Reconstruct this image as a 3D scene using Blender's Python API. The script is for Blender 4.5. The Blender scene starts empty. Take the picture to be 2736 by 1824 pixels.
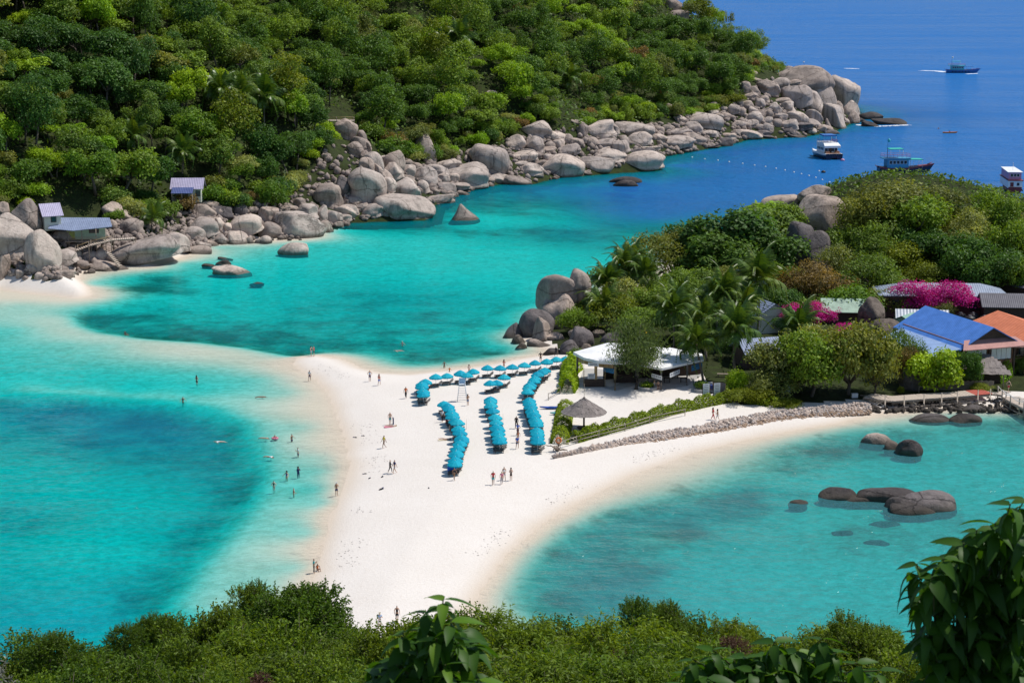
import bpy, math, random
import numpy as np
from mathutils import Vector, Matrix, noise as mnoise
random.seed(7); RNG = np.random.default_rng(7)
scene = bpy.context.scene
COL = scene.collection
R = math.radians
# ---------------------------------------------------------------- camera
CAMZ = 65.0; PITCH = R(11.9); FPX = 4886.0; CX, CY = 1368.0, 912.0
cam_d = bpy.data.cameras.new('camera'); cam = bpy.data.objects.new('camera', cam_d); COL.objects.link(cam)
cam.location = (0, 0, CAMZ); cam.rotation_euler = (R(90) - PITCH, 0, 0)
cam_d.sensor_width = 36.0; cam_d.lens = 36.0 * FPX / 2736.0
cam_d.clip_start = 0.2; cam_d.clip_end = 60000
cam_d.dof.use_dof = True; cam_d.dof.focus_distance = 300; cam_d.dof.aperture_fstop = 8.0
scene.camera = cam
# ---------------------------------------------------------------- sky and sun
SUN_DIR = Vector((0.95, 0.34, 1.75)).normalized()
world = bpy.data.worlds.new('World'); scene.world = world; world.use_nodes = True
wn = world.node_tree.nodes; wl = world.node_tree.links
sky = wn.new('ShaderNodeTexSky'); sky.sky_type = 'NISHITA'; sky.sun_disc = False
sky.sun_elevation = math.asin(SUN_DIR.z); sky.sun_rotation = math.atan2(SUN_DIR.x, SUN_DIR.y)
sky.air_density = 1.0; sky.dust_density = 0.4; sky.ozone_density = 2.0
bg = wn['Background']; bg.inputs['Strength'].default_value = 0.10
wl.new(sky.outputs[0], bg.inputs['Color'])
sun_d = bpy.data.lights.new('sun', 'SUN'); sun_d.energy = 4.1; sun_d.angle = R(0.53); sun_d.color = (1.0, 0.955, 0.88)
sun = bpy.data.objects.new('sun', sun_d); COL.objects.link(sun)
sun.rotation_euler = SUN_DIR.to_track_quat('Z', 'Y').to_euler(); sun.location = (200, 100, 300)
scene.view_settings.view_transform = 'Standard'; scene.view_settings.look = 'None'
scene.view_settings.exposure = 0.08; scene.view_settings.gamma = 1.0; scene.view_settings.use_curve_mapping = False
scene.render.engine = 'CYCLES'
cy = scene.cycles
cy.max_bounces = 6; cy.diffuse_bounces = 2; cy.glossy_bounces = 2; cy.transparent_max_bounces = 8; cy.transmission_bounces = 2
cy.use_denoising = False if False else True
cy.sample_clamp_indirect = 4.0
# ---------------------------------------------------------------- photograph rays
CT, ST = math.cos(PITCH), math.sin(PITCH)
def ray(px, py):
    u = (px - CX) / FPX; v = (CY - py) / FPX
    return np.array([u, CT + v * ST, -ST + v * CT])          # scaled so that depth along the view axis is 1
def plane_pt(px, py, z=0.0):
    d = ray(px, py); t = (z - CAMZ) / d[2]
    return np.array([d[0] * t, d[1] * t, z])
def at_dist(px, py, y):
    """the point on the ray through (px, py) whose ground distance along +Y is y"""
    d = ray(px, py); t = y / d[1]
    return np.array([d[0] * t, y, CAMZ + d[2] * t])
def to_px(p):
    y, z = p[1], p[2] - CAMZ
    dep = y * CT - z * ST; up = y * ST + z * CT
    return CX + FPX * p[0] / dep, CY - FPX * up / dep, dep
KD = 2736.0 / 2352.0
# ---------------------------------------------------------------- object helpers
def put(o, parent=None):
    COL.objects.link(o)
    if parent is not None: o.parent = parent
    return o
def tag(o, label=None, cat=None, group=None, kind=None):
    if label: o['label'] = label
    if cat: o['category'] = cat
    if group: o['group'] = group
    if kind: o['kind'] = kind
    return o
def thing(name, label, cat, loc=(0, 0, 0), rz=0.0, group=None):
    o = bpy.data.objects.new(name, None); o.empty_display_size = 0.3; o.location = loc; o.rotation_euler = (0, 0, rz); put(o)
    return tag(o, label, cat, group)
def mesh_np(name, V, F, mats, mi=None, smooth=False, attrs=None):
    """F: (n,3) or (n,4) array, or list of lists"""
    me = bpy.data.meshes.new(name)
    V = np.asarray(V, dtype=np.float32)
    if isinstance(F, np.ndarray):
        n, k = F.shape
        me.vertices.add(len(V)); me.vertices.foreach_set('co', V.ravel())
        me.loops.add(n * k); me.loops.foreach_set('vertex_index', F.astype(np.int32).ravel())
        me.polygons.add(n); me.polygons.foreach_set('loop_start', np.arange(0, n * k, k, dtype=np.int32))
        me.update(calc_edges=True)
    else:
        me.from_pydata([tuple(map(float, v)) for v in V], [], [tuple(map(int, f)) for f in F]); me.update()
    for m in (mats if isinstance(mats, (list, tuple)) else [mats]): me.materials.append(m)
    npol = len(me.polygons)
    if mi is not None: me.polygons.foreach_set('material_index', np.asarray(mi, dtype=np.int32))
    if smooth is True: me.polygons.foreach_set('use_smooth', np.ones(npol, dtype=bool))
    elif smooth is not False: me.polygons.foreach_set('use_smooth', np.asarray(smooth, dtype=bool))
    for k, a in (attrs or {}).items():
        a = np.asarray(a, dtype=np.float32)
        if a.ndim == 1:
            at = me.attributes.new(k, 'FLOAT', 'POINT'); at.data.foreach_set('value', a)
        else:
            at = me.attributes.new(k, 'FLOAT_COLOR', 'POINT'); at.data.foreach_set('color', a.ravel())
    return me
class MB:
    """collects boxes, bars, tubes, sheets into one mesh"""
    def __init__(s): s.v = []; s.f = []; s.m = []; s.sm = []
    def add(s, V, F, m=0, sm=False):
        b = len(s.v); s.v.extend([tuple(map(float, p)) for p in V]); s.f.extend([tuple(int(i) + b for i in f) for f in F])
        s.m.extend([m] * len(F)); s.sm.extend([sm] * len(F)); return s
    def box(s, c, d, rz=0.0, m=0, ry=0.0, rx=0.0):
        M = Matrix.Translation(c) @ Matrix.Rotation(rz, 4, 'Z') @ Matrix.Rotation(ry, 4, 'Y') @ Matrix.Rotation(rx, 4, 'X')
        P = [M @ Vector((x * d[0] / 2, y * d[1] / 2, z * d[2] / 2)) for x in (-1, 1) for y in (-1, 1) for z in (-1, 1)]
        return s.add(P, [(0, 1, 3, 2), (4, 6, 7, 5), (0, 4, 5, 1), (2, 3, 7, 6), (0, 2, 6, 4), (1, 5, 7, 3)], m)
    def slab(s, pts, t, m=0):
        """polygon sheet given by 3-D points, thickness t downward"""
        n = len(pts); P = [Vector(p) for p in pts]; Q = [p - Vector((0, 0, t)) for p in P]
        return s.add(P + Q, [tuple(range(n)), tuple(range(2 * n - 1, n - 1, -1))] + [(i, i + n, (i + 1) % n + n, (i + 1) % n) for i in range(n)], m)
    def tube(s, pts, r, n=6, m=0, sm=True, cap=True):
        pts = [Vector(p) for p in pts]; k = len(pts)
        rr = r if isinstance(r, (list, tuple)) else [r] * k
        V = []; F = []
        for i, p in enumerate(pts):
            t = (pts[min(i + 1, k - 1)] - pts[max(i - 1, 0)]).normalized()
            a = t.cross(Vector((0, 0, 1)));  a = a if a.length > 1e-3 else t.cross(Vector((1, 0, 0)))
            a.normalize(); b = t.cross(a).normalized()
            for j in range(n):
                w = 2 * math.pi * j / n; V.append(p + (a * math.cos(w) + b * math.sin(w)) * rr[i])
        for i in range(k - 1):
            for j in range(n):
                F.append((i * n + j, i * n + (j + 1) % n, (i + 1) * n + (j + 1) % n, (i + 1) * n + j))
        s.add(V, F, m, sm)
        if cap:
            b = len(s.v) - len(V); s.f.append(tuple(b + j for j in range(n - 1, -1, -1))); s.f.append(tuple(b + (k - 1) * n + j for j in range(n)))
            s.m.extend([m, m]); s.sm.extend([False, False])
        return s
    def lathe(s, prof, n=12, c=(0, 0, 0), m=0, sm=True, sc=(1, 1)):
        V = []; F = []; k = len(prof)
        for (r, z) in prof:
            for j in range(n):
                w = 2 * math.pi * j / n; V.append((c[0] + r * math.cos(w) * sc[0], c[1] + r * math.sin(w) * sc[1], c[2] + z))
        for i in range(k - 1):
            for j in range(n): F.append((i * n + j, i * n + (j + 1) % n, (i + 1) * n + (j + 1) % n, (i + 1) * n + j))
        return s.add(V, F, m, sm)
    def mesh(s, name, mats):
        return mesh_np(name, s.v, s.f, mats, s.m, s.sm)
    def build(s, name, mats, parent=None, loc=None, rz=None):
        o = bpy.data.objects.new(name, s.mesh(name, mats)); put(o, parent)
        if loc is not None: o.location = loc
        if rz is not None: o.rotation_euler = (0, 0, rz)
        return o
def copy_tree(o, parent=None):
    c = o.copy(); COL.objects.link(c)
    if parent is not None: c.parent = parent
    for ch in list(o.children): copy_tree(ch, c)
    return c
# ---------------------------------------------------------------- materials
def nt(m): return m.node_tree.nodes, m.node_tree.links
def math_node(m, op, a, b=None, clamp=False):
    N, L = nt(m); n = N.new('ShaderNodeMath'); n.operation = op; n.use_clamp = clamp
    for i, x in enumerate((a, b)):
        if x is None: continue
        if isinstance(x, (int, float)): n.inputs[i].default_value = x
        else: L.new(x, n.inputs[i])
    return n.outputs[0]
def mix_col(m, fac, a, b, mode='MIX'):
    N, L = nt(m); n = N.new('ShaderNodeMix'); n.data_type = 'RGBA'; n.blend_type = mode
    for i, x in ((0, fac), (6, a), (7, b)):
        if isinstance(x, (int, float)): n.inputs[i].default_value = x
        elif isinstance(x, tuple): n.inputs[i].default_value = x if len(x) == 4 else x + (1,)
        else: L.new(x, n.inputs[i])
    return n.outputs[2]
def noise_tex(m, scale, detail=4, rough=0.6, vec=None, scl=None):
    N, L = nt(m); n = N.new('ShaderNodeTexNoise'); n.inputs['Scale'].default_value = scale; n.inputs['Detail'].default_value = detail
    n.inputs['Roughness'].default_value = rough
    if vec is None:
        g = N.new('ShaderNodeNewGeometry'); vec = g.outputs['Position']
    if scl is not None:
        mp = N.new('ShaderNodeMapping'); mp.inputs['Scale'].default_value = scl; L.new(vec, mp.inputs[0]); vec = mp.outputs[0]
    L.new(vec, n.inputs['Vector']); return n
def ramp(m, fac, stops):
    N, L = nt(m); n = N.new('ShaderNodeValToRGB'); e = n.color_ramp.elements
    while len(e) < len(stops): e.new(0.5)
    for el, (p, c) in zip(e, stops):
        el.position = p; el.color = (c if isinstance(c, tuple) else (c, c, c)) + (1,)
    L.new(fac, n.inputs[0]); return n.outputs[0]
def bump(m, height, strength=0.3, dist=0.05):
    N, L = nt(m); n = N.new('ShaderNodeBump'); n.inputs['Strength'].default_value = strength; n.inputs['Distance'].default_value = dist
    L.new(height, n.inputs['Height']); return n.outputs[0]
def attr(m, name):
    N, L = nt(m); n = N.new('ShaderNodeAttribute'); n.attribute_name = name; return n
def coord(m, which='Object'):
    N, L = nt(m); return N.new('ShaderNodeTexCoord').outputs[which]
def new_mat(name):
    m = bpy.data.materials.new(name); m.use_nodes = True
    return m, m.node_tree.nodes['Principled BSDF']
MATS = {}
def simple(name, col, rough=0.6, var=0.18, scale=3.0, bmp=0.0, metal=0.0, spec=0.4, grime=0.0):
    """plain surface with uneven colour, wear and fine relief"""
    if name in MATS: return MATS[name]
    m, b = new_mat(name); N, L = nt(m)
    v = coord(m)
    n1 = noise_tex(m, scale, 5, 0.65, v); n2 = noise_tex(m, scale * 6.3, 3, 0.6, v)
    f = math_node(m, 'ADD', math_node(m, 'MULTIPLY', n1.outputs[0], 0.7), math_node(m, 'MULTIPLY', n2.outputs[0], 0.3))
    lo = tuple(c * (1 - var * 1.6) for c in col); hi = tuple(min(1, c * (1 + var)) for c in col)
    c = ramp(m, f, [(0.28, lo), (0.5, col), (0.72, hi)])
    if grime > 0:
        n3 = noise_tex(m, scale * 0.6, 6, 0.75, v)
        c = mix_col(m, math_node(m, 'MULTIPLY', ramp(m, n3.outputs[0], [(0.5, 0.0), (0.68, 1.0)]), grime), c, tuple(x * 0.35 + 0.02 for x in col))
    L.new(c, b.inputs['Base Color']); b.inputs['Roughness'].default_value = rough; b.inputs['Metallic'].default_value = metal
    b.inputs['Specular IOR Level'].default_value = spec
    if bmp > 0: L.new(bump(m, n2.outputs[0], bmp, 0.03), b.inputs['Normal'])
    MATS[name] = m; return m
# ================================================================= LAND AND SEA
FAR_SHORE = [(0,772),(60,780),(130,788),(200,795),(238,793),(236,770),(205,745),(215,728),(250,715),(330,706),(400,712),(470,692),(520,668),(560,655),(640,648),(700,640),(800,638),(870,612),(930,596),(1020,592),(1140,588),(1165,548),(1220,520),(1290,500),(1340,492),(1430,492),(1480,476),(1560,470),(1660,462),(1740,458),(1768,420),(1850,405),(1930,392),(2000,374),(2150,366),(2235,350),(2275,330),(2305,312)]
NEAR_SHORE = [(752,1815),(790,1720),(822,1610),(850,1530),(868,1450),(893,1370),(925,1300),(940,1240),(928,1180),(905,1110),(880,1050),(845,1010),(800,985),(785,968),(800,955),(850,950),(915,962),(965,985),(1015,997),(1090,1001),(1180,992),(1300,976),(1400,957),(1480,945),(1455,925),(1400,905),(1440,880)]
BAY_SHORE = [(2736,1078),(2640,1090),(2500,1092),(2400,1098),(2330,1106),(2230,1130),(2100,1152),(2000,1172),(1850,1208),(1700,1262),(1550,1337),(1440,1402),(1350,1480),(1290,1560),(1240,1640),(1200,1700)]
fs = [tuple(plane_pt(*p)[:2]) for p in FAR_SHORE]
POLY_FAR = [(-700, 330), (-220, 338)] + fs + [(150, 800), (142, 870), (110, 980), (40, 1150), (-150, 1350), (-900, 1400)]
ns = [tuple(plane_pt(*p)[:2]) for p in NEAR_SHORE]; bs = [tuple(plane_pt(*p)[:2]) for p in BAY_SHORE]
POLY_NEAR = [(-400, 40), (-140, 80), (-50, 118)] + ns + [(10, 335), (30, 372), (48, 425), (80, 455), (130, 448), (180, 400), (240, 330)] + bs + [(6, 152), (30, 128), (80, 100), (180, 70), (400, 40), (400, -120), (-400, -120)]
def signed_dist(P, poly):
    A = np.array(poly); B = np.roll(A, -1, axis=0)
    d2 = np.full(len(P), 1e18); inside = np.zeros(len(P), bool)
    for a, b in zip(A, B):
        ab = b - a; L2 = (ab ** 2).sum() + 1e-9
        t = np.clip(((P - a) @ ab) / L2, 0, 1); q = a + t[:, None] * ab
        d2 = np.minimum(d2, ((P - q) ** 2).sum(1))
        c = (a[1] > P[:, 1]) != (b[1] > P[:, 1])
        if abs(b[1] - a[1]) > 1e-12: inside ^= c & (P[:, 0] < (b[0] - a[0]) * (P[:, 1] - a[1]) / (b[1] - a[1]) + a[0])
    return np.where(inside, 1, -1) * np.sqrt(d2)
# grid: rows widen with distance
gy = [-14.0]
while gy[-1] < 1080: gy.append(gy[-1] + max(0.8, gy[-1] * 0.0042) if gy[-1] > 105 else gy[-1] + 1.6)
gy = np.array(gy); gx = np.concatenate([np.arange(-300, -130, 3.0), np.arange(-130, 135, 0.85), np.arange(135, 301, 3.0)])
NX, NY = len(gx), len(gy); GX, GY = np.meshgrid(gx, gy); GP = np.stack([GX.ravel(), GY.ravel()], 1)
def vnoise(x, y, s, seed=0):
    """smooth value noise in numpy"""
    x = np.asarray(x) / s + seed * 17.3; y = np.asarray(y) / s + seed * 9.1
    xi = np.floor(x).astype(np.int64); yi = np.floor(y).astype(np.int64); fx = x - xi; fy = y - yi
    fx = fx * fx * (3 - 2 * fx); fy = fy * fy * (3 - 2 * fy)
    def h(a, b):
        n = (a * 374761393 + b * 668265263 + seed * 1442695) & 0x7fffffff
        n = (n ^ (n >> 13)) * 1274126177 & 0x7fffffff
        return ((n ^ (n >> 16)) & 0xffff) / 65535.0
    return (h(xi, yi) * (1 - fx) + h(xi + 1, yi) * fx) * (1 - fy) + (h(xi, yi + 1) * (1 - fx) + h(xi + 1, yi + 1) * fx) * fy
wob = (vnoise(GX, GY, 7, 3) - 0.5).ravel() * 1.6 + (vnoise(GX, GY, 2.6, 5) - 0.5).ravel() * 0.5
SD_F = signed_dist(GP, POLY_FAR); SD_N = signed_dist(GP, POLY_NEAR)
SDF = SD_F + wob * np.clip(np.abs(SD_F) / 4, 0.15, 1); SDN = SD_N + wob * np.clip(np.abs(SD_N) / 5, 0.12, 1)
X, Y = GP[:, 0], GP[:, 1]
# far island: a boulder apron, then a hill that falls away to the headland
beach_w = np.clip((-88 - X) / 12, 0, 1) * np.clip((352 - Y) / 6 + 1, 0, 1)
hill_f = 0.5 * SDF + 0.0012 * np.clip(SDF, 0, 120) ** 2 * 0.8
cap = np.clip(24 + (112 - X) * 0.52, 3, 95) + (vnoise(X, Y, 45, 2) - 0.5) * 9
hill_f = hill_f + (vnoise(X, Y, 30, 1) - 0.5) * np.clip(SDF - 15, 0, 40) * 0.22
kk = 6.0
hill_f = -kk * np.logaddexp(-hill_f / kk, -cap / kk)
hill_f = np.where(SDF > 0, np.maximum(hill_f, 0.15 * np.minimum(SDF, 4)), 0)
hill_f = hill_f * (1 - 0.86 * beach_w * np.clip(1 - SDF / 26, 0, 1))
# near island: sand flat, wooded hump at the right, and the viewpoint hill under the camera
sand = 1.35 * (1 - np.exp(-np.clip(SDN, 0, None) / 9.0)) + (vnoise(X, Y, 9, 8) - 0.5) * 0.10 * np.clip(SDN / 6, 0, 1)
def gauss(cx, cyy, sx, sy, h): return h * np.exp(-((X - cx) / sx) ** 2 - ((Y - cyy) / sy) ** 2)
hump = gauss(78, 392, 30, 34, 13.5) + gauss(112, 385, 40, 30, 8.5) + gauss(40, 366, 18, 20, 3.2)
hump *= np.clip(SDN / 10, 0, 1) * np.clip((Y - 300) / 22, 0, 1)
view_hill = np.clip(61.6 - 0.405 * Y - 0.0009 * X ** 2, -1, 62) * np.clip((Y + 30) / 20, 0, 1)
view_hill = view_hill + (vnoise(X, Y, 8, 4) - 0.5) * 1.4 * np.clip(view_hill / 10, 0, 1)
land_n = np.where(SDN > 0, np.maximum(sand + hump, np.where(Y < 150, view_hill * np.clip(SDN / 6, 0, 1), 0)), 0)
LAND = np.maximum(np.where(SDF > 0, hill_f, 0), land_n); SD = np.maximum(SDF, SDN)
# seabed: soundings read at points of the bay (image place, depth, weed and coral cover)
SOUND = '''50,700,.45,0 100,740,.8,.05 20,760,1,.05 150,790,.75,.05 250,792,.55,0 350,788,.5,0 450,802,.45,0 550,815,.4,0 640,826,.3,0 60,820,1.2,.05 200,830,1,.05 350,840,.85,.05 500,850,.75,0 600,870,.7,0 660,900,.5,0 690,980,.5,0 735,1050,.4,0 765,1150,.4,0 725,1220,.45,0 690,1300,.45,0 560,1335,.6,0
0,870,2.1,.1 150,880,2.2,.15 300,890,2.2,.15 450,895,1.7,.1 560,925,1.7,.15 625,1000,1.6,.2 0,905,4,.8 60,912,4,.8 130,900,3.6,.7 100,955,6.5,.4 250,930,5,.4 350,960,6.5,.5 500,960,4.6,.5 560,1000,5,.5 592,1050,5,.5 580,1090,4.6,.6 400,1000,6.5,.45 200,1000,6.5,.4 50,1000,5,.3 300,1040,5.5,.3 450,1060,5,.35 520,1100,4.6,.4
50,1060,4,.1 150,1100,4,.1 300,1100,4.2,.1 400,1150,3.8,.12 250,1170,3.6,.05 100,1150,4.2,.3 60,1180,4.6,.4 170,1165,4.3,.35 500,1150,4.2,.3 420,1250,3.1,.1 300,1260,3,.05 150,1250,3.5,.05 350,1320,2.5,.02 50,1300,4.5,.2 20,1350,5,.3 150,1360,5,0 250,1400,5.6,0 150,1450,6.2,0 300,1430,5.2,0 380,1400,4.6,0 0,1450,6,.4 50,1490,6,.1
645,1080,1.2,.15 640,1150,1,.05 600,1200,1,.03 545,1280,.9,0 490,1350,.9,0 440,1400,1.2,0 600,1350,.6,0 680,1200,.6,0 720,1120,.95,.15 730,1080,.7,.08 550,1170,3.9,.5 505,1240,3.5,.35 455,1310,3.2,.25 420,1360,3.6,.15
210,650,.6,0 300,640,1.5,.2 250,720,2,.5 205,722,1.6,.45 300,742,2.2,.5 400,752,2.2,.45 320,690,2,.3 332,655,2.1,.75 348,632,2,.6 420,680,2.5,.2 550,720,2.7,.3 500,770,2.2,.5 650,780,2.4,.5 700,740,3,.42 800,740,3.2,.38 850,800,2.2,.4 900,770,2.6,.45 1000,750,3,.35 1100,780,2,.35 1050,820,1.3,.3 1150,800,1.6,.35 950,830,1.2,.25 600,650,2.8,.12 700,640,3,.15 800,660,3.5,.3 900,680,4.2,.42 1000,690,4.2,.3 1100,720,3,.33 1150,740,2.5,.33 1200,690,3,.3
600,600,1.7,.05 700,560,1.1,0 780,530,1.1,0 850,560,1.7,0 950,580,1.9,0 1050,600,2,0 1150,620,2.1,0 1300,600,2.2,0 1400,590,2.6,.02 1250,570,2.4,0 1150,580,2,0 1000,620,2.1,0 850,610,2.2,.05 1350,620,2.3,0 500,565,.5,0 420,605,.8,0 450,640,1.5,.1 1100,490,2.4,.05 1000,545,1.9,0 1200,480,4.2,.5 1230,515,4,.55 1080,525,3,.45 1130,510,2.3,.05 1290,500,4,.2 1180,500,2.6,.1 1300,540,5,.4 1400,560,4.5,.3 1180,455,6,.5 1250,472,4,.22
1100,430,7,.6 1250,430,9,.5 1350,440,12,.4 1400,480,12,.3 1500,500,13,.3 1600,470,15,.2 1450,420,13,.5 1550,380,14,.5 1600,350,12,.55 1700,340,12,.5 1750,380,16,.3 1850,420,18,.2 1900,330,15,.2 2000,310,20,0 2200,300,26,0 2300,420,20,0 2200,450,18,0 2080,230,34,0 2300,200,40,0 2300,90,45,0
2340,970,1.2,.3 2200,958,.8,.25 2050,977,.7,.12 1950,988,.8,.18 1850,1012,.85,.15 1800,1042,1.05,.35 1900,1022,1.5,.5 2000,1002,1.6,.35 2100,992,1.7,.35 2250,1010,2.1,.2 1750,1080,1,.25 1650,1082,.5,0 1550,1150,.6,.02 1500,1162,.6,.02 1600,1130,.95,.25 1450,1202,.6,0 1350,1262,.6,0 1250,1342,.6,0 1180,1402,.5,0 1700,1110,1.35,.42 1500,1232,1.1,.15 1400,1292,1,.12 1322,1352,1,.08 1280,1402,1.1,.05
1650,1172,2.6,.6 1750,1140,2.2,.5 1560,1222,2.8,.62 1450,1292,2.8,.62 1372,1342,2.8,.62 1322,1402,3,.6 1500,1300,3.6,.5 1400,1400,3.8,.4 1850,1100,2.2,.2 2000,1070,2.3,.12 2150,1080,2.6,.1 2300,1080,2.7,.1 2250,1150,2.9,.28 1700,1200,3.1,.22 1850,1180,2.6,.2 2000,1200,2.2,.4 1950,1230,2.2,.42 1700,1280,3.4,.12 1600,1350,3.6,.18 1800,1300,3.2,.06 2000,1300,3.1,.02 2000,1400,3.3,.02 1800,1400,3.6,.1 1600,1420,3.7,.2 1900,1350,3.1,.02 1580,1300,3.6,.2'''
snd = np.array([[float(t) for t in s.split(',')] for s in SOUND.split()])
sp = np.array([plane_pt(a * KD, b * KD)[:2] for a, b in snd[:, :2]])
keep = np.maximum(signed_dist(sp, POLY_FAR), signed_dist(sp, POLY_NEAR)) < -0.6
sp, snd = sp[keep], snd[keep].copy()
sh_ = (snd[:, 2] > 0.3) & (snd[:, 2] < 1.7); snd[sh_, 2] *= 1.3; snd[sh_, 3] += 0.13
# banks where the bottom drops away within a few paces: (line in image places, depth and cover on its lower side, on its upper side)
BANKS = [([(446, 1611), (514, 1510), (581, 1435), (649, 1361), (683, 1313), (698, 1266), (680, 1205), (649, 1131), (560, 1090), (440, 1070), (300, 1062), (150, 1052), (0, 1045)], (3.6, .42), (1.25, .15)),
         ([(1443, 1590), (1466, 1526), (1517, 1468), (1590, 1417), (1672, 1379), (1765, 1355), (1900, 1325), (2010, 1285)], (3.0, .55), (1.5, .42)),
         ([(202, 845), (225, 868), (271, 883), (388, 899), (543, 910), (659, 924), (737, 938), (834, 952)], (2.3, .5), (.7, .10))]
bp = []; bv = []
for bi, (ln, lo_, hi_) in enumerate(BANKS):
    w_ = [np.array(plane_pt(*q)[:2]) for q in ln]
    for a, b in zip(w_, w_[1:]):
        n = max(1, int(np.hypot(*(b - a)) / 3.0)); e = (b - a) / np.hypot(*(b - a)); nr = np.array([-e[1], e[0]])
        for k in range(n):
            q = a + (b - a) * k / n
            for s_, val in ((-1, None), (1, None)):
                low = (s_ == 1) if bi in (0, 2) else (s_ == -1)
                bp.append(q + nr * s_ * (1.6 if low else 1.6)); bv.append((0, 0) + (lo_ if low else hi_))
bp = np.array(bp); bv = np.array(bv, float)
kb = np.sqrt(((sp[:, None] - bp[None]) ** 2).sum(2)).min(1) > 5.0
sp = np.concatenate([sp[kb], bp]); snd = np.concatenate([snd[kb], bv])
def dense(poly, step, ymax):
    out = []
    A = np.array(poly)
    for a, b in zip(A, np.roll(A, -1, axis=0)):
        L = np.hypot(*(b - a)); n = max(1, int(L / step))
        for i in range(n):
            q = a + (b - a) * i / n
            if 100 < q[1] < ymax and abs(q[0]) < 330: out.append(q)
    return np.array(out)
shp = np.concatenate([dense(POLY_FAR, 6, 820), dense(POLY_NEAR, 4.5, 470)])
extra = np.array([[x, y, d] for x, y, d in ((200, 700, 34), (240, 500, 24), (280, 900, 45), (60, 1090, 45), (-60, 1090, 40), (240, 1090, 50), (-250, 200, 9), (-200, 150, 8), (-160, 250, 7), (-250, 300, 3), (160, 180, 6), (250, 220, 8), (180, 560, 26), (130, 480, 18), (120, 240, 3.2), (-60, 160, 5), (60, 160, 4))])
RP = np.concatenate([sp, shp, extra[:, :2]])
Rd = np.concatenate([snd[:, 2], np.where((shp[:, 1] > 440) & (shp[:, 0] > -45), np.where(shp[:, 1] > 620, 9.0, 4.5), 0.02), extra[:, 2]]); Rr = np.concatenate([snd[:, 3], np.full(len(shp), 0.0), np.full(len(extra), 0.1)])
far_sh = np.concatenate([np.zeros(len(sp)), (shp[:, 1] > 400).astype(float) * (shp[:, 0] > -40), np.zeros(len(extra))])
Rr = np.maximum(Rr, far_sh * 0.55)
Kmat = np.sqrt(((RP[:, None] - RP[None]) ** 2).sum(2) + 1.0); Kmat[np.diag_indices(len(RP))] += -0.15
coef = np.linalg.solve(np.block([[Kmat, np.ones((len(RP), 1))], [np.ones((1, len(RP))), np.zeros((1, 1))]]), np.concatenate([np.stack([np.sqrt(Rd), Rr], 1), np.zeros((1, 2))]))
wi = np.where(SD < 1.5)[0]; DEPTH = np.full(len(GP), 0.0); REEF = np.zeros(len(GP))
for c in range(0, len(wi), 20000):
    ii = wi[c:c + 20000]
    K = np.sqrt(((GP[ii][:, None] - RP[None]) ** 2).sum(2) + 1.0)
    r = K @ coef[:-1] + coef[-1]
    DEPTH[ii] = np.clip(r[:, 0], 0.0, 8) ** 2; REEF[ii] = np.clip((r[:, 1] - 0.07) * 1.25, 0, 1)
DEPTH = np.where(SD < 0, np.clip(DEPTH, 0.02, 60) * np.clip(0.25 - SD / 3.0, 0, 1), 0)
DEPTH = np.maximum(DEPTH, np.where(SD < 0, np.minimum(-SD * 0.05, 0.12), 0))
Z = np.where(SD > 0, LAND, -DEPTH * 0.34)        # as it looks through the surface: refraction lifts the seabed
ZG = Z.reshape(NY, NX)
def terrain(x, y):
    i = np.clip(np.searchsorted(gx, x) - 1, 0, NX - 2); j = np.clip(np.searchsorted(gy, y) - 1, 0, NY - 2)
    fx = np.clip((x - gx[i]) / (gx[i + 1] - gx[i]), 0, 1); fy = np.clip((y - gy[j]) / (gy[j + 1] - gy[j]), 0, 1)
    return (ZG[j, i] * (1 - fx) + ZG[j, i + 1] * fx) * (1 - fy) + (ZG[j + 1, i] * (1 - fx) + ZG[j + 1, i + 1] * fx) * fy
_Ys = np.concatenate([np.arange(100, 460, 0.4), np.arange(460, 1075, 0.8)])
def hit(px, py, zmin=-0.25, ymin=0):
    """where the photograph's ray first meets the ground (water counts as ground at zmin)"""
    d = ray(px, py); ys = _Ys[_Ys > ymin]; t = ys / d[1]; z = CAMZ + d[2] * t
    g = np.maximum(terrain(d[0] * t, ys), zmin)
    k = np.argmax(z <= g)
    if z[k] > g[k]: return None
    return np.array([d[0] * t[k], ys[k], g[k]])
# ---- sheets
idx = np.arange(NX * NY).reshape(NY, NX)
Q = np.stack([idx[:-1, :-1], idx[:-1, 1:], idx[1:, 1:], idx[1:, :-1]], -1).reshape(-1, 4)
GV = np.stack([X, Y, Z], 1)
_u, _v, _d = to_px((X, Y, 0.8)); SOILP = [(1430, 868), (1500, 925), (1600, 925), (1700, 950), (1880, 1010), (1930, 1052), (1990, 1085), (2140, 1075), (2310, 1062), (2736, 1040), (2900, 1000), (2900, 600), (1430, 600)]
soil_front = (signed_dist(np.stack([_u, _v], 1), SOILP) > 0) & (SDN > 2) & (Y > 255)
hilly = soil_front | ((SDF > -3.5) & (X > -45)) | ((SDF > 2.0) & (beach_w < 0.02) & (X > -78)) | ((SDF > 5)) | ((SDN > 3) & (hump > 1.2)) | ((Y < 150) & (view_hill > LAND - 0.3) & (view_hill > 1.2))
zone = np.where(SD < -2.5, 0, np.where(hilly, 2, 1))
qz = zone[Q]; qk = np.where((qz == 2).sum(1) >= 2, 2, np.where((qz == 0).all(1), 0, 1))
def sub_sheet(name, sel, m, attrs):
    q = Q[sel]; u, inv = np.unique(q, return_inverse=True)
    me = mesh_np(name, GV[u], inv.reshape(q.shape), m, smooth=True, attrs={k: a[u] for k, a in attrs.items()})
    return tag(put(bpy.data.objects.new(name, me)), kind='structure')
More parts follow.
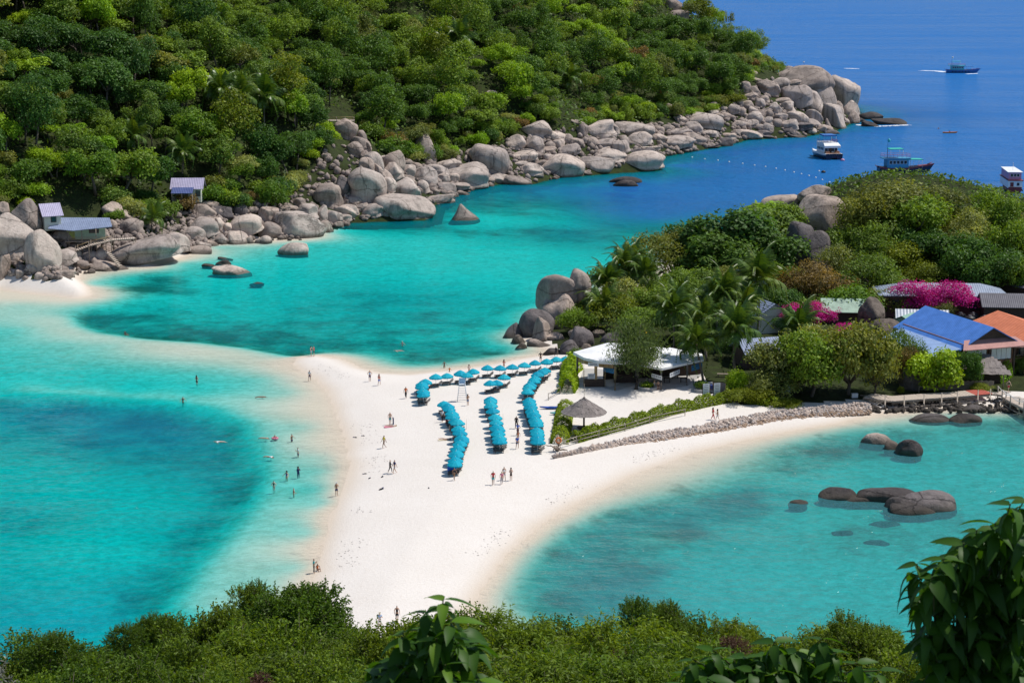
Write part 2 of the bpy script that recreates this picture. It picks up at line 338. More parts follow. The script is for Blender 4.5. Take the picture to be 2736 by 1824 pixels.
# sand: pale, damp and darker where the swash reaches, rubble of footprints
m_sand, b = new_mat('coral_sand'); N, L = nt(m_sand)
n1 = noise_tex(m_sand, 0.12, 5, 0.6); n2 = noise_tex(m_sand, 2.6, 4, 0.7); n3 = noise_tex(m_sand, 9.0, 3, 0.6)
c = mix_col(m_sand, n1.outputs[0], (0.76, 0.71, 0.66), (0.67, 0.615, 0.56))
c = mix_col(m_sand, math_node(m_sand, 'MULTIPLY', ramp(m_sand, n2.outputs[0], [(0.50, 0.0), (0.70, 1.0)]), 0.42), c, (0.60, 0.53, 0.46))
c = mix_col(m_sand, math_node(m_sand, 'MULTIPLY', ramp(m_sand, n3.outputs[0], [(0.60, 0.0), (0.72, 1.0)]), 0.45), c, (0.52, 0.45, 0.38))
wet = attr(m_sand, 'wet').outputs['Fac']
wn_ = math_node(m_sand, 'MULTIPLY', math_node(m_sand, 'ADD', wet, math_node(m_sand, 'MULTIPLY', math_node(m_sand, 'SUBTRACT', n1.outputs[0], 0.5), 0.5)), 1.0, True)
c = mix_col(m_sand, math_node(m_sand, 'MULTIPLY', wn_, wet), c, (0.60, 0.51, 0.415))
reef_a = attr(m_sand, 'reef').outputs['Fac']
r1 = noise_tex(m_sand, 0.16, 6, 0.68); r2 = noise_tex(m_sand, 0.9, 4, 0.7)
rr = math_node(m_sand, 'ADD', math_node(m_sand, 'MULTIPLY', r1.outputs[0], 0.75), math_node(m_sand, 'MULTIPLY', r2.outputs[0], 0.25))
cover = ramp(m_sand, math_node(m_sand, 'ADD', rr, math_node(m_sand, 'MULTIPLY', math_node(m_sand, 'SUBTRACT', reef_a, 0.5), 0.55)), [(0.38, 0.0), (0.62, 1.0)])
cover = math_node(m_sand, 'MULTIPLY', cover, math_node(m_sand, 'MULTIPLY', reef_a, 6.0, True))
under = math_node(m_sand, 'MULTIPLY', reef_a, 0.55)
c = mix_col(m_sand, under, c, (0.075, 0.125, 0.03))
mott = noise_tex(m_sand, 0.75, 4, 0.75)  # weed and sand mottles; the caustic-like ripple pattern is painted in with them
c = mix_col(m_sand, math_node(m_sand, 'MULTIPLY', attr(m_sand, 'sub').outputs['Fac'], ramp(m_sand, mott.outputs[0], [(0.40, 0.40), (0.60, 0.0)])), c, (0.14, 0.20, 0.10))
c = mix_col(m_sand, math_node(m_sand, 'MULTIPLY', cover, 0.9), c, mix_col(m_sand, r2.outputs[0], (0.010, 0.032, 0.010), (0.06, 0.085, 0.03)))
L.new(c, b.inputs['Base Color']); b.inputs['Roughness'].default_value = 0.9; b.inputs['Specular IOR Level'].default_value = 0.15
L.new(bump(m_sand, math_node(m_sand, 'ADD', n2.outputs[0], math_node(m_sand, 'MULTIPLY', n3.outputs[0], 0.5)), 0.45, 0.18), b.inputs['Normal'])
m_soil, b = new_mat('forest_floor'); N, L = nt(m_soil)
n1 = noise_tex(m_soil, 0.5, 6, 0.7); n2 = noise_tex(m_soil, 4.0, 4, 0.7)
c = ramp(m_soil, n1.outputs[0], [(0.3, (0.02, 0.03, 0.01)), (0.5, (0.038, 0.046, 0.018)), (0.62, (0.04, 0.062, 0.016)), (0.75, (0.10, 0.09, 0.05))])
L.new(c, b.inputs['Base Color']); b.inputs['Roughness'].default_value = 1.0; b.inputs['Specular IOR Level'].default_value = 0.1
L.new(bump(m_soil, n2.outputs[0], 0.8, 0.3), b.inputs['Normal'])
WETA = np.clip(1.0 - np.maximum(SDN, 0) / 3.4, 0, 1) * (SDN >= SDF) + np.clip(1.0 - np.maximum(SDF, 0) / 3.0, 0, 1) * (SDF > SDN)
WETA = np.where(SD < 0, np.clip(1.05 - DEPTH / 2.2, 0.0, 1), WETA)
SUBA = np.clip((-SD - 1.0) / 6.0, 0, 1) * np.clip(DEPTH / 1.2, 0, 1)
sub_sheet('seabed', qk == 0, m_sand, {'sub': SUBA, 'reef': REEF, 'wet': WETA})
sub_sheet('beach', qk == 1, m_sand, {'reef': REEF * (SD < -0.3), 'wet': WETA})
sub_sheet('hillside', qk == 2, m_soil, {})
# outer seabed, so that the sheet runs on to the horizon
ov = [(-30000, -400, -30), (30000, -400, -30), (30000, 45000, -60), (-30000, 45000, -60)]
o = MB().add(ov, [(0, 1, 2, 3)]).build('deep_seabed', m_sand); tag(o, kind='structure')
# ---- sea surface: clear water tints what lies below it more with every metre, and scatters its own blue back
DW = DEPTH * 1.12 + 0.22 * (1 - np.exp(-DEPTH / 0.5))
KRGB = np.array([0.62, 0.095, 0.100])
SC_SH = np.array([0.0, 0.27, 0.34]); SC_DP = np.array([0.02, 0.145, 0.42])
def water_cols(d, silt=None):
    T = np.exp(-d[:, None] * KRGB); T[:, 0] = np.exp(-0.30 * d - 0.24 * d * d)
    w = np.clip((d - 5.0) / 11.0, 0, 1)[:, None] ** 0.8
    S = (SC_SH * (1 - w) + SC_DP * w) * (1 - np.exp(-d[:, None] * np.array([0.08, 0.085, 0.09])))
    if silt is not None: S = S + silt[:, None] * np.array([0.034, 0.050, 0.046]) * np.clip(d / 2.5, 0, 1)[:, None]; T[:, 1:] *= (1 - 0.22 * silt * np.clip(d / 2.0, 0, 1))[:, None]
    one = np.ones((len(d), 1)); return np.concatenate([T, one], 1), np.concatenate([S, one], 1)
m_sea, b = new_mat('sea_water'); N, L = nt(m_sea); N.remove(b); outn = N['Material Output']
tr = N.new('ShaderNodeBsdfTransparent'); L.new(attr(m_sea, 'clear').outputs['Color'], tr.inputs[0])
df = N.new('ShaderNodeBsdfDiffuse'); L.new(attr(m_sea, 'scatter').outputs['Color'], df.inputs[0])
ad = N.new('ShaderNodeAddShader'); L.new(tr.outputs[0], ad.inputs[0]); L.new(df.outputs[0], ad.inputs[1])
gl = N.new('ShaderNodeBsdfGlossy'); gl.inputs['Roughness'].default_value = 0.10
w1 = noise_tex(m_sea, 1.0, 4, 0.62, None, (0.34, 0.48, 1)); w2 = noise_tex(m_sea, 1.0, 4, 0.6, None, (0.10, 0.16, 1)); w3 = noise_tex(m_sea, 1.0, 3, 0.6, None, (0.012, 0.03, 1))
hgt = math_node(m_sea, 'ADD', math_node(m_sea, 'MULTIPLY', w1.outputs[0], 0.62), math_node(m_sea, 'ADD', math_node(m_sea, 'MULTIPLY', w2.outputs[0], 0.9), math_node(m_sea, 'MULTIPLY', w3.outputs[0], 3.0)))
bn = bump(m_sea, hgt, 1.0, 1.3); L.new(bn, gl.inputs['Normal']); L.new(bn, df.inputs['Normal'])
fr = N.new('ShaderNodeFresnel'); fr.inputs['IOR'].default_value = 1.33; L.new(bn, fr.inputs['Normal'])
mx = N.new('ShaderNodeMixShader'); wind = noise_tex(m_sea, 1.0, 5, 0.65, None, (0.004, 0.016, 1)); wf = ramp(m_sea, wind.outputs[0], [(0.32, 0.17), (0.68, 0.46)]); L.new(math_node(m_sea, 'MULTIPLY', fr.outputs[0], wf, True), mx.inputs[0]); L.new(ad.outputs[0], mx.inputs[1]); L.new(gl.outputs[0], mx.inputs[2])
L.new(mx.outputs[0], outn.inputs['Surface'])
wet_q = (SD[Q] < 0.8).any(1); q = Q[wet_q]; u, inv = np.unique(q, return_inverse=True)
SV = GV[u].copy(); SV[:, 2] = 0.0
ring = []
xs = [-30000, gx[0], gx[-1], 30000]; ysr = [-400, gy[0], gy[-1], 45000]
base = len(SV); RV = [(x, y, 0) for y in ysr for x in xs]
RF = [(base + j * 4 + i, base + j * 4 + i + 1, base + (j + 1) * 4 + i + 1, base + (j + 1) * 4 + i) for j in range(3) for i in range(3) if (i, j) != (1, 1)]
dall = np.concatenate([DW[u], np.full(16, 45.0)]); silt = np.concatenate([np.clip((GP[u, 0] + 12) / 14, 0, 1) * np.clip((285 - GP[u, 1]) / 20, 0, 1), np.zeros(16)]); Tc, Sc = water_cols(dall, silt)
me = mesh_np('sea', np.concatenate([SV, RV]), np.concatenate([inv.reshape(q.shape), np.array(RF)]), m_sea, smooth=True, attrs={'clear': Tc, 'scatter': Sc})
tag(put(bpy.data.objects.new('sea', me)), kind='structure')
# ================================================================= LABELS BY PLACE
ORD = ['', 'nearest', 'second nearest', 'third nearest', 'fourth nearest', 'fifth nearest', 'sixth nearest', 'seventh nearest', 'eighth nearest', 'ninth nearest', 'tenth nearest', 'eleventh nearest', 'twelfth nearest', 'thirteenth nearest', 'fourteenth nearest', 'fifteenth nearest', 'sixteenth nearest', 'seventeenth nearest', 'eighteenth nearest', 'nineteenth nearest', 'twentieth nearest']
TENS = ['', '', 'twenty', 'thirty', 'forty', 'fifty', 'sixty', 'seventy', 'eighty', 'ninety']
ONES = ['', 'first', 'second', 'third', 'fourth', 'fifth', 'sixth', 'seventh', 'eighth', 'ninth']
def ordn(k):
    if k <= 20: return ORD[k]
    if k >= 100: return 'one of the far ones'
    if k % 10 == 0: return TENS[k // 10][:-1] + 'ieth nearest'
    return TENS[k // 10] + '-' + ONES[k % 10] + ' nearest'
MARKS = [('the gabled hut', 125, 570), ('the stilt hut', 500, 505), ('the low bright palm', 405, 590), ('the three tall palms', 640, 240), ('the timber deck', 910, 318), ('the pointed white-tipped rock', 1240, 572), ('the big square boulder awash', 1085, 560), ('the tilted perched boulder', 1135, 400), ('the dark-faced flat boulder', 1305, 432), ('the pale wedge boulder', 1495, 446), ('the last pale bay boulder', 1715, 432), ('the lone hillside palm', 1518, 205), ('the pair of high palms', 1215, 110), ('the white catamaran', 2200, 395), ('the tallest dome at the point', 2150, 215), ('the ridge-top rock', 1808, 25), ('the low rocks offshore', 2380, 322), ('the long smooth cove boulder', 385, 672), ('the hillside frame edge', 20, 220), ('the palm clearing', 350, 360), ('the small cove rocks', 620, 720), ('the mid slope', 930, 150), ('the bare twig patch', 960, 20), ('the ridge crest', 1900, 120), ('the lilac shrub', 830, 460)]
NEARMARKS = [('the perched outcrop', 1505, 770), ('the boulder on the summit', 2175, 520), ('the twin standing stones', 2150, 650), ('the tall brown standing rock', 2330, 842), ('the large bougainvillea', 2490, 780), ('the smaller bougainvillea', 2150, 830), ('the white-roofed bar', 1600, 940), ('the blue roof', 2560, 900), ('the timber walkway', 2500, 1075), ('the hedge', 1780, 1120), ('the summit bush', 2390, 540), ('the black whale-backed rock', 2370, 1340)]
AUTO = []
def auto_label(o, desc, noun, px, py, marks, extra=''):
    AUTO.append((o, desc, noun, px, py, marks, extra))
def finish_labels():
    for marks in (MARKS, NEARMARKS, globals().get("FMARK") or []):
        if not marks: continue
        rows = [r for r in AUTO if r[5] is marks]
        for noun in sorted({r[2] for r in rows}):
            rr_ = [r for r in rows if r[2] == noun]
            P = np.array([[r[3], r[4]] for r in rr_]); M = np.array([[m[1], m[2]] for m in marks], float)
            D = np.sqrt(((P[:, None] - M[None]) ** 2).sum(2)); near = D.argmin(1)
            rank = D.argsort(0).argsort(0) + 1
            used = {}
            for i, r in enumerate(rr_):
                if rank[i, near[i]] >= 100:      # far from every landmark: count only among its own look
                    same = [j for j in range(len(rr_)) if rr_[j][1] == r[1]]
                    kth = 1 + sum(D[j, near[i]] < D[i, near[i]] for j in same)
                    r[0]['label'] = f"{r[1]} {noun}{r[6]}, of its kind {ordn(int(kth))} to {marks[near[i]][0]}"; continue
                r[0]['label'] = f"{r[1]} {noun}{r[6]}, {ordn(int(rank[i, near[i]]))} to {marks[near[i]][0]}"
# ================================================================= BOULDERS
def granite(name, lo, mid, hi, tide=True):
    m, b = new_mat(name); N, L = nt(m)
    v = coord(m); g = N.new('ShaderNodeNewGeometry'); pos = g.outputs['Position']
    oi = N.new('ShaderNodeObjectInfo')
    n1 = noise_tex(m, 0.22, 6, 0.7); n2 = noise_tex(m, 1.9, 5, 0.7); n3 = noise_tex(m, 0.6, 5, 0.65, pos, (1.0, 1.0, 0.16)); n4 = noise_tex(m, 9.0, 2, 0.6)
    f = math_node(m, 'ADD', math_node(m, 'MULTIPLY', n1.outputs[0], 0.55), math_node(m, 'MULTIPLY', n2.outputs[0], 0.45))
    c = ramp(m, f, [(0.30, lo), (0.5, mid), (0.66, hi)])
    c = mix_col(m, math_node(m, 'MULTIPLY', ramp(m, n3.outputs[0], [(0.50, 0.0), (0.66, 1.0)]), 0.72), c, tuple(x * 0.36 for x in mid))
    c = mix_col(m, math_node(m, 'MULTIPLY', ramp(m, n4.outputs[0], [(0.55, 0.0), (0.75, 1.0)]), 0.35), c, tuple(x * 0.45 for x in mid))
    vor = N.new('ShaderNodeTexVoronoi'); vor.feature = 'DISTANCE_TO_EDGE'; vor.inputs['Scale'].default_value = 0.085
    mp = N.new('ShaderNodeMapping'); mp.inputs['Scale'].default_value = (1, 1, 1.6)
    wv = N.new('ShaderNodeVectorMath'); wv.operation = 'ADD'; L.new(pos, wv.inputs[0]); L.new(mix_col(m, 0.0, n2.outputs[1], (0, 0, 0)), wv.inputs[1]); L.new(wv.outputs[0], mp.inputs[0]); L.new(mp.outputs[0], vor.inputs['Vector'])
    crack = ramp(m, vor.outputs['Distance'], [(0.002, 1.0), (0.010, 0.0)])
    c = mix_col(m, math_node(m, 'MULTIPLY', crack, 0.6), c, tuple(x * 0.18 for x in mid))
    c = mix_col(m, 1.0, c, ramp(m, oi.outputs['Random'], [(0.0, (0.78, 0.77, 0.78)), (0.5, (0.98, 0.97, 0.96)), (1.0, (1.14, 1.10, 1.06))]), 'MULTIPLY')
    if tide:
        sx = N.new('ShaderNodeSeparateXYZ'); L.new(pos, sx.inputs[0])
        t = math_node(m, 'ADD', sx.outputs[2], math_node(m, 'MULTIPLY', math_node(m, 'SUBTRACT', n2.outputs[0], 0.5), 0.9))
        c = mix_col(m, math_node(m, 'MULTIPLY', ramp(m, math_node(m, 'MULTIPLY', t, 0.5), [(0.16, 1.0), (0.52, 0.0)]), 0.8), c, (0.07, 0.058, 0.045))
    L.new(c, b.inputs['Base Color']); b.inputs['Roughness'].default_value = 0.85; b.inputs['Specular IOR Level'].default_value = 0.25
    h = math_node(m, 'ADD', n2.outputs[0], math_node(m, 'MULTIPLY', crack, -0.7))
    L.new(bump(m, math_node(m, 'ADD', h, math_node(m, 'MULTIPLY', n4.outputs[0], 0.25)), 0.85, 0.28), b.inputs['Normal'])
    return m
ROCK = {'p': granite('pale_granite', (0.33, 0.268, 0.232), (0.53, 0.445, 0.39), (0.68, 0.59, 0.525)),
        'm': granite('grey_granite', (0.225, 0.178, 0.155), (0.39, 0.318, 0.275), (0.54, 0.455, 0.395)),
        'd': granite('dark_granite', (0.10, 0.085, 0.085), (0.165, 0.145, 0.145), (0.23, 0.20, 0.195)),
        'b': granite('black_wet_granite', (0.035, 0.03, 0.032), (0.07, 0.06, 0.06), (0.13, 0.115, 0.105)),
        'n': granite('brown_granite', (0.10, 0.075, 0.06), (0.18, 0.145, 0.12), (0.26, 0.215, 0.18))}
_ico = {}
def ico(sub):
    if sub not in _ico:
        import bmesh
        bm = bmesh.new(); bmesh.ops.create_icosphere(bm, subdivisions=sub, radius=1.0)
        bm.verts.ensure_lookup_table()
        _ico[sub] = (np.array([v.co[:] for v in bm.verts]), np.array([[v.index for v in f.verts] for f in bm.faces])); bm.free()
    return _ico[sub]
def rock_shape(seed, sub=3, blocky=0.5, peak=0.0, flat=0.0, half=(1, 1, 1)):
    g = np.random.default_rng(seed); Dv, F = ico(sub)
    nP = 10; n = g.normal(size=(nP, 3)); n /= np.linalg.norm(n, axis=1)[:, None]
    dist = 0.68 + g.random(nP) * 0.36 - blocky * 0.14
    if flat: n = np.vstack([n, [[0.05, 0, 1.0]]]); dist = np.append(dist, 1 - flat)
    pw = 16 + 22 * blocky
    s_ = np.clip(Dv @ n.T / dist, 0, None) ** pw
    r = (1.0 + s_.sum(1)) ** (-1.0 / pw)
    for k in range(5):
        w = g.normal(size=3); w = w / np.linalg.norm(w) * (2.0 + 2.6 * k); r = r * (1 + 0.05 / (1 + k) * np.sin(Dv @ w + g.random() * 6.3))
    V = Dv * r[:, None]
    if peak > 0:
        k = np.clip((V[:, 2] + 0.6) / 1.6, 0, 1); V[:, :2] *= (1 - peak * k ** 1.2)[:, None]
    lo, hi = V.min(0), V.max(0); V = (V - (lo + hi) / 2) / ((hi - lo) / 2)
    return V * np.array(half), F
FARROCK = {'a': (0, 480, 4.704), 'b': (450, 480, 4.704), 'c': (850, 320, 4.704), 'd': (1250, 240, 3.92), 'e': (1800, 140, 3.675), 's': (0, 0, 1.0)}
ROCKS = '''a 190,770,440,620,p a 340,480,330,440,m,k.35 a 30,400,170,220,m a 40,1130,150,340,m a 520,920,350,520,p,k.3 a 790,1010,340,250,p a 1000,1070,230,130,m a 800,1180,250,90,m a 410,1130,190,150,p a 170,1175,120,95,p a 270,1190,130,110,p a 280,1110,95,75,m a 505,1220,110,100,p a 600,1185,90,60,m a 770,740,260,190,m,k.4 a 1140,980,200,150,p a 1270,970,190,170,p a 1370,1095,400,140,m,f.4 a 1810,900,830,390,p,f.3 a 1640,590,270,180,m a 1480,430,360,200,m,k.2 a 1400,590,130,160,m a 1650,470,110,90,m a 1740,690,170,60,m a 2230,810,280,260,p a 2330,650,110,110,m a 1350,890,120,90,m a 900,930,190,140,m
b 390,890,270,115,m b 400,820,240,80,p b 520,800,200,85,m b 310,690,260,190,p b 440,640,350,300,p b 430,430,290,220,m b 500,330,300,120,m b 680,420,240,160,d b 900,390,170,170,d b 585,540,125,115,m b 650,590,125,200,p b 745,620,95,135,p b 670,755,160,140,p b 850,730,250,215,p,k.3 b 1010,760,110,110,m b 980,600,390,300,p b 1250,460,240,200,m b 1270,650,260,220,m b 1650,590,560,335,p,f.1 b 1735,430,260,230,p b 1620,290,170,120,m b 1570,370,150,80,m b 1460,370,140,80,m b 1930,440,145,210,p b 2080,480,200,180,p b 2010,220,320,320,m b 2240,410,260,170,p b 2210,500,170,120,m b 1970,600,170,170,m b 2120,575,150,90,m b 2180,110,200,220,m b 1190,765,190,110,p b 1570,890,330,180,p b 690,1050,170,80,b b 800,1150,410,145,p b 740,995,200,42,b b 510,1085,150,55,b b 1110,1308,160,40,b
c 340,140,270,260,m c 550,240,120,190,m c 450,390,200,200,m c 510,310,180,180,m c 620,350,95,190,m c 600,480,125,170,m c 700,470,95,110,m c 690,560,230,280,p,k.2 c 620,590,180,210,m c 750,660,125,190,m c 600,860,460,470,p c 930,580,270,350,m c 800,530,110,140,p c 930,670,260,250,p c 860,760,160,240,m c 880,860,190,240,p c 1140,660,150,170,p c 1130,770,155,140,m c 1330,370,250,340,m,k.35 c 1410,570,125,130,m c 1090,545,160,85,m c 1220,590,150,95,m c 1340,720,280,240,p c 1500,660,270,180,p c 1570,740,150,130,p c 1630,590,290,160,p c 1870,720,460,315,p c 1700,750,130,130,p c 1320,850,150,170,p c 1100,880,310,270,p c 1080,1125,650,325,p,f.2 c 1500,1000,370,135,p c 1430,850,110,85,m c 1600,870,230,150,p c 1740,850,290,110,m c 1660,935,155,80,m c 1810,930,170,75,m c 1450,900,140,95,m c 140,960,290,280,m c 300,860,170,270,d c 350,1170,290,165,p c 560,1115,185,115,p c 700,1160,240,190,p c 420,1030,230,115,m c 1815,1190,350,235,m,k.75 c 2150,535,430,400,p,f.35 c 2250,740,200,120,p c 2150,770,115,85,m
d 330,920,210,80,p d 540,960,270,110,m d 220,955,110,65,m d 570,710,270,125,p d 640,840,260,135,p d 560,790,180,75,p d 505,560,170,165,p,k.3 d 720,430,275,185,p d 690,590,195,185,p d 620,650,155,65,p d 930,500,190,115,p d 1040,530,105,115,m d 950,580,115,110,p d 860,590,95,85,m d 850,640,135,80,m d 1030,650,255,115,p,k.3 d 730,690,105,80,m d 850,730,105,110,p d 750,775,115,75,m d 960,805,440,225,p,k.15 d 1340,785,330,165,p d 1230,870,125,55,m d 1130,570,145,110,m d 1300,560,110,115,m d 1390,430,285,205,p d 1200,430,110,140,m d 1150,345,135,60,m d 1740,440,365,180,p d 1530,420,110,120,m d 1790,530,245,160,p d 1900,420,105,125,m d 2000,430,100,95,m d 2100,410,115,75,m d 1420,580,220,125,p d 1430,630,145,75,p d 1600,620,180,165,p d 1630,540,100,115,m d 1560,690,145,80,m d 1450,700,385,145,p d 1830,755,385,200,p d 1650,955,285,80,b d 1880,650,150,85,d d 1740,645,140,55,d d 1950,620,115,65,m d 2200,240,125,105,m d 2100,210,75,115,m d 2190,460,245,105,p d 2180,560,345,140,p d 2300,520,150,130,m d 2010,510,140,85,p d 250,35,95,50,p d 250,95,95,65,m
e 1290,280,470,260,m e 1650,380,295,265,p e 1130,200,135,115,m e 1450,400,265,215,p e 1365,490,155,225,p,k.4 e 1210,450,265,225,p e 925,360,205,155,m e 1030,320,195,125,p e 700,350,95,115,m e 790,385,105,95,m e 790,270,165,65,m e 720,210,52,85,m e 775,220,82,62,m e 1160,310,155,75,m e 750,440,135,75,m e 890,475,92,85,m e 845,510,95,100,p e 660,500,82,92,p e 600,450,62,62,m e 730,520,102,82,m e 590,580,112,122,p e 500,565,95,62,p e 490,630,122,72,m e 660,590,92,92,m e 780,580,92,82,p e 990,555,122,112,p e 1050,480,192,65,m e 1120,550,132,125,p e 860,605,112,72,m e 940,620,82,92,m e 1045,640,122,82,p e 800,650,132,125,p e 910,680,112,85,p e 1210,650,192,125,p e 1370,640,152,145,p e 1370,700,142,82,p e 1140,720,152,112,p e 1010,700,92,82,m e 1590,640,212,245,p e 1460,650,55,145,m e 1600,530,102,92,m e 1740,560,175,155,p e 1600,580,122,102,p e 1740,650,142,135,m e 1725,680,82,72,p e 1520,700,72,92,m e 1480,760,142,92,m e 1560,790,132,52,d e 1250,740,202,92,d e 1350,780,92,62,p e 1160,790,152,72,d e 1220,825,182,52,d e 920,750,102,102,p e 840,745,82,72,p e 630,715,152,82,p e 760,705,132,82,p e 300,690,305,175,p e 190,750,165,125,p e 70,800,185,95,p e 200,850,205,105,m e 350,800,162,62,p e 740,810,215,92,p e 890,800,122,62,d e 930,830,152,42,d e 600,790,102,62,m e 550,830,122,62,m e 480,890,175,95,d e 340,925,205,42,d e 80,890,195,125,m e 50,580,102,85,p e 130,640,82,62,m e 60,660,112,72,p e 400,530,82,82,m e 380,600,112,62,p e 420,640,122,72,m e 1930,632,205,85,b e 1840,670,92,52,b e 1935,710,155,65,b e 2140,685,325,72,b
s 1800,20,38,44,m s 1812,42,48,26,m s 2190,1400,3,3,b'''
size_words = [(16, 'small'), (30, 'mid-sized'), (55, 'large'), (1e9, 'huge')]
tone_words = {'p': 'pale grey', 'm': 'grey', 'd': 'dark grey', 'b': 'black', 'n': 'grey-brown'}
def place_rock(px, py, w, h, tone, peak=0, flat=0, seed=0, marks=MARKS, depth=None, yd=None, name='boulder', push=0.38, blocky=None, sink=0.0, rz=None, tilt=0.0, dome=0.45):
    base = hit(px, py + h * 0.40)
    if base is None: return None
    y0 = base[1] if yd is None else yd
    if yd is None and px > 2185 and py < 335 and tone != 'b': y0 = min(y0, 778.0 - max(0, 2260 - px) * 0.2); sink = 7.0; base = np.array([0, y0, 3.0])
    sc = y0 / FPX * 1.02
    W, H = w * sc * 1.22, h * sc * 1.15
    Dp = depth if depth else 0.55 * W + 0.45 * H
    c = at_dist(px, py, y0 + Dp * push)
    sub = 4 if max(w, h) > 30 else 3 if max(w, h) > 12 else 2
    g = np.random.default_rng(seed)
    c0_ = None
    V, F = rock_shape(seed, sub, 0.25 + 0.6 * g.random() if blocky is None else blocky, peak, flat, (W / 2, Dp / 2, H / 2 + sink / 2))
    c[2] -= sink / 2
    tiltm = (g.random() - 0.5) * 0.9 if tilt == 0 else tilt
    if seed not in (300, 330, 301):      # stones rest on a broad foot instead of curling under
        rxy = np.hypot(V[:, 0] / (W / 2), V[:, 1] / (Dp / 2)) + 1e-6; zf = np.clip(-V[:, 2] / (H / 2 + sink / 2) * 1.6, 0, 1); V[:, :2] *= (1 + zf * np.clip(0.93 / rxy - 1, 0, 1.2) * (rxy > 0.25))[:, None]
    ca, sa = math.cos(tiltm), math.sin(tiltm); x = V[:, 0] * ca - V[:, 2] * sa; z = V[:, 0] * sa + V[:, 2] * ca; V = np.stack([x, V[:, 1], z], 1)
    if tilt == 0 and not peak: lo, hi = V.min(0), V.max(0); V = (V - (lo + hi) / 2) / ((hi - lo) / 2) * np.array([W / 2, Dp / 2, H / 2 + sink / 2])
    if base[2] < 0.12 and dome:
        V[:, 2] *= 1.0 + 0.8 * dome; c[2] -= 0.8 * dome * (H / 2 + sink / 2)
    me = mesh_np(name, V, F, ROCK[tone], smooth=True)
    o = put(bpy.data.objects.new(name, me)); o.location = c
    tag(o, None, 'boulder', 'boulders heaped along the shore')
    sz = next(wd for lim, wd in size_words if max(w, h) < lim)
    r = w / max(h, 1)
    sh = 'pointed' if peak > 0.25 else 'flat-topped' if flat > 0.15 else 'flat' if r > 2.0 else 'long rounded' if r > 1.45 else 'upright' if r < 0.8 else 'rounded'
    auto_label(o, f"{sz} {sh} {tone_words[tone]}", 'boulder', px, py, marks)
    return o
for k, tok in enumerate([t for ln in ROCKS.split('\n') for t in __import__('re').findall(r'[abcdes] [^ ]+', ln)]):
    reg, rest = tok.split(' '); ox, oy, s_ = FARROCK[reg]; q = rest.split(',')
    x, y, w, h = (float(t) for t in q[:4]); tone = q[4]; pk = fl = 0
    for e in q[5:]:
        if e[0] == 'k': pk = float(e[1:])
        if e[0] == 'f': fl = float(e[1:])
    if w / s_ < 5: continue
    place_rock(ox + x / s_, oy + y / s_, w / s_, h / s_, tone, pk, fl, 100 + k)
# near island and bay rocks (photograph places in source pixels)
NEAR_ROCKS = [(1490,768,104,80,'m',0,0,300,.5),(1552,752,50,62,'m',0,0,318,.3),(1500,852,88,112,'m',.2,0,302,.5),(1432,858,84,62,'d',0,0,303,.4),(1447,884,42,70,'m',.55,0,304,.6),(1376,884,58,40,'d',0,0,305,.3),(1382,908,36,26,'n',0,0,306,.6),(1392,926,32,22,'n',0,0,307,.6),(1474,900,58,20,'m',0,.4,308,.9),(1446,918,68,22,'m',0,.45,309,.9),(1552,905,60,56,'d',0,0,310,.4),(1520,930,50,40,'d',0,0,311,.4),(1476,940,44,20,'b',0,0,312,.3),(1570,938,36,34,'n',0,0,313,.4),(1600,892,40,22,'n',0,.2,314,.5),(1545,883,46,16,'m',0,.3,315,.7),(1640,905,60,30,'d',0,0,316,.4),(1420,880,20,34,'d',.4,0,317,.5)]
for (x, y, w, h, t, pk, fl, sd_, bl) in NEAR_ROCKS:
    yd = None
    if y < 800: yd = 322
    elif sd_ == 302: yd = 318
    elif y < 890 and sd_ not in (304,): yd = 312 if sd_ in (303, 305, 317) else 306
    o = place_rock(x, y, w, h, t, pk, fl, sd_, NEARMARKS, yd=yd, blocky=bl, push=0.3, tilt=0.35 if sd_ == 300 else 0, sink=1.2 if y > 800 else 0)
HUMP_ROCKS = [(2176,518,78,40,'m',0,0,330,386),(2090,537,96,30,'m',0,0,331,388),(2192,580,112,104,'m',0,.2,332,372),(2282,572,60,60,'m',0,0,343,398),(2140,648,66,100,'d',.15,0,333,365),(2180,664,70,86,'d',.1,0,334,361),(2083,690,24,44,'d',.1,0,335,362),(2104,692,28,40,'d',.1,0,336,358),(2330,842,58,84,'n',.1,.1,337,322),(2366,890,90,70,'n',0,0,338,316),(2312,512,44,40,'m',0,0,339,394),(2020,565,70,40,'n',0,0,340,398),(2445,1010,70,60,'d',0,0,341,276),(2420,905,60,70,'n',0,0,342,312)]
for (x, y, w, h, t, pk, fl, sd_, yd) in HUMP_ROCKS:
    if yd < 330 or sd_ in (333, 334, 335, 336): yd = hit(x, y + h * 0.5, ymin=260)[1] - (4 if sd_ in (333, 334, 335, 336) else 0)
    zc = at_dist(x, y, yd); gz = float(terrain(np.array([zc[0]]), np.array([yd]))[0]); hh = h / FPX * yd
    place_rock(x, y, w, h, t, pk, fl, sd_, NEARMARKS, yd=yd, blocky=.3, push=0.2, sink=0.0 if sd_ == 330 else max(1.0, zc[2] - hh / 2 - gz + 0.8), tilt=0.18 if sd_ == 330 else 0.02, dome=0)
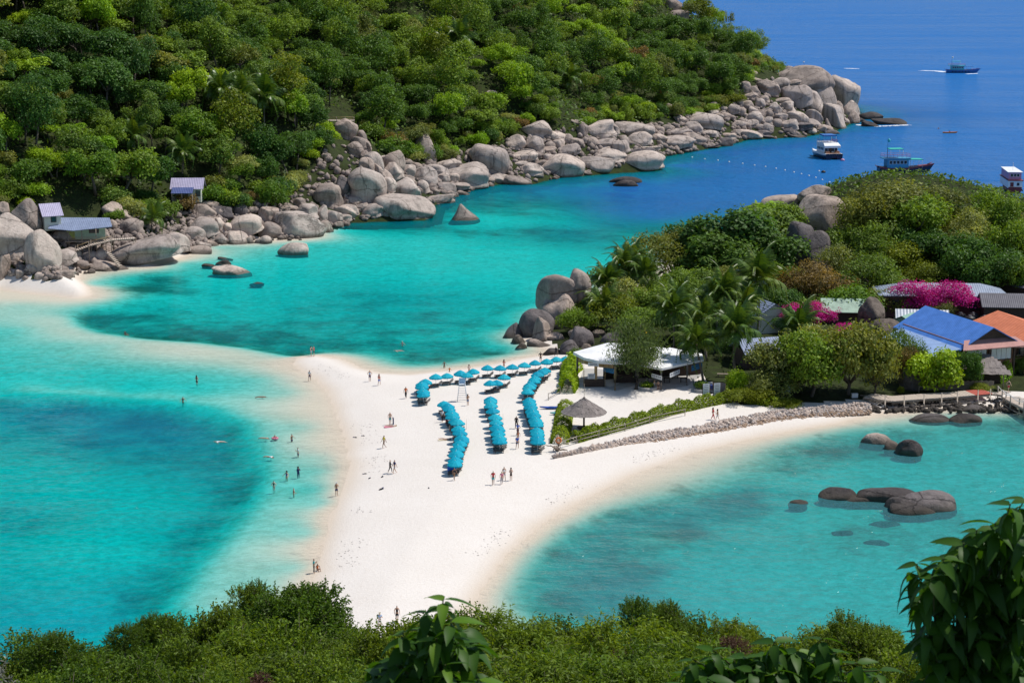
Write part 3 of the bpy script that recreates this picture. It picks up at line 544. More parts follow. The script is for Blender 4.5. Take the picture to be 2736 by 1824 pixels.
BAY_ROCKS = [(2484,1120,96,28,'d',0,0,350),(2577,1121,80,30,'b',0,0,351),(2340,1176,74,36,'m',0,0,352),(2381,1194,34,32,'n',0,0,353),(2428,1200,62,50,'b',0,0,354),(2240,1323,92,36,'b',0,.2,355),(2365,1325,150,42,'b',0,0,356),(2310,1334,110,22,'b',0,0,357),(2478,1345,140,54,'d',0,0,358),(2415,1352,90,44,'b',0,0,359),(2440,1364,110,34,'b',0,.2,366),(2132,1345,46,16,'b',0,.2,360),(2595,1092,56,18,'d',0,0,361),(2250,1413,52,16,'b',0,0,362),(2340,1440,62,14,'b',0,0,363),(1672,492,56,20,'b',0,0,364),(2360,1390,80,14,'b',0,0,365)]
for (x, y, w, h, t, pk, fl, sd_) in BAY_ROCKS:
    o = place_rock(x, y, w, h, t, pk, fl, sd_, NEARMARKS if sd_ != 364 else MARKS, tilt=0.03, blocky=.35, push=0.25, sink=0.0, dome=0.45)
    if o is not None and sd_ in (362, 363, 365): o.location.z -= 0.55
# small broken stones wedged between the boulders: too many to count
g = np.random.default_rng(5); Vs = []; Fs = []; off = 0
Dv1, F1 = ico(1)
cand = 0
for k in range(2800):
    px = g.uniform(30, 2290)
    ylo = np.interp(px, [0, 130, 240, 330, 560, 800, 960, 1170, 1300, 1480, 1770, 2000, 2150, 2300], [742, 745, 728, 700, 650, 640, 592, 548, 500, 480, 420, 375, 366, 316])
    yhi = np.interp(px, [0, 240, 330, 560, 800, 900, 1000, 1170, 1300, 1480, 1770, 1850, 1990, 2050, 2300], [620, 640, 590, 560, 520, 350, 420, 420, 400, 350, 330, 320, 270, 205, 230])
    py = yhi + (ylo + 3 - yhi) * g.random()
    p = hit(px, py)
    if p is None or p[1] < 300: continue
    r = g.uniform(0.35, 1.0) * (0.7 + p[1] / 900)
    a = g.random() * 6.28; s3 = r * g.uniform(0.55, 1.25, 3)
    jit = 1 + (g.random(len(Dv1)) - 0.5) * 0.3
    V = Dv1 * jit[:, None] * s3; V = np.stack([V[:, 0] * math.cos(a) - V[:, 1] * math.sin(a), V[:, 0] * math.sin(a) + V[:, 1] * math.cos(a), V[:, 2]], 1) + p + np.array([0, 0, r * 0.2])
    Vs.append(V); Fs.append(F1 + off); off += len(V)
me = mesh_np('shore_rubble', np.concatenate(Vs), np.concatenate(Fs), ROCK['m'], smooth=True)
tag(put(bpy.data.objects.new('shore_rubble', me)), 'broken grey stones wedged between the shore boulders', 'rubble', kind='stuff')
# ================================================================= VEGETATION
def leaf_mat(name, cols, trans=0.35, rough=0.55, tone=0.55, spec=0.25):
    """leaves: each plant takes its own colour from the list, each leaf its own tone"""
    m, b = new_mat(name); N, L = nt(m); N.remove(b); outn = N['Material Output']
    oi = N.new('ShaderNodeObjectInfo')
    stops = [(i / max(1, len(cols) - 1), c) for i, c in enumerate(cols)]
    c = ramp(m, oi.outputs['Random'], stops)
    t = attr(m, 'tone').outputs['Fac']
    c = mix_col(m, 1.0, c, ramp(m, t, [(0.0, (1 - tone,) * 3), (0.5, (1.0, 1.0, 1.0)), (1.0, (1 + tone * 0.9, 1 + tone * 0.75, 1.0))]), 'MULTIPLY')
    d = N.new('ShaderNodeBsdfPrincipled'); L.new(c, d.inputs['Base Color']); d.inputs['Roughness'].default_value = rough; d.inputs['Specular IOR Level'].default_value = spec
    tl = N.new('ShaderNodeBsdfTranslucent'); L.new(mix_col(m, 1.0, c, (1.35, 1.25, 0.5), 'MULTIPLY'), tl.inputs[0])
    mx = N.new('ShaderNodeMixShader'); mx.inputs[0].default_value = trans; L.new(d.outputs[0], mx.inputs[1]); L.new(tl.outputs[0], mx.inputs[2])
    L.new(mx.outputs[0], outn.inputs['Surface']); return m
LEAF = {
 'dark': leaf_mat('dark_leaves', [(0.048, 0.113, 0.018), (0.077, 0.169, 0.022), (0.065, 0.147, 0.032), (0.116, 0.214, 0.022)]),
 'mid': leaf_mat('green_leaves', [(0.115, 0.227, 0.018), (0.180, 0.281, 0.024), (0.129, 0.216, 0.036), (0.231, 0.344, 0.027)]),
 'bright': leaf_mat('bright_leaves', [(0.194, 0.373, 0.014), (0.319, 0.452, 0.016), (0.228, 0.393, 0.019)]),
 'olive': leaf_mat('olive_leaves', [(0.180, 0.225, 0.042), (0.228, 0.245, 0.042), (0.162, 0.206, 0.058)]),
 'yellow': leaf_mat('yellow_green_leaves', [(0.20, 0.24, 0.012), (0.17, 0.22, 0.015)]),
 'rust': leaf_mat('rusty_leaves', [(0.210, 0.166, 0.052), (0.263, 0.175, 0.061)], tone=0.8),
 'pale': leaf_mat('pale_leaves', [(0.332, 0.366, 0.111), (0.281, 0.323, 0.090)]),
 'magenta': leaf_mat('magenta_bracts', [(0.50, 0.008, 0.27), (0.60, 0.014, 0.34)], trans=0.3, tone=0.5),
 'palm': leaf_mat('palm_leaflets', [(0.075, 0.15, 0.02), (0.10, 0.175, 0.02), (0.14, 0.20, 0.022)], tone=0.6, rough=0.4, spec=0.4, trans=0.22),
 'needle': leaf_mat('needle_leaves', [(0.096, 0.149, 0.052), (0.114, 0.166, 0.052)]),
 'hedge': leaf_mat('hedge_leaves', [(0.221, 0.312, 0.014), (0.260, 0.338, 0.017)], tone=0.7),
 'gloss': leaf_mat('glossy_leaves', [(0.035, 0.10, 0.008), (0.055, 0.14, 0.01)], trans=0.45, rough=0.5, tone=0.5, spec=0.3)}
BARK = simple('bark', (0.13, 0.105, 0.085), 0.95, 0.3, 2.0, 0.5)
PALMBARK = simple('palm_bark', (0.20, 0.165, 0.135), 0.95, 0.25, 3.0, 0.4)
def leaf_cards(C, Nn, size, g, aspect=0.55, fold=0.0, flop=0.75):
    """one rhombic leaf per centre, facing roughly along Nn"""
    n = len(C); Nn = Nn + g.normal(size=(n, 3)) * flop; Nn /= np.linalg.norm(Nn, axis=1)[:, None] + 1e-9
    a = np.cross(Nn, g.normal(size=(n, 3))); a /= np.linalg.norm(a, axis=1)[:, None] + 1e-9
    b = np.cross(Nn, a); s = size * g.uniform(0.65, 1.4, n)[:, None]
    V = np.stack([C - a * s, C + b * s * aspect - Nn * s * 0.1, C + a * s, C - b * s * aspect - Nn * s * 0.1], 1)
    F = np.arange(n * 4).reshape(n, 4); return V.reshape(-1, 3), F
def crown_mesh(name, seed, n=2600, size=0.085, lobes=9, flat=0.75, spread=0.62, tall=0.0, gap=0.0, upward=0.5, aspect=0.55, lobe_r=(0.30, 0.52), inner=0.25, mat=None, base=-0.55):
    """crown of unit radius round the origin made of leafy lobes"""
    g = np.random.default_rng(seed)
    LC = []; LR = []
    for k in range(lobes):
        a = g.random() * 6.283; rr_ = spread * math.sqrt(g.random()); z = (g.random() - 0.35) * flat * (1 - 0.5 * rr_) + tall * (g.random() - 0.3)
        LC.append((rr_ * math.cos(a), rr_ * math.sin(a), max(z, base))); LR.append(g.uniform(*lobe_r) * (1.1 - 0.35 * rr_))
    LC = np.array(LC); LR = np.array(LR); w = LR ** 2 / (LR ** 2).sum()
    k = g.choice(lobes, n, p=w); d = g.normal(size=(n, 3)); d /= np.linalg.norm(d, axis=1)[:, None]
    d[:, 2] = np.where(d[:, 2] < -0.35, -d[:, 2], d[:, 2])
    rad = np.where(g.random(n) < inner, g.uniform(0.45, 0.95, n), g.uniform(0.80, 1.24, n))
    # sprays: leaves bunch on twigs
    ph = np.sin(d @ g.normal(size=3) * 7) * np.sin(d @ g.normal(size=3) * 6); rad = rad * (1 + 0.20 * ph)
    C = LC[k] + d * (LR[k] * rad)[:, None] * np.array([1, 1, 0.85])
    if gap > 0:
        q = np.sin(C @ g.normal(size=3) * 5.5 + 1) + np.sin(C @ g.normal(size=3) * 6.5); keepm = q > gap - 1.6; C = C[keepm]; d = d[keepm]; k = k[keepm]
    q93 = np.percentile(np.hypot(C[:, 0], C[:, 1]), 93); C = C * np.array([0.95 / q93, 0.95 / q93, 0.9 / q93 + 0.1]); LC = LC * (0.95 / q93)
    V, F = leaf_cards(C, d + np.array([0, 0, upward]), size, g, aspect)
    lt = g.random(lobes) * 0.4; tone = np.clip(0.28 + lt[k] + g.normal(size=len(C)) * 0.16, 0, 1)
    return mesh_np(name, V, F, mat or LEAF['mid'], attrs={'tone': np.repeat(tone, 4)}), LC, LR
def trunk_mesh(name, LC, LR, h, seed, thick=0.05, mat=None, bend=0.12):
    """tapered trunk from z=-h to the crown, limbs running into the lobes"""
    g = np.random.default_rng(seed); mb = MB()
    b0 = Vector((g.normal() * bend, g.normal() * bend, -h)); fork = Vector((0, 0, -0.35))
    mid = b0.lerp(fork, 0.5) + Vector((g.normal() * bend * 0.5, g.normal() * bend * 0.5, 0))
    mb.tube([b0, mid, fork], [thick * 1.4, thick, thick * 0.8], 6)
    for c in list(LC)[:7]:
        c = Vector(c); e = fork.lerp(c, 0.95); mm = fork.lerp(c, 0.5) + Vector((g.normal() * 0.06, g.normal() * 0.06, 0.04))
        mb.tube([fork, mm, e], [thick * 0.6, thick * 0.4, thick * 0.12], 4)
    return mb.mesh(name, mat or BARK)
# ---- prototypes
PROTO = {}
def proto(key, seed, h, thick=0.05, **kw):
    c, LC, LR = crown_mesh('crown', seed, **kw); t = trunk_mesh('trunk', LC, LR, h, seed, thick); PROTO.setdefault(key, []).append((c, t, h))
for sd_ in range(4): proto('dome', 10 + sd_, 1.25, n=3600, size=0.058, lobes=22 + 3 * sd_, flat=0.68, spread=0.74, lobe_r=(0.14, 0.44))
for sd_ in range(3): proto('tall', 20 + sd_, 1.7, n=3200, size=0.062, lobes=20, flat=0.9, spread=0.52, tall=0.9, lobe_r=(0.16, 0.42))
for sd_ in range(3): proto('loose', 30 + sd_, 1.4, n=2900, size=0.055, lobes=20, flat=0.75, spread=0.75, gap=0.5, lobe_r=(0.22, 0.36))
for sd_ in range(2): proto('layered', 40 + sd_, 1.3, n=3000, size=0.06, lobes=16, flat=0.5, spread=0.8, lobe_r=(0.24, 0.4), upward=1.4)
for sd_ in range(3): proto('bush', 50 + sd_, 0.6, n=3000, size=0.065, lobes=14, flat=0.55, spread=0.6, thick=0.03, base=-0.35)
# finer crowns for the nearer island
for sd_ in range(3): proto('fdome', 60 + sd_, 1.2, n=8500, size=0.04, lobes=22 + 3 * sd_, flat=0.72, spread=0.74, lobe_r=(0.14, 0.42))
for sd_ in range(2): proto('floose', 70 + sd_, 1.25, n=6000, size=0.036, lobes=24, flat=0.75, spread=0.74, gap=0.45, lobe_r=(0.2, 0.34))
for sd_ in range(2): proto('fbig', 80 + sd_, 1.2, n=4600, size=0.062, lobes=18, flat=0.66, spread=0.68, upward=0.9, lobe_r=(0.24, 0.42))
for sd_ in range(2): proto('fbush', 90 + sd_, 0.65, n=5000, size=0.045, lobes=18, flat=0.55, spread=0.66, base=-0.35, thick=0.03, lobe_r=(0.24, 0.4))
def plant_tree(pk, leaf, loc, r, hscale=1.0, rz=0.0, name='broadleaf_tree', cat='tree', group=None, g=None, sx=1.0, low=None, trunk=True):
    c, t, h = PROTO[pk][(g or RNG).integers(len(PROTO[pk]))]
    root = thing(name, None, cat, loc, rz, group); root.scale = (r * sx, r, r * hscale)
    lift = h if low is None else low
    oc = bpy.data.objects.new('crown', c); put(oc, root); oc.location = (0, 0, lift)
    oc.material_slots[0].link = 'OBJECT'; oc.material_slots[0].material = LEAF[leaf]
    if trunk:
        ot = bpy.data.objects.new('trunk', t); put(ot, root); ot.location = (0, 0, lift)
    return root
# ---- forest on the far hillside
VEG = np.array([(-200, 540), (0, 555), (100, 560), (160, 600), (270, 600), (330, 585), (430, 590), (480, 580), (530, 545), (640, 575), (720, 560), (790, 520), (800, 470), (850, 430), (890, 345), (960, 350), (1000, 400), (1050, 425), (1120, 440), (1200, 430), (1250, 395), (1310, 398), (1360, 372), (1400, 335), (1450, 322), (1500, 350), (1560, 345), (1600, 320), (1650, 328), (1720, 330), (1770, 318), (1830, 322), (1900, 300), (1970, 282), (1990, 250), (2000, 205), (2050, 190), (2085, 200), (2100, 175), (2110, 150)], float)
CLEAR = [(445, 450, 560, 545), (95, 530, 275, 615), (868, 300, 955, 345), (1795, 0, 1830, 60), (1300, 235, 1335, 275), (590, 320, 720, 365), (1480, 290, 1560, 330)]
PALM_FAR = [(587, 238, 75, 320, 60), (642, 250, 72, 358, 58), (704, 256, 85, 350, 66), (355, 360, 66, 420, 40), (487, 402, 70, 465, 45), (1187, 108, 58, 150, 30), (1227, 98, 66, 150, 34), (1518, 208, 62, 250, 32), (1030, 116, 46, 140, 22)]
g = np.random.default_rng(21)
cands = []
ys = 345.0
while ys < 900:
    for xs_ in np.arange(-190, 118, 5.5 + (ys - 400) * 0.004):
        x = xs_ + g.uniform(-2.6, 2.6); y = ys + g.uniform(-2.6, 2.6)
        cands.append((x, y))
    ys += 5.6 + (ys - 400) * 0.006
P = np.array(cands); inF = signed_dist(P, POLY_FAR) > 4
P = P[inF]; PZ = terrain(P[:, 0], P[:, 1])
forest = []
for (x, y), z in zip(P, PZ):
    u, v, dep = to_px((x, y, z))
    if u < -120 or u > 2200 or v < -150 or z < 0.8: continue
    if v > np.interp(u, VEG[:, 0], VEG[:, 1]): continue
    if u > 2112: continue
    # hidden behind a ridge?
    hp = hit(u, v)
    if hp is None or abs(hp[1] - y) > 16: continue
    bad = False
    for (x0, y0, x1, y1) in CLEAR:
        if x0 - 22 < u < x1 + 22 and y0 - 8 < v < y1 + 34: bad = True
    for (px, py, pw, pb, ph) in PALM_FAR:
        if abs(u - px) < pw * 0.36 and pb - 24 < v < pb + 40: bad = True
    if bad: continue
    forest.append((x, y, z, u, v))
forest.sort(key=lambda t: t[1])
open('/tmp/dbg','w').write('forest %d' % len(forest))
KINDS = [('dome', 'dark', .20), ('dome', 'mid', .20), ('tall', 'mid', .08), ('tall', 'dark', .08), ('loose', 'olive', .10), ('dome', 'bright', .06), ('loose', 'mid', .08), ('layered', 'mid', .05), ('layered', 'bright', .03), ('loose', 'pale', .03), ('dome', 'olive', .03), ('loose', 'rust', .012), ('tall', 'yellow', .018)]
kp = np.array([k[2] for k in KINDS]); kp /= kp.sum()
WORD = {'dark': 'dark green', 'mid': 'mid green', 'bright': 'bright green', 'olive': 'olive', 'yellow': 'yellow-green', 'rust': 'rusty', 'pale': 'pale grey-green'}
SHAPE = {'dome': 'domed', 'tall': 'tall', 'loose': 'loose', 'layered': 'layered', 'bush': 'bushy'}
far_verts = []; stuffV = []; stuffF = []; stuffT = []; so = 0; nfar = 0
for i, (x, y, z, u, v) in enumerate(forest):
    k = g.choice(len(KINDS), p=kp)
    pk, lf, _ = KINDS[k]
    # patches of like trees
    pn = float(vnoise(np.array([x]), np.array([y]), 24, 11)[0])
    if pn > 0.74 and g.random() < 0.5: pk, lf = 'dome', 'bright'
    elif pn < 0.36 and g.random() < 0.65: pk, lf = 'dome', 'dark'
    if 940 < u < 990 and v < 60: lf = 'pale'
    edge = np.interp(u, VEG[:, 0], VEG[:, 1]) - v
    r = g.uniform(2.6, 5.6) if edge > 30 else g.uniform(2.6, 4.2)
    if g.random() < 0.10: r *= 1.3
    low = None
    if edge < 26: low = 0.5; pk = 'bush' if g.random() < 0.5 else pk
    hs = g.uniform(0.75, 1.3)
    if i < 296:
        t = plant_tree(pk, lf, (x, y, z - 0.3), r, hs, g.random() * 6.28, 'broadleaf_tree', 'tree', 'broadleaf trees on the hillside', g, g.uniform(0.72, 1.3), low)
        auto_label(t, f"{'broad' if r > 5 else SHAPE[pk]} {WORD[lf]}", 'hillside tree', u, v, MARKS)
    else:
        c, t, h = PROTO[pk][g.integers(len(PROTO[pk]))]
        n = len(c.vertices); co = np.empty(n * 3, np.float32); c.vertices.foreach_get('co', co); co = co.reshape(-1, 3)
        tn = np.empty(n, np.float32); c.attributes['tone'].data.foreach_get('value', tn)
        a = g.random() * 6.28; co = co * np.array([r, r, r * hs]); co = np.stack([co[:, 0] * math.cos(a) - co[:, 1] * math.sin(a), co[:, 0] * math.sin(a) + co[:, 1] * math.cos(a), co[:, 2]], 1) + np.array([x, y, z - 0.3 + (h if low is None else low) * r * hs])
        # every second leaf is enough this far away
        sel = g.random(n // 4) < 0.75; co = co.reshape(-1, 4, 3)[sel].reshape(-1, 3); tn = tn.reshape(-1, 4)[sel].ravel(); nn = len(co)
        base = np.array(LEAF_COL[lf]) if False else None
        stuffV.append(co); stuffF.append(np.arange(so, so + nn).reshape(-1, 4)); so += nn
        stuffT.append((lf, nn, tn)); nfar += 1
if stuffV:
    order = ['dark', 'mid', 'bright', 'olive', 'yellow', 'rust', 'pale']
    mi = np.concatenate([np.full(nn // 4, order.index(lf)) for lf, nn, _ in stuffT])
    me = mesh_np('distant_forest', np.concatenate(stuffV), np.concatenate(stuffF), [LEAF[k] for k in order], mi, attrs={'tone': np.concatenate([t for _, _, t in stuffT])})
    tag(put(bpy.data.objects.new('distant_forest', me)), 'far green wood covering the upper slope and ridge', 'wood', kind='stuff')
# bushes along the foot of the wood, just above the boulders
g = np.random.default_rng(44); nb = 0; placed = []
for k in range(4000):
    if nb >= 120: break
    u = g.uniform(-30, 2100); e = np.interp(u, VEG[:, 0], VEG[:, 1]); v = e - g.uniform(2, 46)
    if any(x0 - 6 < u < x1 + 6 and y0 < v < y1 + 16 for (x0, y0, x1, y1) in CLEAR): continue
    p = hit(u, v)
    if p is None or p[2] < 0.6 or any((p[0] - q[0]) ** 2 + (p[1] - q[1]) ** 2 < 12 for q in placed): continue
    placed.append(p); nb += 1
    lf = g.choice(['mid', 'dark', 'bright', 'olive', 'pale', 'rust', 'yellow'], p=[.3, .2, .2, .15, .08, .05, .02])
    if 780 < u < 960 and 330 < v < 470: lf = 'bright'
    if 770 < u < 890 and 430 < v < 530: lf = 'pale'
    t = plant_tree('bush', lf, p - np.array([0, 0, 0.2]), g.uniform(1.6, 3.6), g.uniform(0.8, 1.3), g.random() * 6.28, 'shrub', 'shrub', 'shrubs above the shore boulders', g, g.uniform(0.9, 1.3), 0.5, trunk=False)
    auto_label(t, f"leafy {WORD[lf]}", 'hillside shrub', u, v, MARKS)
# undergrowth that closes the gaps between the hillside trunks
g = np.random.default_rng(31); UC = []; 
for k in range(100000):
    x = g.uniform(-175, 118); y = g.uniform(350, 830); UC.append((x, y))
UC = np.array(UC); zc = terrain(UC[:, 0], UC[:, 1]); dd = UC[:, 1] * CT - (zc - CAMZ) * ST
u = CX + FPX * UC[:, 0] / dd; v = CY - FPX * (UC[:, 1] * ST + (zc - CAMZ) * CT) / dd
ok = (signed_dist(UC, POLY_FAR) > 4) & (v < np.interp(u, VEG[:, 0], VEG[:, 1]) + 4) & (v > -140) & (u > -80) & (u < 2112) & (zc > 0.8)
for (x0, y0, x1, y1) in CLEAR[:3]: ok &= ~((u > x0) & (u < x1) & (v > y0) & (v < y1))
C = np.stack([UC[ok, 0], UC[ok, 1], zc[ok] + g.uniform(0.1, 2.4, ok.sum())], 1)
V, F = leaf_cards(C, np.tile([0, -0.3, 1.0], (len(C), 1)), 0.6, g)
tag(put(bpy.data.objects.new('undergrowth', mesh_np('undergrowth', V, F, LEAF['mid'], attrs={'tone': np.repeat(g.uniform(0, 0.55, len(C)), 4)}))), 'low leafy undergrowth between the hillside trees', 'undergrowth', kind='stuff')
g = np.random.default_rng(33); UC = np.stack([g.uniform(5, 150, 30000), g.uniform(285, 440, 30000)], 1)
zc = terrain(UC[:, 0], UC[:, 1]); ok = (zc > 2.2) & (signed_dist(UC, POLY_NEAR) > 3)
C = np.stack([UC[ok, 0], UC[ok, 1], zc[ok] + g.uniform(0.05, 1.2, ok.sum())], 1)
V, F = leaf_cards(C, np.tile([0, -0.3, 1.0], (len(C), 1)), 0.4, g)
tag(put(bpy.data.objects.new('hump_undergrowth', mesh_np('hump_undergrowth', V, F, LEAF['mid'], attrs={'tone': np.repeat(g.uniform(0, 0.5, len(C)), 4)}))), 'low scrub under the trees of the near island hump', 'undergrowth', kind='stuff')
# ---- palms
def frond_mesh(seed, n=20, droop=1.0, wide=0.26):
    """one feather frond of unit length arching out along +X"""
    g = np.random.default_rng(seed); mb = MB()
    def spine(t): return Vector((t * (1 - 0.22 * droop * t * t), 0.0, 0.30 * t - (0.30 + 0.42 * droop) * t * t * t))
    pts = [spine(t) for t in np.linspace(0, 1, 7)]
    mb.tube(pts, [0.016, 0.013, 0.011, 0.009, 0.007, 0.005, 0.002], 4)
    nv0 = len(mb.v)
    for i in range(n):
        t = 0.14 + 0.85 * i / (n - 1); p = spine(t); q = spine(min(1, t + 0.02)); ax = (q - p).normalized()
        L_ = wide * (math.sin(min(1.0, 0.25 + t * 1.05) * math.pi) ** 0.6) * g.uniform(0.85, 1.15) + 0.05
        for s in (-1, 1):
            dirv = (Vector((0.55, s * 0.8, -0.42 - 0.25 * g.random()))).normalized()
            wv = ax * 0.021
            a = p - wv; b_ = p + wv; m1 = p + dirv * L_ * 0.55 + Vector((0, 0, 0.02)); e = p + dirv * L_ + Vector((0, 0, -0.07 * L_ / 0.3))
            mb.add([a, b_, m1 + wv * 0.8, e, m1 - wv * 0.8], [(0, 1, 2, 4), (4, 2, 3)])
    tone = np.full(len(mb.v), 0.85); tone[nv0:] = np.repeat(g.uniform(0.15, 0.75, (len(mb.v) - nv0) // 5), 5)
    return mesh_np('frond', mb.v, mb.f, LEAF['palm'], None, attrs={'tone': tone})
FROND = [frond_mesh(i, 26, d) for i, d in enumerate((0.2, 0.7, 1.1, 1.6, 2.2))]
NUT = simple('coconut_husk', (0.16, 0.12, 0.03), 0.7)
def nut_mesh():
    return MB().lathe([(0.001, -0.14), (0.09, -0.09), (0.12, 0), (0.08, 0.09), (0.001, 0.13)], 8).mesh('coconut', NUT)
NUTM = nut_mesh()
def palm(base, top, length, seed, label, group, nf=17, name='coconut_palm', nuts=True):
    g = np.random.default_rng(seed); base = Vector(base); top = Vector(top)
    root = thing(name, label, 'palm tree', base, 0, group)
    d = top - base; lean = Vector((g.normal() * 0.5, g.normal() * 0.3, 0))
    mb = MB(); pts = [Vector((0, 0, -0.3)) + d * t + lean * math.sin(t * math.pi) * 0.9 for t in np.linspace(0, 1, 8)]
    r0 = 0.17 + 0.006 * d.length; mb.tube(pts, [r0 * (1.35 if i == 0 else 1.0 - 0.055 * i) for i in range(8)], 8)
    for t in np.linspace(0.06, 0.96, max(4, int(d.length / 0.45))):
        i = min(6, int(t * 7)); p = pts[i].lerp(pts[i + 1], t * 7 - i); mb.lathe([(r0 * 1.04 * (1 - 0.36 * t), -0.04), (r0 * 1.1 * (1 - 0.36 * t), 0), (r0 * 0.95 * (1 - 0.36 * t), 0.05)], 8, p)
    mb.build('trunk', PALMBARK, root)
    tip = pts[-1]
    for i in range(nf):
        a = 2.399963 * i + g.uniform(-0.25, 0.25); f = i / (nf - 1)
        kind = min(4, int(f * 4.6)); el = R(68) * (1 - f) ** 1.0 - R(22) * f + g.uniform(-0.12, 0.12)
        o = bpy.data.objects.new('frond', FROND[kind]); put(o, root)
        o.location = tip + Vector((0, 0, 0.05 * (1 - f))); o.rotation_euler = (g.uniform(-0.25, 0.25), -el, a); s_ = length * g.uniform(0.85, 1.1); o.scale = (s_, s_, s_)
    if nuts:
        for i in range(5):
            a = i * 1.3 + g.random(); o = bpy.data.objects.new('coconut', NUTM); put(o, root); o.location = tip + Vector((math.cos(a) * 0.24, math.sin(a) * 0.24, -0.22))
    return root
PALM_WORD = ['first of the three tall palms on the hillside, nearest the huts', 'middle of the three tall palms standing on the hillside', 'last of the three tall hillside palms, nearest the timber deck', 'coconut palm in the trees uphill from the gabled hut', 'coconut palm just above the stilt hut with blue porch roof', 'lower one of the pair of palms high on the wooded slope', 'upper one of the pair of palms high on the wooded slope', 'lone palm rising from the forest above the bay boulders', 'small palm half hidden in forest near the pair of palms']
for i, (px, py, pw, pb, ph) in enumerate(PALM_FAR):
    b = hit(px + (2 if i < 3 else 0), pb)
    t = at_dist(px, py, b[1]); palm(b, t, 0.62 * pw / FPX * b[1] * 1.75, 400 + i, PALM_WORD[i], 'coconut palms on the far hillside', 16)
b = hit(408, 622); palm(b, b + np.array([0.2, 0, 3.6]), 5.2, 420, 'low bright yellow-green palm among boulders beside the cove walkway', 'coconut palms on the far hillside', 15, nuts=False)
# ---- trees of the near island (display-pixel places: centre, size)
NEAR_TREES = [(1640,600,130,90,'fbig','dark',0),(1600,570,110,90,'fbig','dark',0),(1700,560,150,110,'fbig','dark',0),(1770,525,130,90,'fbig','mid',0),(1740,500,110,60,'fbig','bright',0),(1810,505,80,70,'fbig','mid',0),(1760,590,120,90,'fbig','dark',0),(1690,610,100,80,'fbig','dark',0),(1505,600,120,100,'floose','olive',0),(1560,580,90,80,'floose','olive',0),
 (2060,472,170,86,'floose','olive',0),(1990,500,110,110,'fdome','olive',0),(2080,510,160,110,'fdome','mid',0),(2150,488,110,84,'floose','olive',0),(2290,505,110,110,'fdome','mid',0),(2220,540,100,90,'floose','pale',0),(2180,505,70,60,'fdome','yellow',0),(2330,570,100,120,'fdome','mid',0),(2130,570,120,100,'fdome','dark',0),(2010,570,110,90,'floose','mid',0),(1960,560,100,80,'fdome','mid',0),
 (2060,600,110,80,'fdome','yellow',0),(2110,640,100,60,'floose','yellow',0),(2200,600,130,110,'fdome','dark',0),(2270,620,130,110,'fdome','dark',0),(2240,580,100,90,'floose','pale',0),(2330,640,80,90,'fdome','mid',0),(1930,625,110,90,'floose','olive',0),(2000,640,120,90,'floose','mid',0),(1850,650,110,80,'floose','rust',0),(1900,670,110,80,'floose','rust',0),(1800,640,70,60,'fdome','mid',0),(1960,690,110,70,'fbush','mid',0),(2030,690,90,60,'fbush','olive',0),(1790,690,90,60,'fbush','dark',0),(1870,710,80,50,'fbush','mid',0),
 (1330,690,50,80,'fbush','dark',0),(1325,735,70,60,'fbush','mid',0),(1400,650,90,70,'fbush','mid',0),(1440,690,100,80,'floose','pale',0),(1400,720,100,70,'floose','yellow',0),(1480,660,90,70,'floose','mid',0),(1520,690,110,80,'fdome','mid',0),(1580,660,100,80,'fdome','mid',0),(1480,740,100,60,'fbush','mid',0),(1560,750,100,60,'fbush','dark',0),(1640,700,100,70,'fdome','mid',0),(1680,650,90,70,'fdome','olive',0),(1740,690,90,70,'fdome','dark',0),
 (1800,850,130,120,'fdome','olive',908),(1870,840,140,150,'fdome','mid',912),(1950,825,150,160,'fdome','olive',905),(2010,850,90,120,'floose','olive',905),(1770,885,90,70,'fbush','olive',918),(1860,800,110,80,'floose','pale',890),(2060,790,70,70,'floose','mid',870),(2090,830,60,60,'floose','rust',885),(2150,845,95,90,'fbig','bright',900),(2105,800,60,70,'floose','mid',880),(2217,850,62,85,'fdome','dark',895),(2150,705,70,40,'fdome','pale',735),(1700,870,50,50,'fbush','bright',905),(1745,905,60,40,'fbush','yellow',925),(1690,905,60,30,'fbush','yellow',925),(1800,925,60,20,'fbush','yellow',933),(1612,884,30,24,'fbush','dark',892),(2255,892,45,24,'fbush','yellow',902),(2070,890,14,34,'fbush','yellow',904),(1570,700,60,50,'fdome','dark',0),(1640,760,70,60,'fbush','dark',0),(1590,780,60,60,'fbush','mid',0),(1700,790,70,60,'fbush','dark',0),(1330,810,36,30,'fbush','mid',836),(2345,800,30,40,'fdome','mid',860),(2310,510,80,60,'floose','olive',0),(1800,740,60,40,'fbush','dark',0)]
g = np.random.default_rng(77)
def by_max(a, b): return b < 780
for (cx_, cy_, w, h, pk, lf, bpy_) in NEAR_TREES:
    px, py, w_, h_ = cx_ * KD, cy_ * KD, w * KD, h * KD
    by = bpy_ * KD if bpy_ else py + h_ * 0.55
    b = hit(px, by, ymin=250)
    if b is None: continue
    dep = b[1]; r = w_ / 2 / FPX * dep * 1.36; H = (by - (py - h_ * 0.60)) / FPX * dep
    bush = pk == 'fbush'
    low = 0.5 if bush else (0.62 if by_max(cx_, cy_) else 0.56)
    hs = max(0.5, min(1.9, H / (r * (low + 0.72)))); 
    t = plant_tree(pk, lf, b - np.array([0, 0, 0.25]), r, hs, g.random() * 6.28, 'shrub' if bush else 'broadleaf_tree', 'shrub' if bush else 'tree', 'trees and shrubs of the near island', g, 1.0, low)
    auto_label(t, f"{'leafy' if bush else {'fdome': 'dense', 'floose': 'loose', 'fbig': 'large-leaved'}[pk]} {WORD[lf]}", 'island shrub' if bush else 'island tree', px, py, NEARMARKS)
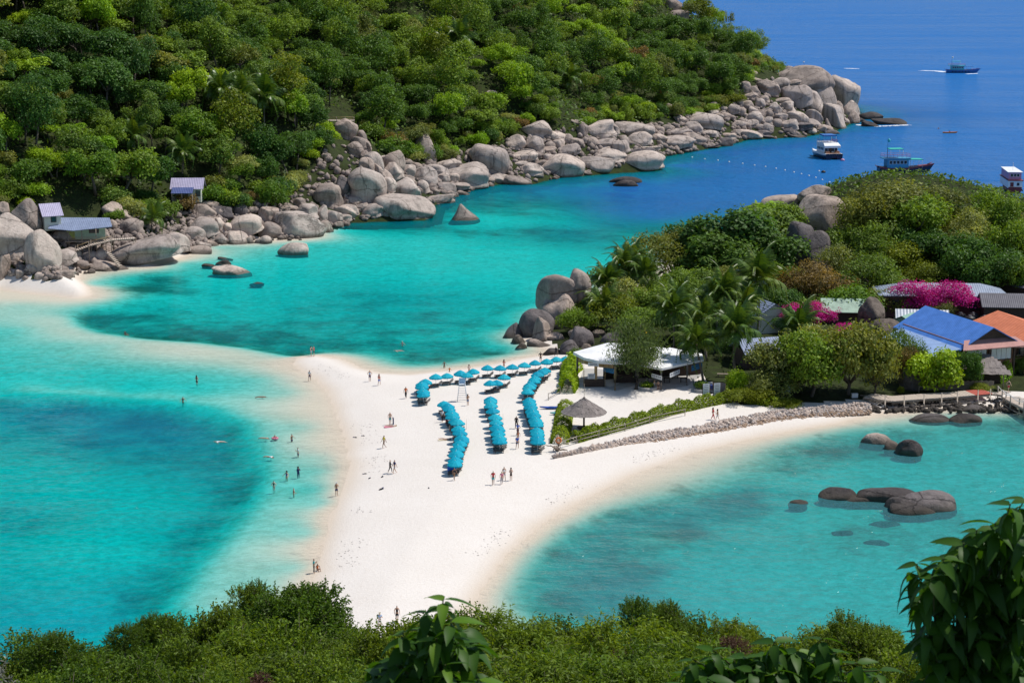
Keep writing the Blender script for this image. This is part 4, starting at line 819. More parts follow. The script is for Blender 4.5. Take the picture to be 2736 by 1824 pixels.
# bougainvillea in flower
for (cx_, cy_, w, h, by_, lab) in ((2105, 662, 110, 66, 728, 'magenta bougainvillea over the grey roof, the part nearer the summit rocks'), (2180, 672, 105, 70, 730, 'magenta bougainvillea hanging over the grey roof, part nearer the sheds'), (1815, 722, 62, 52, 758, 'magenta bougainvillea behind the drooping palm, half nearer the bar'), (1872, 715, 76, 54, 758, 'magenta bougainvillea behind the drooping palm, half nearer standing rock'), (1945, 744, 62, 26, 762, 'low strip of magenta bougainvillea before the pale green roof')):
    px, py, w_, h_ = cx_ * KD, cy_ * KD, w * KD, h * KD
    b = hit(px, by_ * KD, ymin=270); dep = b[1] - 1.5; r = w_ / 2 / FPX * dep * 1.18; low = (by_ - cy_) * KD / FPX * dep / r
    t = plant_tree('floose', 'magenta', (b[0], dep, b[2] - 0.2), r, max(0.5, h / w * 1.25), g.random() * 6, 'bougainvillea', 'flowering shrub', 'bougainvilleas by the roofs', g, 1.0, low)
    t['label'] = lab
# wispy casuarina by the bar
def casuarina(base, H, r, seed):
    g = np.random.default_rng(seed); root = thing('casuarina', 'wispy grey-green casuarina growing in front of the white-roofed bar', 'tree', base)
    mb = MB(); limbs = []
    fork = Vector((0, 0, H * 0.38)); mb.tube([(0, 0, -0.2), (0.1, 0, H * 0.2), fork], [0.42, 0.32, 0.26], 8)
    for k in range(9):
        a = k * 2.4 + g.random(); e = Vector((math.cos(a) * r * g.uniform(0.5, 0.95), math.sin(a) * r * g.uniform(0.5, 0.95), H * g.uniform(0.55, 0.95))); mm = fork.lerp(e, 0.5) + Vector((0, 0, 0.4))
        mb.tube([fork, mm, e], [0.15, 0.09, 0.03], 5); limbs += [(mm, e)]
    mb.build('trunk', BARK, root)
    C = []; 
    for (m0, e) in limbs:
        for j in range(1000):
            t = g.uniform(-0.1, 1.15); p = m0.lerp(e, t) + Vector(g.normal(size=3)) * (0.50 + 0.3 * t) * r * 0.42; C.append(p)
    C = np.array(C); n = len(C)
    # drooping needle sprays: long thin blades
    d = g.normal(size=(n, 3)) * 0.45 + np.array([0, 0, -0.5]); d /= np.linalg.norm(d, axis=1)[:, None]; s = np.cross(d, g.normal(size=(n, 3))); s /= np.linalg.norm(s, axis=1)[:, None]
    L_ = g.uniform(0.25, 0.6, n)[:, None]; V = np.stack([C - s * 0.055, C + s * 0.055, C + d * L_ + s * 0.02, C + d * L_ - s * 0.02], 1).reshape(-1, 3)
    put(bpy.data.objects.new('crown', mesh_np('crown', V, np.arange(n * 4).reshape(n, 4), LEAF['needle'], attrs={'tone': np.repeat(g.random(n), 4)})), root)
b = hit(1700, 1040, ymin=240); casuarina(b, 10.4, 3.9, 5)
NEAR_PALMS = [(1740,640,1738,770,62),(1692,752,1694,882,56),(1598,785,1617,880,54),(1545,712,1548,800,50),(1662,668,1665,800,48),(1432,612,1440,720,42),(1395,645,1405,730,44),(1385,700,1400,755,46),(1832,748,1836,815,52),(1480,625,1485,720,40),(1640,690,1645,800,46),(1615,725,1625,830,44),(1710,700,1712,800,46),(1450,595,1455,700,40),(1560,680,1560,780,40)]
PW2 = ['tallest palm of the near island, crown against the dark trees', 'big palm with drooping yellow fronds beside the bar', 'palm leaning over the flat bar roof', 'palm behind the casuarina and the bar', 'palm just behind the tallest palm, lower crown', 'palm on the open-water side of the perched outcrop, upper', 'palm with tattered fronds above the perched outcrop', 'low palm hanging over the bushes beside the outcrop', 'short spreading palm in front of the smaller bougainvillea', 'thin palm above the outcrop, third from the water', 'palm crowded between bar and tallest palm', 'palm with lower crown just over the bar roof', 'palm at the shoulder of the tallest palm', 'palm nearest the open bay above the outcrop', 'palm standing in shade behind the bar']
for i, (x, y, bx, by, pw) in enumerate(NEAR_PALMS):
    b = hit(bx * KD, by * KD, ymin=240); t = at_dist(x * KD, y * KD, b[1]); palm(b, t, pw * KD / FPX * b[1] * 1.7, 500 + i, PW2[i], 'coconut palms of the near island', 18)
# ================================================================= BUILDINGS
def corr_mat(name, col, axis=0, pitch=0.25, rough=0.5, worn=0.35, metal=0.0):
    """corrugated or ribbed roof sheet: relief runs along the object's local axis"""
    if name in MATS: return MATS[name]
    m, b = new_mat(name); N, L = nt(m); v = coord(m)
    w = N.new('ShaderNodeTexWave'); w.wave_type = 'BANDS'; w.bands_direction = 'X' if axis == 0 else 'Y'; w.inputs['Scale'].default_value = 1.0 / pitch / 3.14; w.inputs['Distortion'].default_value = 0.0
    L.new(v, w.inputs['Vector'])
    n1 = noise_tex(m, 0.7, 5, 0.7, v); n2 = noise_tex(m, 5, 4, 0.7, v)
    c = mix_col(m, ramp(m, n1.outputs[0], [(0.35, 0.0), (0.7, 1.0)]), tuple(x * 0.85 for x in col), tuple(min(1, x * 1.15 + 0.02) for x in col))
    c = mix_col(m, math_node(m, 'MULTIPLY', ramp(m, n2.outputs[0], [(0.5, 0.0), (0.7, 1.0)]), worn), c, tuple(x * 0.5 + 0.08 for x in col))
    L.new(c, b.inputs['Base Color']); b.inputs['Roughness'].default_value = rough; b.inputs['Metallic'].default_value = metal
    L.new(bump(m, w.outputs[0], 0.7, 0.05), b.inputs['Normal']); MATS[name] = m; return m
M_WHITEROOF = simple('white_membrane', (0.80, 0.80, 0.80), 0.6, 0.06, 0.8, 0.1, grime=0.22)
M_BAMBOO = simple('bamboo', (0.42, 0.28, 0.13), 0.6, 0.25, 3.0, 0.2)
M_BAMBOOG = simple('grey_bamboo', (0.36, 0.31, 0.26), 0.8, 0.25, 3.0, 0.3)
M_WOOD = simple('weathered_wood', (0.30, 0.24, 0.19), 0.85, 0.25, 2.5, 0.4)
M_DECK = simple('bleached_planks', (0.50, 0.42, 0.35), 0.85, 0.2, 2.0, 0.4)
M_DARK = simple('dark_timber', (0.07, 0.045, 0.035), 0.8, 0.3, 2.0, 0.2)
M_REDDECK = simple('red_planks', (0.45, 0.10, 0.07), 0.8, 0.2, 2.0, 0.2)
M_BROWNWALL = simple('brown_boards', (0.25, 0.125, 0.075), 0.75, 0.15, 1.5, 0.2)
M_PLUMWALL = simple('plum_boards', (0.125, 0.06, 0.06), 0.8, 0.18, 1.5, 0.2)
M_CREAM = simple('cream_wall', (0.66, 0.66, 0.56), 0.8, 0.08, 1.2, 0.1, grime=0.3)
M_MINT = simple('mint_wall', (0.50, 0.66, 0.50), 0.8, 0.08, 1.2, 0.1, grime=0.3)
M_CONC = simple('concrete', (0.42, 0.40, 0.38), 0.9, 0.15, 1.0, 0.3, grime=0.4)
M_GLASS = simple('window_glass', (0.03, 0.04, 0.05), 0.12, 0.05, 1.0, spec=0.6)
M_CURTAIN = simple('white_curtain', (0.66, 0.70, 0.72), 0.85, 0.1, 2.0)
M_BLUEROOF = corr_mat('blue_roof_sheet', (0.06, 0.20, 0.60), 1, 0.42, 0.45, 0.25)
M_LBLUE = corr_mat('pale_blue_roof_sheet', (0.26, 0.38, 0.62), 1, 0.42, 0.5, 0.35)
M_LILAC = corr_mat('lilac_roof_sheet', (0.40, 0.36, 0.52), 0, 0.4, 0.6, 0.3)
M_NAVY = corr_mat('navy_roof_sheet', (0.045, 0.075, 0.24), 0, 0.4, 0.6, 0.3)
M_SLATE = corr_mat('blue_grey_roof_sheet', (0.20, 0.25, 0.38), 0, 0.4, 0.6, 0.5)
M_ORANGE = corr_mat('orange_roof_sheet', (0.62, 0.17, 0.06), 0, 0.35, 0.55, 0.2)
M_PINK = corr_mat('pink_tile_roof', (0.46, 0.22, 0.19), 0, 0.26, 0.7, 0.25)
M_GREYROOF = corr_mat('grey_zinc_roof', (0.26, 0.31, 0.40), 0, 0.4, 0.5, 0.3)
M_STEEL = corr_mat('wavy_zinc_roof', (0.42, 0.46, 0.52), 0, 0.55, 0.45, 0.35)
M_GREENROOF = corr_mat('green_roof_sheet', (0.20, 0.38, 0.28), 0, 0.4, 0.6, 0.6)
M_DGREY = corr_mat('dark_fibre_roof', (0.10, 0.095, 0.115), 0, 0.35, 0.7, 0.3)
M_THATCH = simple('palm_thatch', (0.24, 0.205, 0.19), 0.95, 0.35, 1.4, 0.9)
M_METAL = simple('painted_metal', (0.62, 0.66, 0.70), 0.45, 0.1, 2.0)
M_SIGNW = simple('white_board', (0.72, 0.74, 0.78), 0.6, 0.06, 1.0)
M_BLACK = simple('black_plastic', (0.02, 0.02, 0.022), 0.5, 0.2, 2.0)
M_WHITE = simple('white_paint', (0.80, 0.80, 0.80), 0.4, 0.04, 1.0)
M_SIGNB = simple('blue_print', (0.05, 0.25, 0.50), 0.6, 0.1, 1.0)
M_INK = simple('dark_print', (0.05, 0.06, 0.09), 0.6, 0.1, 1.0)
def local_frame(o0, dx):
    """unit vectors for a building whose front runs from o0 along dx (ground points)"""
    e = Vector((dx[0] - o0[0], dx[1] - o0[1], 0)); w = e.length; return math.atan2(e.y, e.x), w
def roof_panel(mb, a, b, c, d, t=0.08, m=0):
    mb.slab([a, b, c, d], t, m)
def text_part(body, size, loc, rot, mat, parent, name='lettering'):
    cu = bpy.data.curves.new('lettering', 'FONT'); cu.body = body; cu.size = size; cu.align_x = 'CENTER'; cu.align_y = 'CENTER'; cu.extrude = 0.01
    tmp = bpy.data.objects.new('lettering', cu); COL.objects.link(tmp)
    me = bpy.data.meshes.new_from_object(tmp.evaluated_get(bpy.context.evaluated_depsgraph_get())); COL.objects.unlink(tmp); bpy.data.objects.remove(tmp)
    me.materials.clear(); me.materials.append(mat)
    o = bpy.data.objects.new(name, me); put(o, parent); o.location = loc; o.rotation_euler = rot; return o
G = lambda px, py, **k: hit(px, py, ymin=k.get('ymin', 230))
def W(px, py, y): return Vector(at_dist(px, py, y))
# ---- the bar with two white roofs
A = W(1532, 938, 293); front = 293.0
root = thing('beach_bar', 'open bamboo beach bar under two white flat roofs facing the sand court', 'bar', (A.x, 293, 1.2))
def bar_pt(px, py, y): return Vector(at_dist(px, py, y)) - Vector((A.x, 293, 1.2))
# left roof: a broad curved sail-like slab, its front edge bowed; right roof: lower flat slab
yf, yb = 279.0, 297.0
zl = 4.2
def at_z(px, py, z): return Vector(plane_pt(px, py, z)) - Vector((A.x, 293, 1.2))
L0 = [at_z(1532, 940, 5.6), at_z(1560, 955, 5.5), at_z(1600, 964, 5.4), at_z(1640, 967, 5.3), at_z(1690, 965, 5.3), at_z(1790, 945, 5.4), at_z(1785, 930, 5.8), at_z(1680, 917, 6.3), at_z(1625, 915, 6.3)]
MB().slab(L0, 0.42, 0).build('roof', M_WHITEROOF, root)
R0 = [at_z(1700, 970, 4.9), at_z(1768, 984, 4.7), at_z(1880, 960, 4.9), at_z(1876, 945, 5.1), at_z(1790, 928, 5.2), at_z(1720, 945, 5.1)]
MB().slab(R0, 0.32, 0).build('roof', M_WHITEROOF, root)
# bamboo fascia under the bowed left edge, one slat per panel
f0 = [at_z(1541, 951, 5.1), at_z(1560, 957, 5.05), at_z(1600, 966, 4.95), at_z(1640, 969, 4.9)]
for i in range(9):
    t = i / 9 * 3; k = int(t); p = f0[k].lerp(f0[min(3, k + 1)], t - k); t2 = (i + 0.94) / 9 * 3; k2 = min(2, int(t2)); q = f0[k2].lerp(f0[k2 + 1], t2 - k2)
    MB().add([p, q, q - Vector((0, 0, 0.85)), p - Vector((0, 0, 0.85)), p + Vector((0, 0.06, 0)), q + Vector((0, 0.06, 0)), q + Vector((0, 0.06, -0.85)), p + Vector((0, 0.06, -0.85))], [(0, 1, 2, 3), (5, 4, 7, 6), (0, 4, 5, 1), (3, 2, 6, 7), (0, 3, 7, 4), (1, 5, 6, 2)]).build('bamboo_panel', M_BAMBOO, root)
def column(px, py, top_px, r, mat, name='post'):
    b = G(px, py); bl = Vector(b) - Vector((A.x, 293, 1.2)); MB().tube([bl - Vector((0, 0, 0.2)), bl + Vector((0.02, 0, top_px * 0.5)), bl + Vector((0, 0, top_px))], [r, r * 0.96, r * 0.9], 8).build(name, mat, root)
column(1542, 1018, 3.9, 0.16, M_WOOD); column(1643, 1044, 3.7, 0.20, M_BAMBOO); column(1766, 1043, 3.4, 0.14, M_WOOD); column(1835, 1030, 3.5, 0.16, M_WOOD); column(1712, 1005, 3.3, 0.12, M_DARK); column(1870, 1000, 3.4, 0.12, M_WOOD)
# dark back wall standing in for the shaded interior, counter, inner posts
c0 = Vector(G(1600, 1000)) - Vector((A.x, 293, 1.2))
bw0 = Vector(G(1612, 1016)) - Vector((A.x, 293, 1.2)); bw1 = Vector(G(1872, 1003)) - Vector((A.x, 293, 1.2))
MB().box(((bw0.x + bw1.x) / 2, (bw0.y + bw1.y) / 2 + 0.5, 1.75), ((bw1 - bw0).length, 0.15, 3.7), math.atan2(bw1.y - bw0.y, bw1.x - bw0.x)).build('back_wall', M_DARK, root)
fl_ = [Vector(G(*q)) - Vector((A.x, 293, 1.2)) + Vector((0, 0, 0.06)) for q in ((1548, 1020), (1645, 1046), (1700, 1030), (1770, 1044), (1838, 1030), (1880, 1000), (1560, 985))]
MB().slab(fl_, 0.12).build('floor', M_CONC, root)  # slab added to darken the ground beneath the roofs
kc = Vector(G(1670, 1022)) - Vector((A.x, 293, 1.2)); MB().box(kc + Vector((0, 0, 0.6)), (3.4, 0.7, 1.15)).build('counter', M_DARK, root)
for i in range(6):
    p = Vector(G(1716 + i * 22, 1012 + (i % 2) * 10)) - Vector((A.x, 293, 1.2))
    MB().box(p + Vector((0, 0, 0.76)), (1.0, 0.7, 0.05)).box(p + Vector((-0.4, 0, 0.38)), (0.06, 0.6, 0.74)).box(p + Vector((0.4, 0, 0.38)), (0.06, 0.6, 0.74)).build('table', M_DARK, root)
# banners hung under the eaves (print only)
def banner(px0, py0, px1, py1, h, z0, mat, lines, name='banner'):
    p = at_z(px0, py0, z0); q = at_z(px1, py1, z0); e = (q - p); w = e.length; ang = math.atan2(e.y, e.x)
    o = MB().box((0, 0, 0), (w, 0.04, h)).build(name, mat, root, (p + q) / 2, ang)
    for k in range(lines):
        for j in range(5):
            MB().box((-w * 0.36 + j * w * 0.18, -0.028, h * (0.22 - 0.3 * k)), (w * 0.12, 0.012, h * 0.13)).build('print_line', M_INK, o)
banner(1568, 965, 1603, 971, 0.5, 4.25, M_SIGNW, 1); banner(1741, 1002, 1768, 1010, 0.6, 3.4, M_SIGNW, 2); banner(1790, 1003, 1816, 992, 0.65, 3.6, M_SIGNW, 2); banner(1848, 984, 1876, 976, 0.85, 3.8, M_SIGNB, 1); banner(1612, 986, 1640, 992, 0.7, 3.6, M_SIGNB, 1)
# menu kiosk standing in the opening
kb = Vector(G(1588, 1034)); kiosk = thing('menu_stand', 'dark wooden menu stand with small white signs at the bar entrance', 'menu stand', kb)
for x in (-1.6, 1.6): MB().tube([(x, 0, 0), (x, 0, 2.6)], 0.06, 6).build('post', M_BAMBOO, kiosk)
MB().box((0, 0.1, 0.55), (3.0, 0.8, 1.1)).build('cabinet', M_DARK, kiosk); MB().box((0.2, 0.0, 2.3), (0.45, 0.3, 2.6)).build('pillar', M_BAMBOO, kiosk)
for (x, z, w, h) in ((-0.5, 1.7, 1.1, 0.8), (-0.2, 3.5, 1.6, 0.5)):
    o = MB().box((0, 0, 0), (w, 0.05, h)).build('sign_panel', M_SIGNW, kiosk, (x, -0.35, z))
    for j in range(3): MB().box((0, -0.035, h * (0.25 - 0.25 * j)), (w * 0.7, 0.015, h * 0.09)).build('print_line', M_INK, o)
# stools and two seated guests are added with the people
fl = Vector(at_z(1722, 922, 6.0)) + Vector((A.x, 293, 1.2)); fo = thing('flag', 'small yellow pennant flying above the white bar roof', 'flag', (fl.x, fl.y, 6.1))
MB().tube([(0, 0, -0.4), (0, 0, 2.6)], 0.04, 6).build('pole', M_BAMBOO, fo); MB().add([(0, 0, 2.55), (0.5, 0.06, 1.75), (0.3, -0.05, 1.7), (-0.2, 0.02, 1.75)], [(0, 1, 2), (0, 2, 3)]).build('pennant', simple('yellow_cloth', (0.85, 0.5, 0.03), 0.8), fo)
# ---- generic house: walls + gable/hip roof, windows as parts with frames and panes
def house(name, label, cat, px, py, w, d, h, rz, wall, roofs, wins=(), group=None, z0=None, ymin=230, base=None, extra=None):
    b = base if base is not None else G(px, py, ymin=ymin); r = thing(name, label, cat, b, rz, group)
    MB().box((0, d / 2, h / 2 - 0.3), (w, d, h + 0.6)).build('wall', wall, r)
    for rf in roofs:
        mb = MB()
        for poly in rf[1]: mb.slab([Vector(p) for p in poly], 0.12)
        mb.build('roof', rf[0], r)
    for (x, z, ww, hh, n, mt) in wins:
        f = MB().box((0, 0, hh / 2 + 0.04), (ww + 0.16, 0.12, 0.09)).box((0, 0, -hh / 2 - 0.04), (ww + 0.16, 0.12, 0.09)).box((-ww / 2 - 0.04, 0, 0), (0.09, 0.11, hh)).box((ww / 2 + 0.04, 0, 0), (0.09, 0.11, hh)).build('window', M_DARK, r, (x, -0.04, z))
        for k in range(n):
            MB().box((-ww / 2 + ww * (k + 0.5) / n, 0.015, 0), (ww / n - 0.07, 0.05, hh - 0.01)).build('pane', mt, f)
    return r
def gable(w, d, h, rise, ov=0.5, ridge='x'):
    if ridge == 'x':
        return [[(-w / 2 - ov, -ov, h - ov * rise / (d / 2)), (w / 2 + ov, -ov, h - ov * rise / (d / 2)), (w / 2 + ov, d / 2, h + rise), (-w / 2 - ov, d / 2, h + rise)], [(-w / 2 - ov, d / 2, h + rise), (w / 2 + ov, d / 2, h + rise), (w / 2 + ov, d + ov, h - ov * rise / (d / 2)), (-w / 2 - ov, d + ov, h - ov * rise / (d / 2))]]
    return [[(-w / 2 - ov, -ov, h - ov * rise / (w / 2)), (0, -ov, h + rise), (0, d + ov, h + rise), (-w / 2 - ov, d + ov, h - ov * rise / (w / 2))], [(0, -ov, h + rise), (w / 2 + ov, -ov, h - ov * rise / (w / 2)), (w / 2 + ov, d + ov, h - ov * rise / (w / 2)), (0, d + ov, h + rise)]]
def gable_end(r, w, h, rise, mat, y=0.02, inset=0.0):
    MB().add([(-w / 2, y, h - 0.02), (w / 2, y, h - 0.02), (0, y, h + rise - 0.15), (-w / 2, y + 0.1, h - 0.02), (w / 2, y + 0.1, h - 0.02), (0, y + 0.1, h + rise - 0.15)], [(0, 1, 2), (5, 4, 3), (0, 3, 4, 1), (1, 4, 5, 2), (2, 5, 3, 0)]).build('gable', mat, r)
def hip(w, d, h, rise, ov=0.6):
    a, b_, c, e = (-w / 2 - ov, -ov, h), (w / 2 + ov, -ov, h), (w / 2 + ov, d + ov, h), (-w / 2 - ov, d + ov, h); k = min(w, d) / 2
    p, q = (-w / 2 + k, d / 2, h + rise), (w / 2 - k, d / 2, h + rise)
    return [[a, b_, q, p], [c, e, p, q], [b_, c, q], [e, a, p]]
# blue-roofed house: gable facing the bay, pink tiled skirt, curtained windows
bb = Vector(at_dist(2638, 1000, 276)); bb.z = 1.35
H = house('blue_roof_house', 'brown house under a bright blue sheet roof with a pink tiled skirt', 'house', 0, 0, 9.6, 17.0, 5.4, R(20), M_BROWNWALL, [(M_BLUEROOF, gable(9.6, 17, 5.3, 2.6, 1.1, 'y'))], [(-2.2, 3.7, 3.6, 2.3, 4, M_CURTAIN), (2.3, 3.7, 3.6, 2.3, 4, M_CURTAIN)], base=bb)
gable_end(H, 9.6, 5.35, 2.5, M_DARK, -0.2)
MB().slab([(-6.0, -2.1, 4.9), (6.0, -2.1, 4.9), (4.6, -0.1, 6.0), (-4.6, -0.1, 6.0)], 0.14).build('skirt_roof', M_PINK, H)
MB().slab([(-9.8, -0.6, 3.9), (-5.6, -0.9, 4.92), (-5.6, 16, 4.92), (-9.8, 15, 3.9)], 0.10).build('side_roof', M_LBLUE, H)
MB().box((-7.1, 4, 1.7), (4.4, 8, 4.2)).build('side_wall', M_BROWNWALL, H)
for x in (-4.6, 0.1, 4.6): MB().box((x, -0.12, 2.6), (0.3, 0.25, 5.2)).build('pillar', M_DARK, H)
f = MB().box((0, 0, 0), (1.3, 0.1, 1.4)).build('window', M_DARK, H, (-6.6, -0.03, 3.0)); MB().box((0, -0.04, 0), (1.05, 0.06, 1.15)).build('pane', M_GLASS, f)
# orange-roofed house at the frame edge
ob = Vector(at_dist(2790, 985, 281)); ob.z = 0.8
O = house('orange_roof_house', 'dark timber house under an orange sheet roof at the frame edge', 'house', 0, 0, 11.5, 15, 6.6, R(13), M_DARK, [(M_ORANGE, gable(11.5, 15, 6.5, 2.4, 1.0, 'y'))], [(-2.9, 5.0, 4.0, 1.9, 4, M_GLASS), (2.4, 5.0, 4.0, 1.9, 4, M_GLASS)], base=ob)
gable_end(O, 11.5, 6.5, 2.3, M_SIGNW, -0.2)
MB().slab([(-6.7, -1.9, 6.1), (6.7, -1.9, 6.1), (5.5, -0.1, 7.0), (-5.5, -0.1, 7.0)], 0.14).build('skirt_roof', M_PINK, O)
MB().box((0, -0.5, 3.3), (11.9, 1.0, 0.8)).build('balcony_beam', M_BROWNWALL, O)
O.scale = (0.95, 1, 0.78)
for x in (-4.2, 0.0, 4.4): MB().box((x, -0.95, 3.2), (0.25, 0.2, 6.4)).build('pillar', M_BROWNWALL, O)
MB().box((0, -1.0, 4.15), (11.6, 0.08, 0.1)).build('balcony_rail', M_WOOD, O)
# thatched porch roof on the path
tb = G(2588, 1022, ymin=250); T = thing('thatched_shelter', 'low thatched shelter with sloping grey palm roof before the blue-roofed house', 'shelter', (tb[0], tb[1] - 0.5, tb[2]), R(-10))
mb = MB(); gq = np.random.default_rng(3)
for row in range(9):
    y0 = -2.8 + row * 0.52; zz = 2.9 + row * 0.27
    for i in range(26):
        x = -5.9 + i * 0.46 + (row % 2) * 0.2; k = 1 - max(0, (abs(x) - 2.0) / 4.2) * (row / 8.0)
        if k < 0.25: continue
        mb.box((x * (1 - row * 0.055), y0, zz + gq.normal() * 0.03), (0.5, 0.78, 0.07), gq.normal() * 0.12, 0, gq.normal() * 0.06, 0.48)
tag(mb.build('thatch', M_THATCH, T), kind='stuff')
MB().slab([(-5.8, -2.8, 2.78), (5.8, -2.8, 2.78), (2.6, 1.8, 5.1), (-2.6, 1.8, 5.1)], 0.06).build('roof', M_DARK, T)
MB().slab([(-2.6, 1.85, 5.12), (2.6, 1.85, 5.12), (4.0, 3.4, 3.6), (-4.0, 3.4, 3.6)], 0.1).build('roof', M_THATCH, T)
T.scale = (1, 1, 0.8)
for x in (-4.8, -1.6, 1.6, 4.8): MB().tube([(x, -2.2, -0.4), (x, -2.2, 2.9)], 0.1, 6).build('post', M_WOOD, T)
MB().box((0, 0.8, 1.2), (9.5, 0.15, 2.6)).build('back_wall', M_DARK, T)
# long zinc-roofed house behind the bougainvillea
lb = G(2490, 835, ymin=300); LH = house('zinc_roof_house', 'long plum-walled house under a pale zinc hipped roof behind bougainvillea', 'house', 0, 0, 22, 8, 4.0, R(-3), M_PLUMWALL, [(M_GREYROOF, hip(22, 8, 3.9, 1.6))], [(-8.4, 2.2, 1.6, 1.7, 2, M_GLASS), (5.6, 2.2, 1.7, 1.7, 2, M_GLASS), (9.4, 2.2, 1.4, 1.7, 2, M_GLASS)], base=Vector(hit(2520, 848, ymin=270)))
# tv aerial mast with a dish
tv = Vector(hit(2398, 846, ymin=270)); AE = thing('aerial_mast', 'thin aerial mast with a small white dish before the plum-walled house', 'aerial', tv)
MB().tube([(0, 0, -1), (0, 0, 4.6)], 0.05, 6).build('pole', M_METAL, AE); MB().lathe([(0.0, 0.12), (0.3, 0.05), (0.45, -0.08)], 12).build('dish', M_WHITE, AE, (0, -0.1, 2.0)).rotation_euler = (R(70), 0, 0)
for k in range(4): MB().tube([(-0.5, 0, 3.5 + k * 0.3), (0.5, 0, 3.5 + k * 0.3)], 0.025, 5).build('antenna_rod', M_METAL, AE)
# small roofs between
def shed(name, label, px, py, y, w, d, h, rz, wall, mat, rise, ridge='x'):
    p = hit(px, py, ymin=270); return house(name, label, 'shed', 0, 0, w, d, h, rz, wall, [(mat, gable(w, d, h, rise, 0.5, ridge))], base=Vector(p))
S1 = shed('wavy_roof_shed', 'shed under a wavy grey zinc roof between plum house and blue roof', 2465, 905, 313, 8, 7, 2.0, R(-8), M_DARK, M_STEEL, 2.4)
S2 = shed('green_roof_shed', 'small shed under a worn green gabled roof beside tall brown standing rock', 2410, 905, 311, 6, 6, 2.6, R(-38), M_DARK, M_GREENROOF, 1.4, 'y'); gable_end(S2, 6, 2.6, 1.3, M_GREENROOF, -0.3)
S3 = shed('pale_green_roof_shed', 'shed with a pale green hipped roof behind the smaller bougainvillea', 2262, 865, 327, 8, 6, 2.4, R(-6), M_DARK, simple('faded_green_roof', (0.34, 0.46, 0.36), 0.7, 0.3, 1.0, 0.2, grime=0.4), 1.6)
S4 = shed('dark_roof_shed', 'shed under a dark fibre roof right of the plum-walled house', 2690, 868, 322, 8, 7, 3.4, R(-6), M_DARK, M_DGREY, 1.6)
S5 = shed('grey_lean_to', 'lean-to with long dark grey roof at the frame edge', 2715, 812, 338, 8, 8, 3.4, R(-60), M_DARK, M_DGREY, 1.0)
S6 = shed('blue_roof_bungalow', 'half hidden bungalow with a slate-blue roof behind the palms', 2066, 890, 322, 7, 8, 3.0, R(20), M_CREAM, M_SLATE, 2.2, 'y'); gable_end(S6, 7, 3, 2.1, M_CREAM, -0.25)
S7 = shed('blue_roof_hut', 'low hut with a blue-grey roof beside the drooping palm trunk', 2042, 985, 296, 6, 6, 2.8, R(15), M_DARK, M_SLATE, 1.6)
S8 = shed('blue_roof_cabin', 'cabin roof in slate blue glimpsed between palms above the bar', 1852, 850, 326, 6, 6, 3, R(10), M_DARK, M_SLATE, 1.8)
# water tanks
for i, (px, py) in enumerate(((2565, 838), (2590, 846), (2600, 838), (2630, 846), (2640, 838))):
    p = Vector(hit(px, py + 24, ymin=270)); o = thing('water_tank', ['round black water tank nearest the wavy zinc roof', 'front black water tank beneath the plum house', 'middle rear black water tank beneath the plum house', 'front black water tank nearest the dark roof', 'rear black water tank nearest the dark roof'][i], 'water tank', p, 0, 'black water tanks'); 
    MB().lathe([(0.001, 0), (0.95, 0), (1.0, 0.2), (1.0, 1.3), (0.9, 1.55), (0.35, 1.75), (0.001, 1.76)], 14).build('tank', M_BLACK, o); MB().lathe([(0.001, 1.9), (0.34, 1.86), (0.36, 1.74)], 10).build('lid', M_DGREY, o)
# ---- far huts
_h = hit(500, 556)[1]; hb = at_dist(500, 541, _h)
HT = house('stilt_hut', 'pale stilt hut with lilac roof and a navy porch roof above the boulders', 'hut', 0, 0, 6.6, 5.0, 3.0, R(2), M_CREAM, [(M_LILAC, gable(6.8, 5, 3.0, 1.9, 0.5))], [(2.6, 1.5, 0.9, 1.2, 1, M_GLASS)], base=Vector((hb[0], hb[1], hb[2] + 0.6)))
MB().slab([(-3.3, -2.6, 1.9), (1.7, -2.6, 1.9), (1.7, -0.3, 3.0), (-3.3, -0.3, 3.0)], 0.1).build('porch_roof', M_NAVY, HT)
MB().box((-0.8, -1.4, -0.45), (5.0, 2.6, 0.16)).build('porch_floor', M_WOOD, HT)
for x in (-3.1, -0.8, 1.6): MB().tube([(x, -2.5, -3.2), (x, -2.5, 1.95)], 0.09, 6).build('post', M_WOOD, HT)
MB().box((-0.8, -2.55, 0.45), (4.8, 0.06, 0.08)).box((-0.8, -2.55, 0.05), (4.8, 0.06, 0.08)).build('railing', M_WOOD, HT)
lad = MB()
for s in (-0.35, 0.35): lad.tube([(2.2 + s, -3.6, -2.9), (2.3 + s, -1.6, 0.4)], 0.05, 5)
for k in range(7): lad.tube([(1.87 + k * 0.014, -3.6 + k * 0.28, -2.8 + k * 0.46), (2.57 + k * 0.014, -3.6 + k * 0.28, -2.8 + k * 0.46)], 0.035, 5)
lad.build('ladder', M_DARK, HT)
_h = hit(142, 640)[1]; gb = at_dist(142, 612, _h)
HG = house('gable_hut', 'small cream hut with steep lilac roof standing between giant boulders', 'hut', 0, 0, 3.6, 4.6, 3.0, R(28), M_CREAM, [(M_LILAC, gable(3.6, 4.6, 3.0, 2.0, 0.5))], [(0.2, 1.8, 1.0, 1.1, 1, M_GLASS)], base=Vector((gb[0], gb[1], gb[2] + 0.3)))
_h = hit(215, 668)[1]; pb_ = at_dist(215, 640, _h)
HP = thing('porch_house', 'low green-walled house under a wide blue-grey roof behind cove walkway', 'house', (pb_[0], pb_[1], pb_[2]), R(4))
MB().slab([(-6.5, -1.6, 2.7), (-1.0, -2.4, 2.3), (7.0, -1.0, 2.9), (5.8, 4.0, 4.1), (-5.5, 4.0, 4.3)], 0.12).build('roof', M_SLATE, HP)
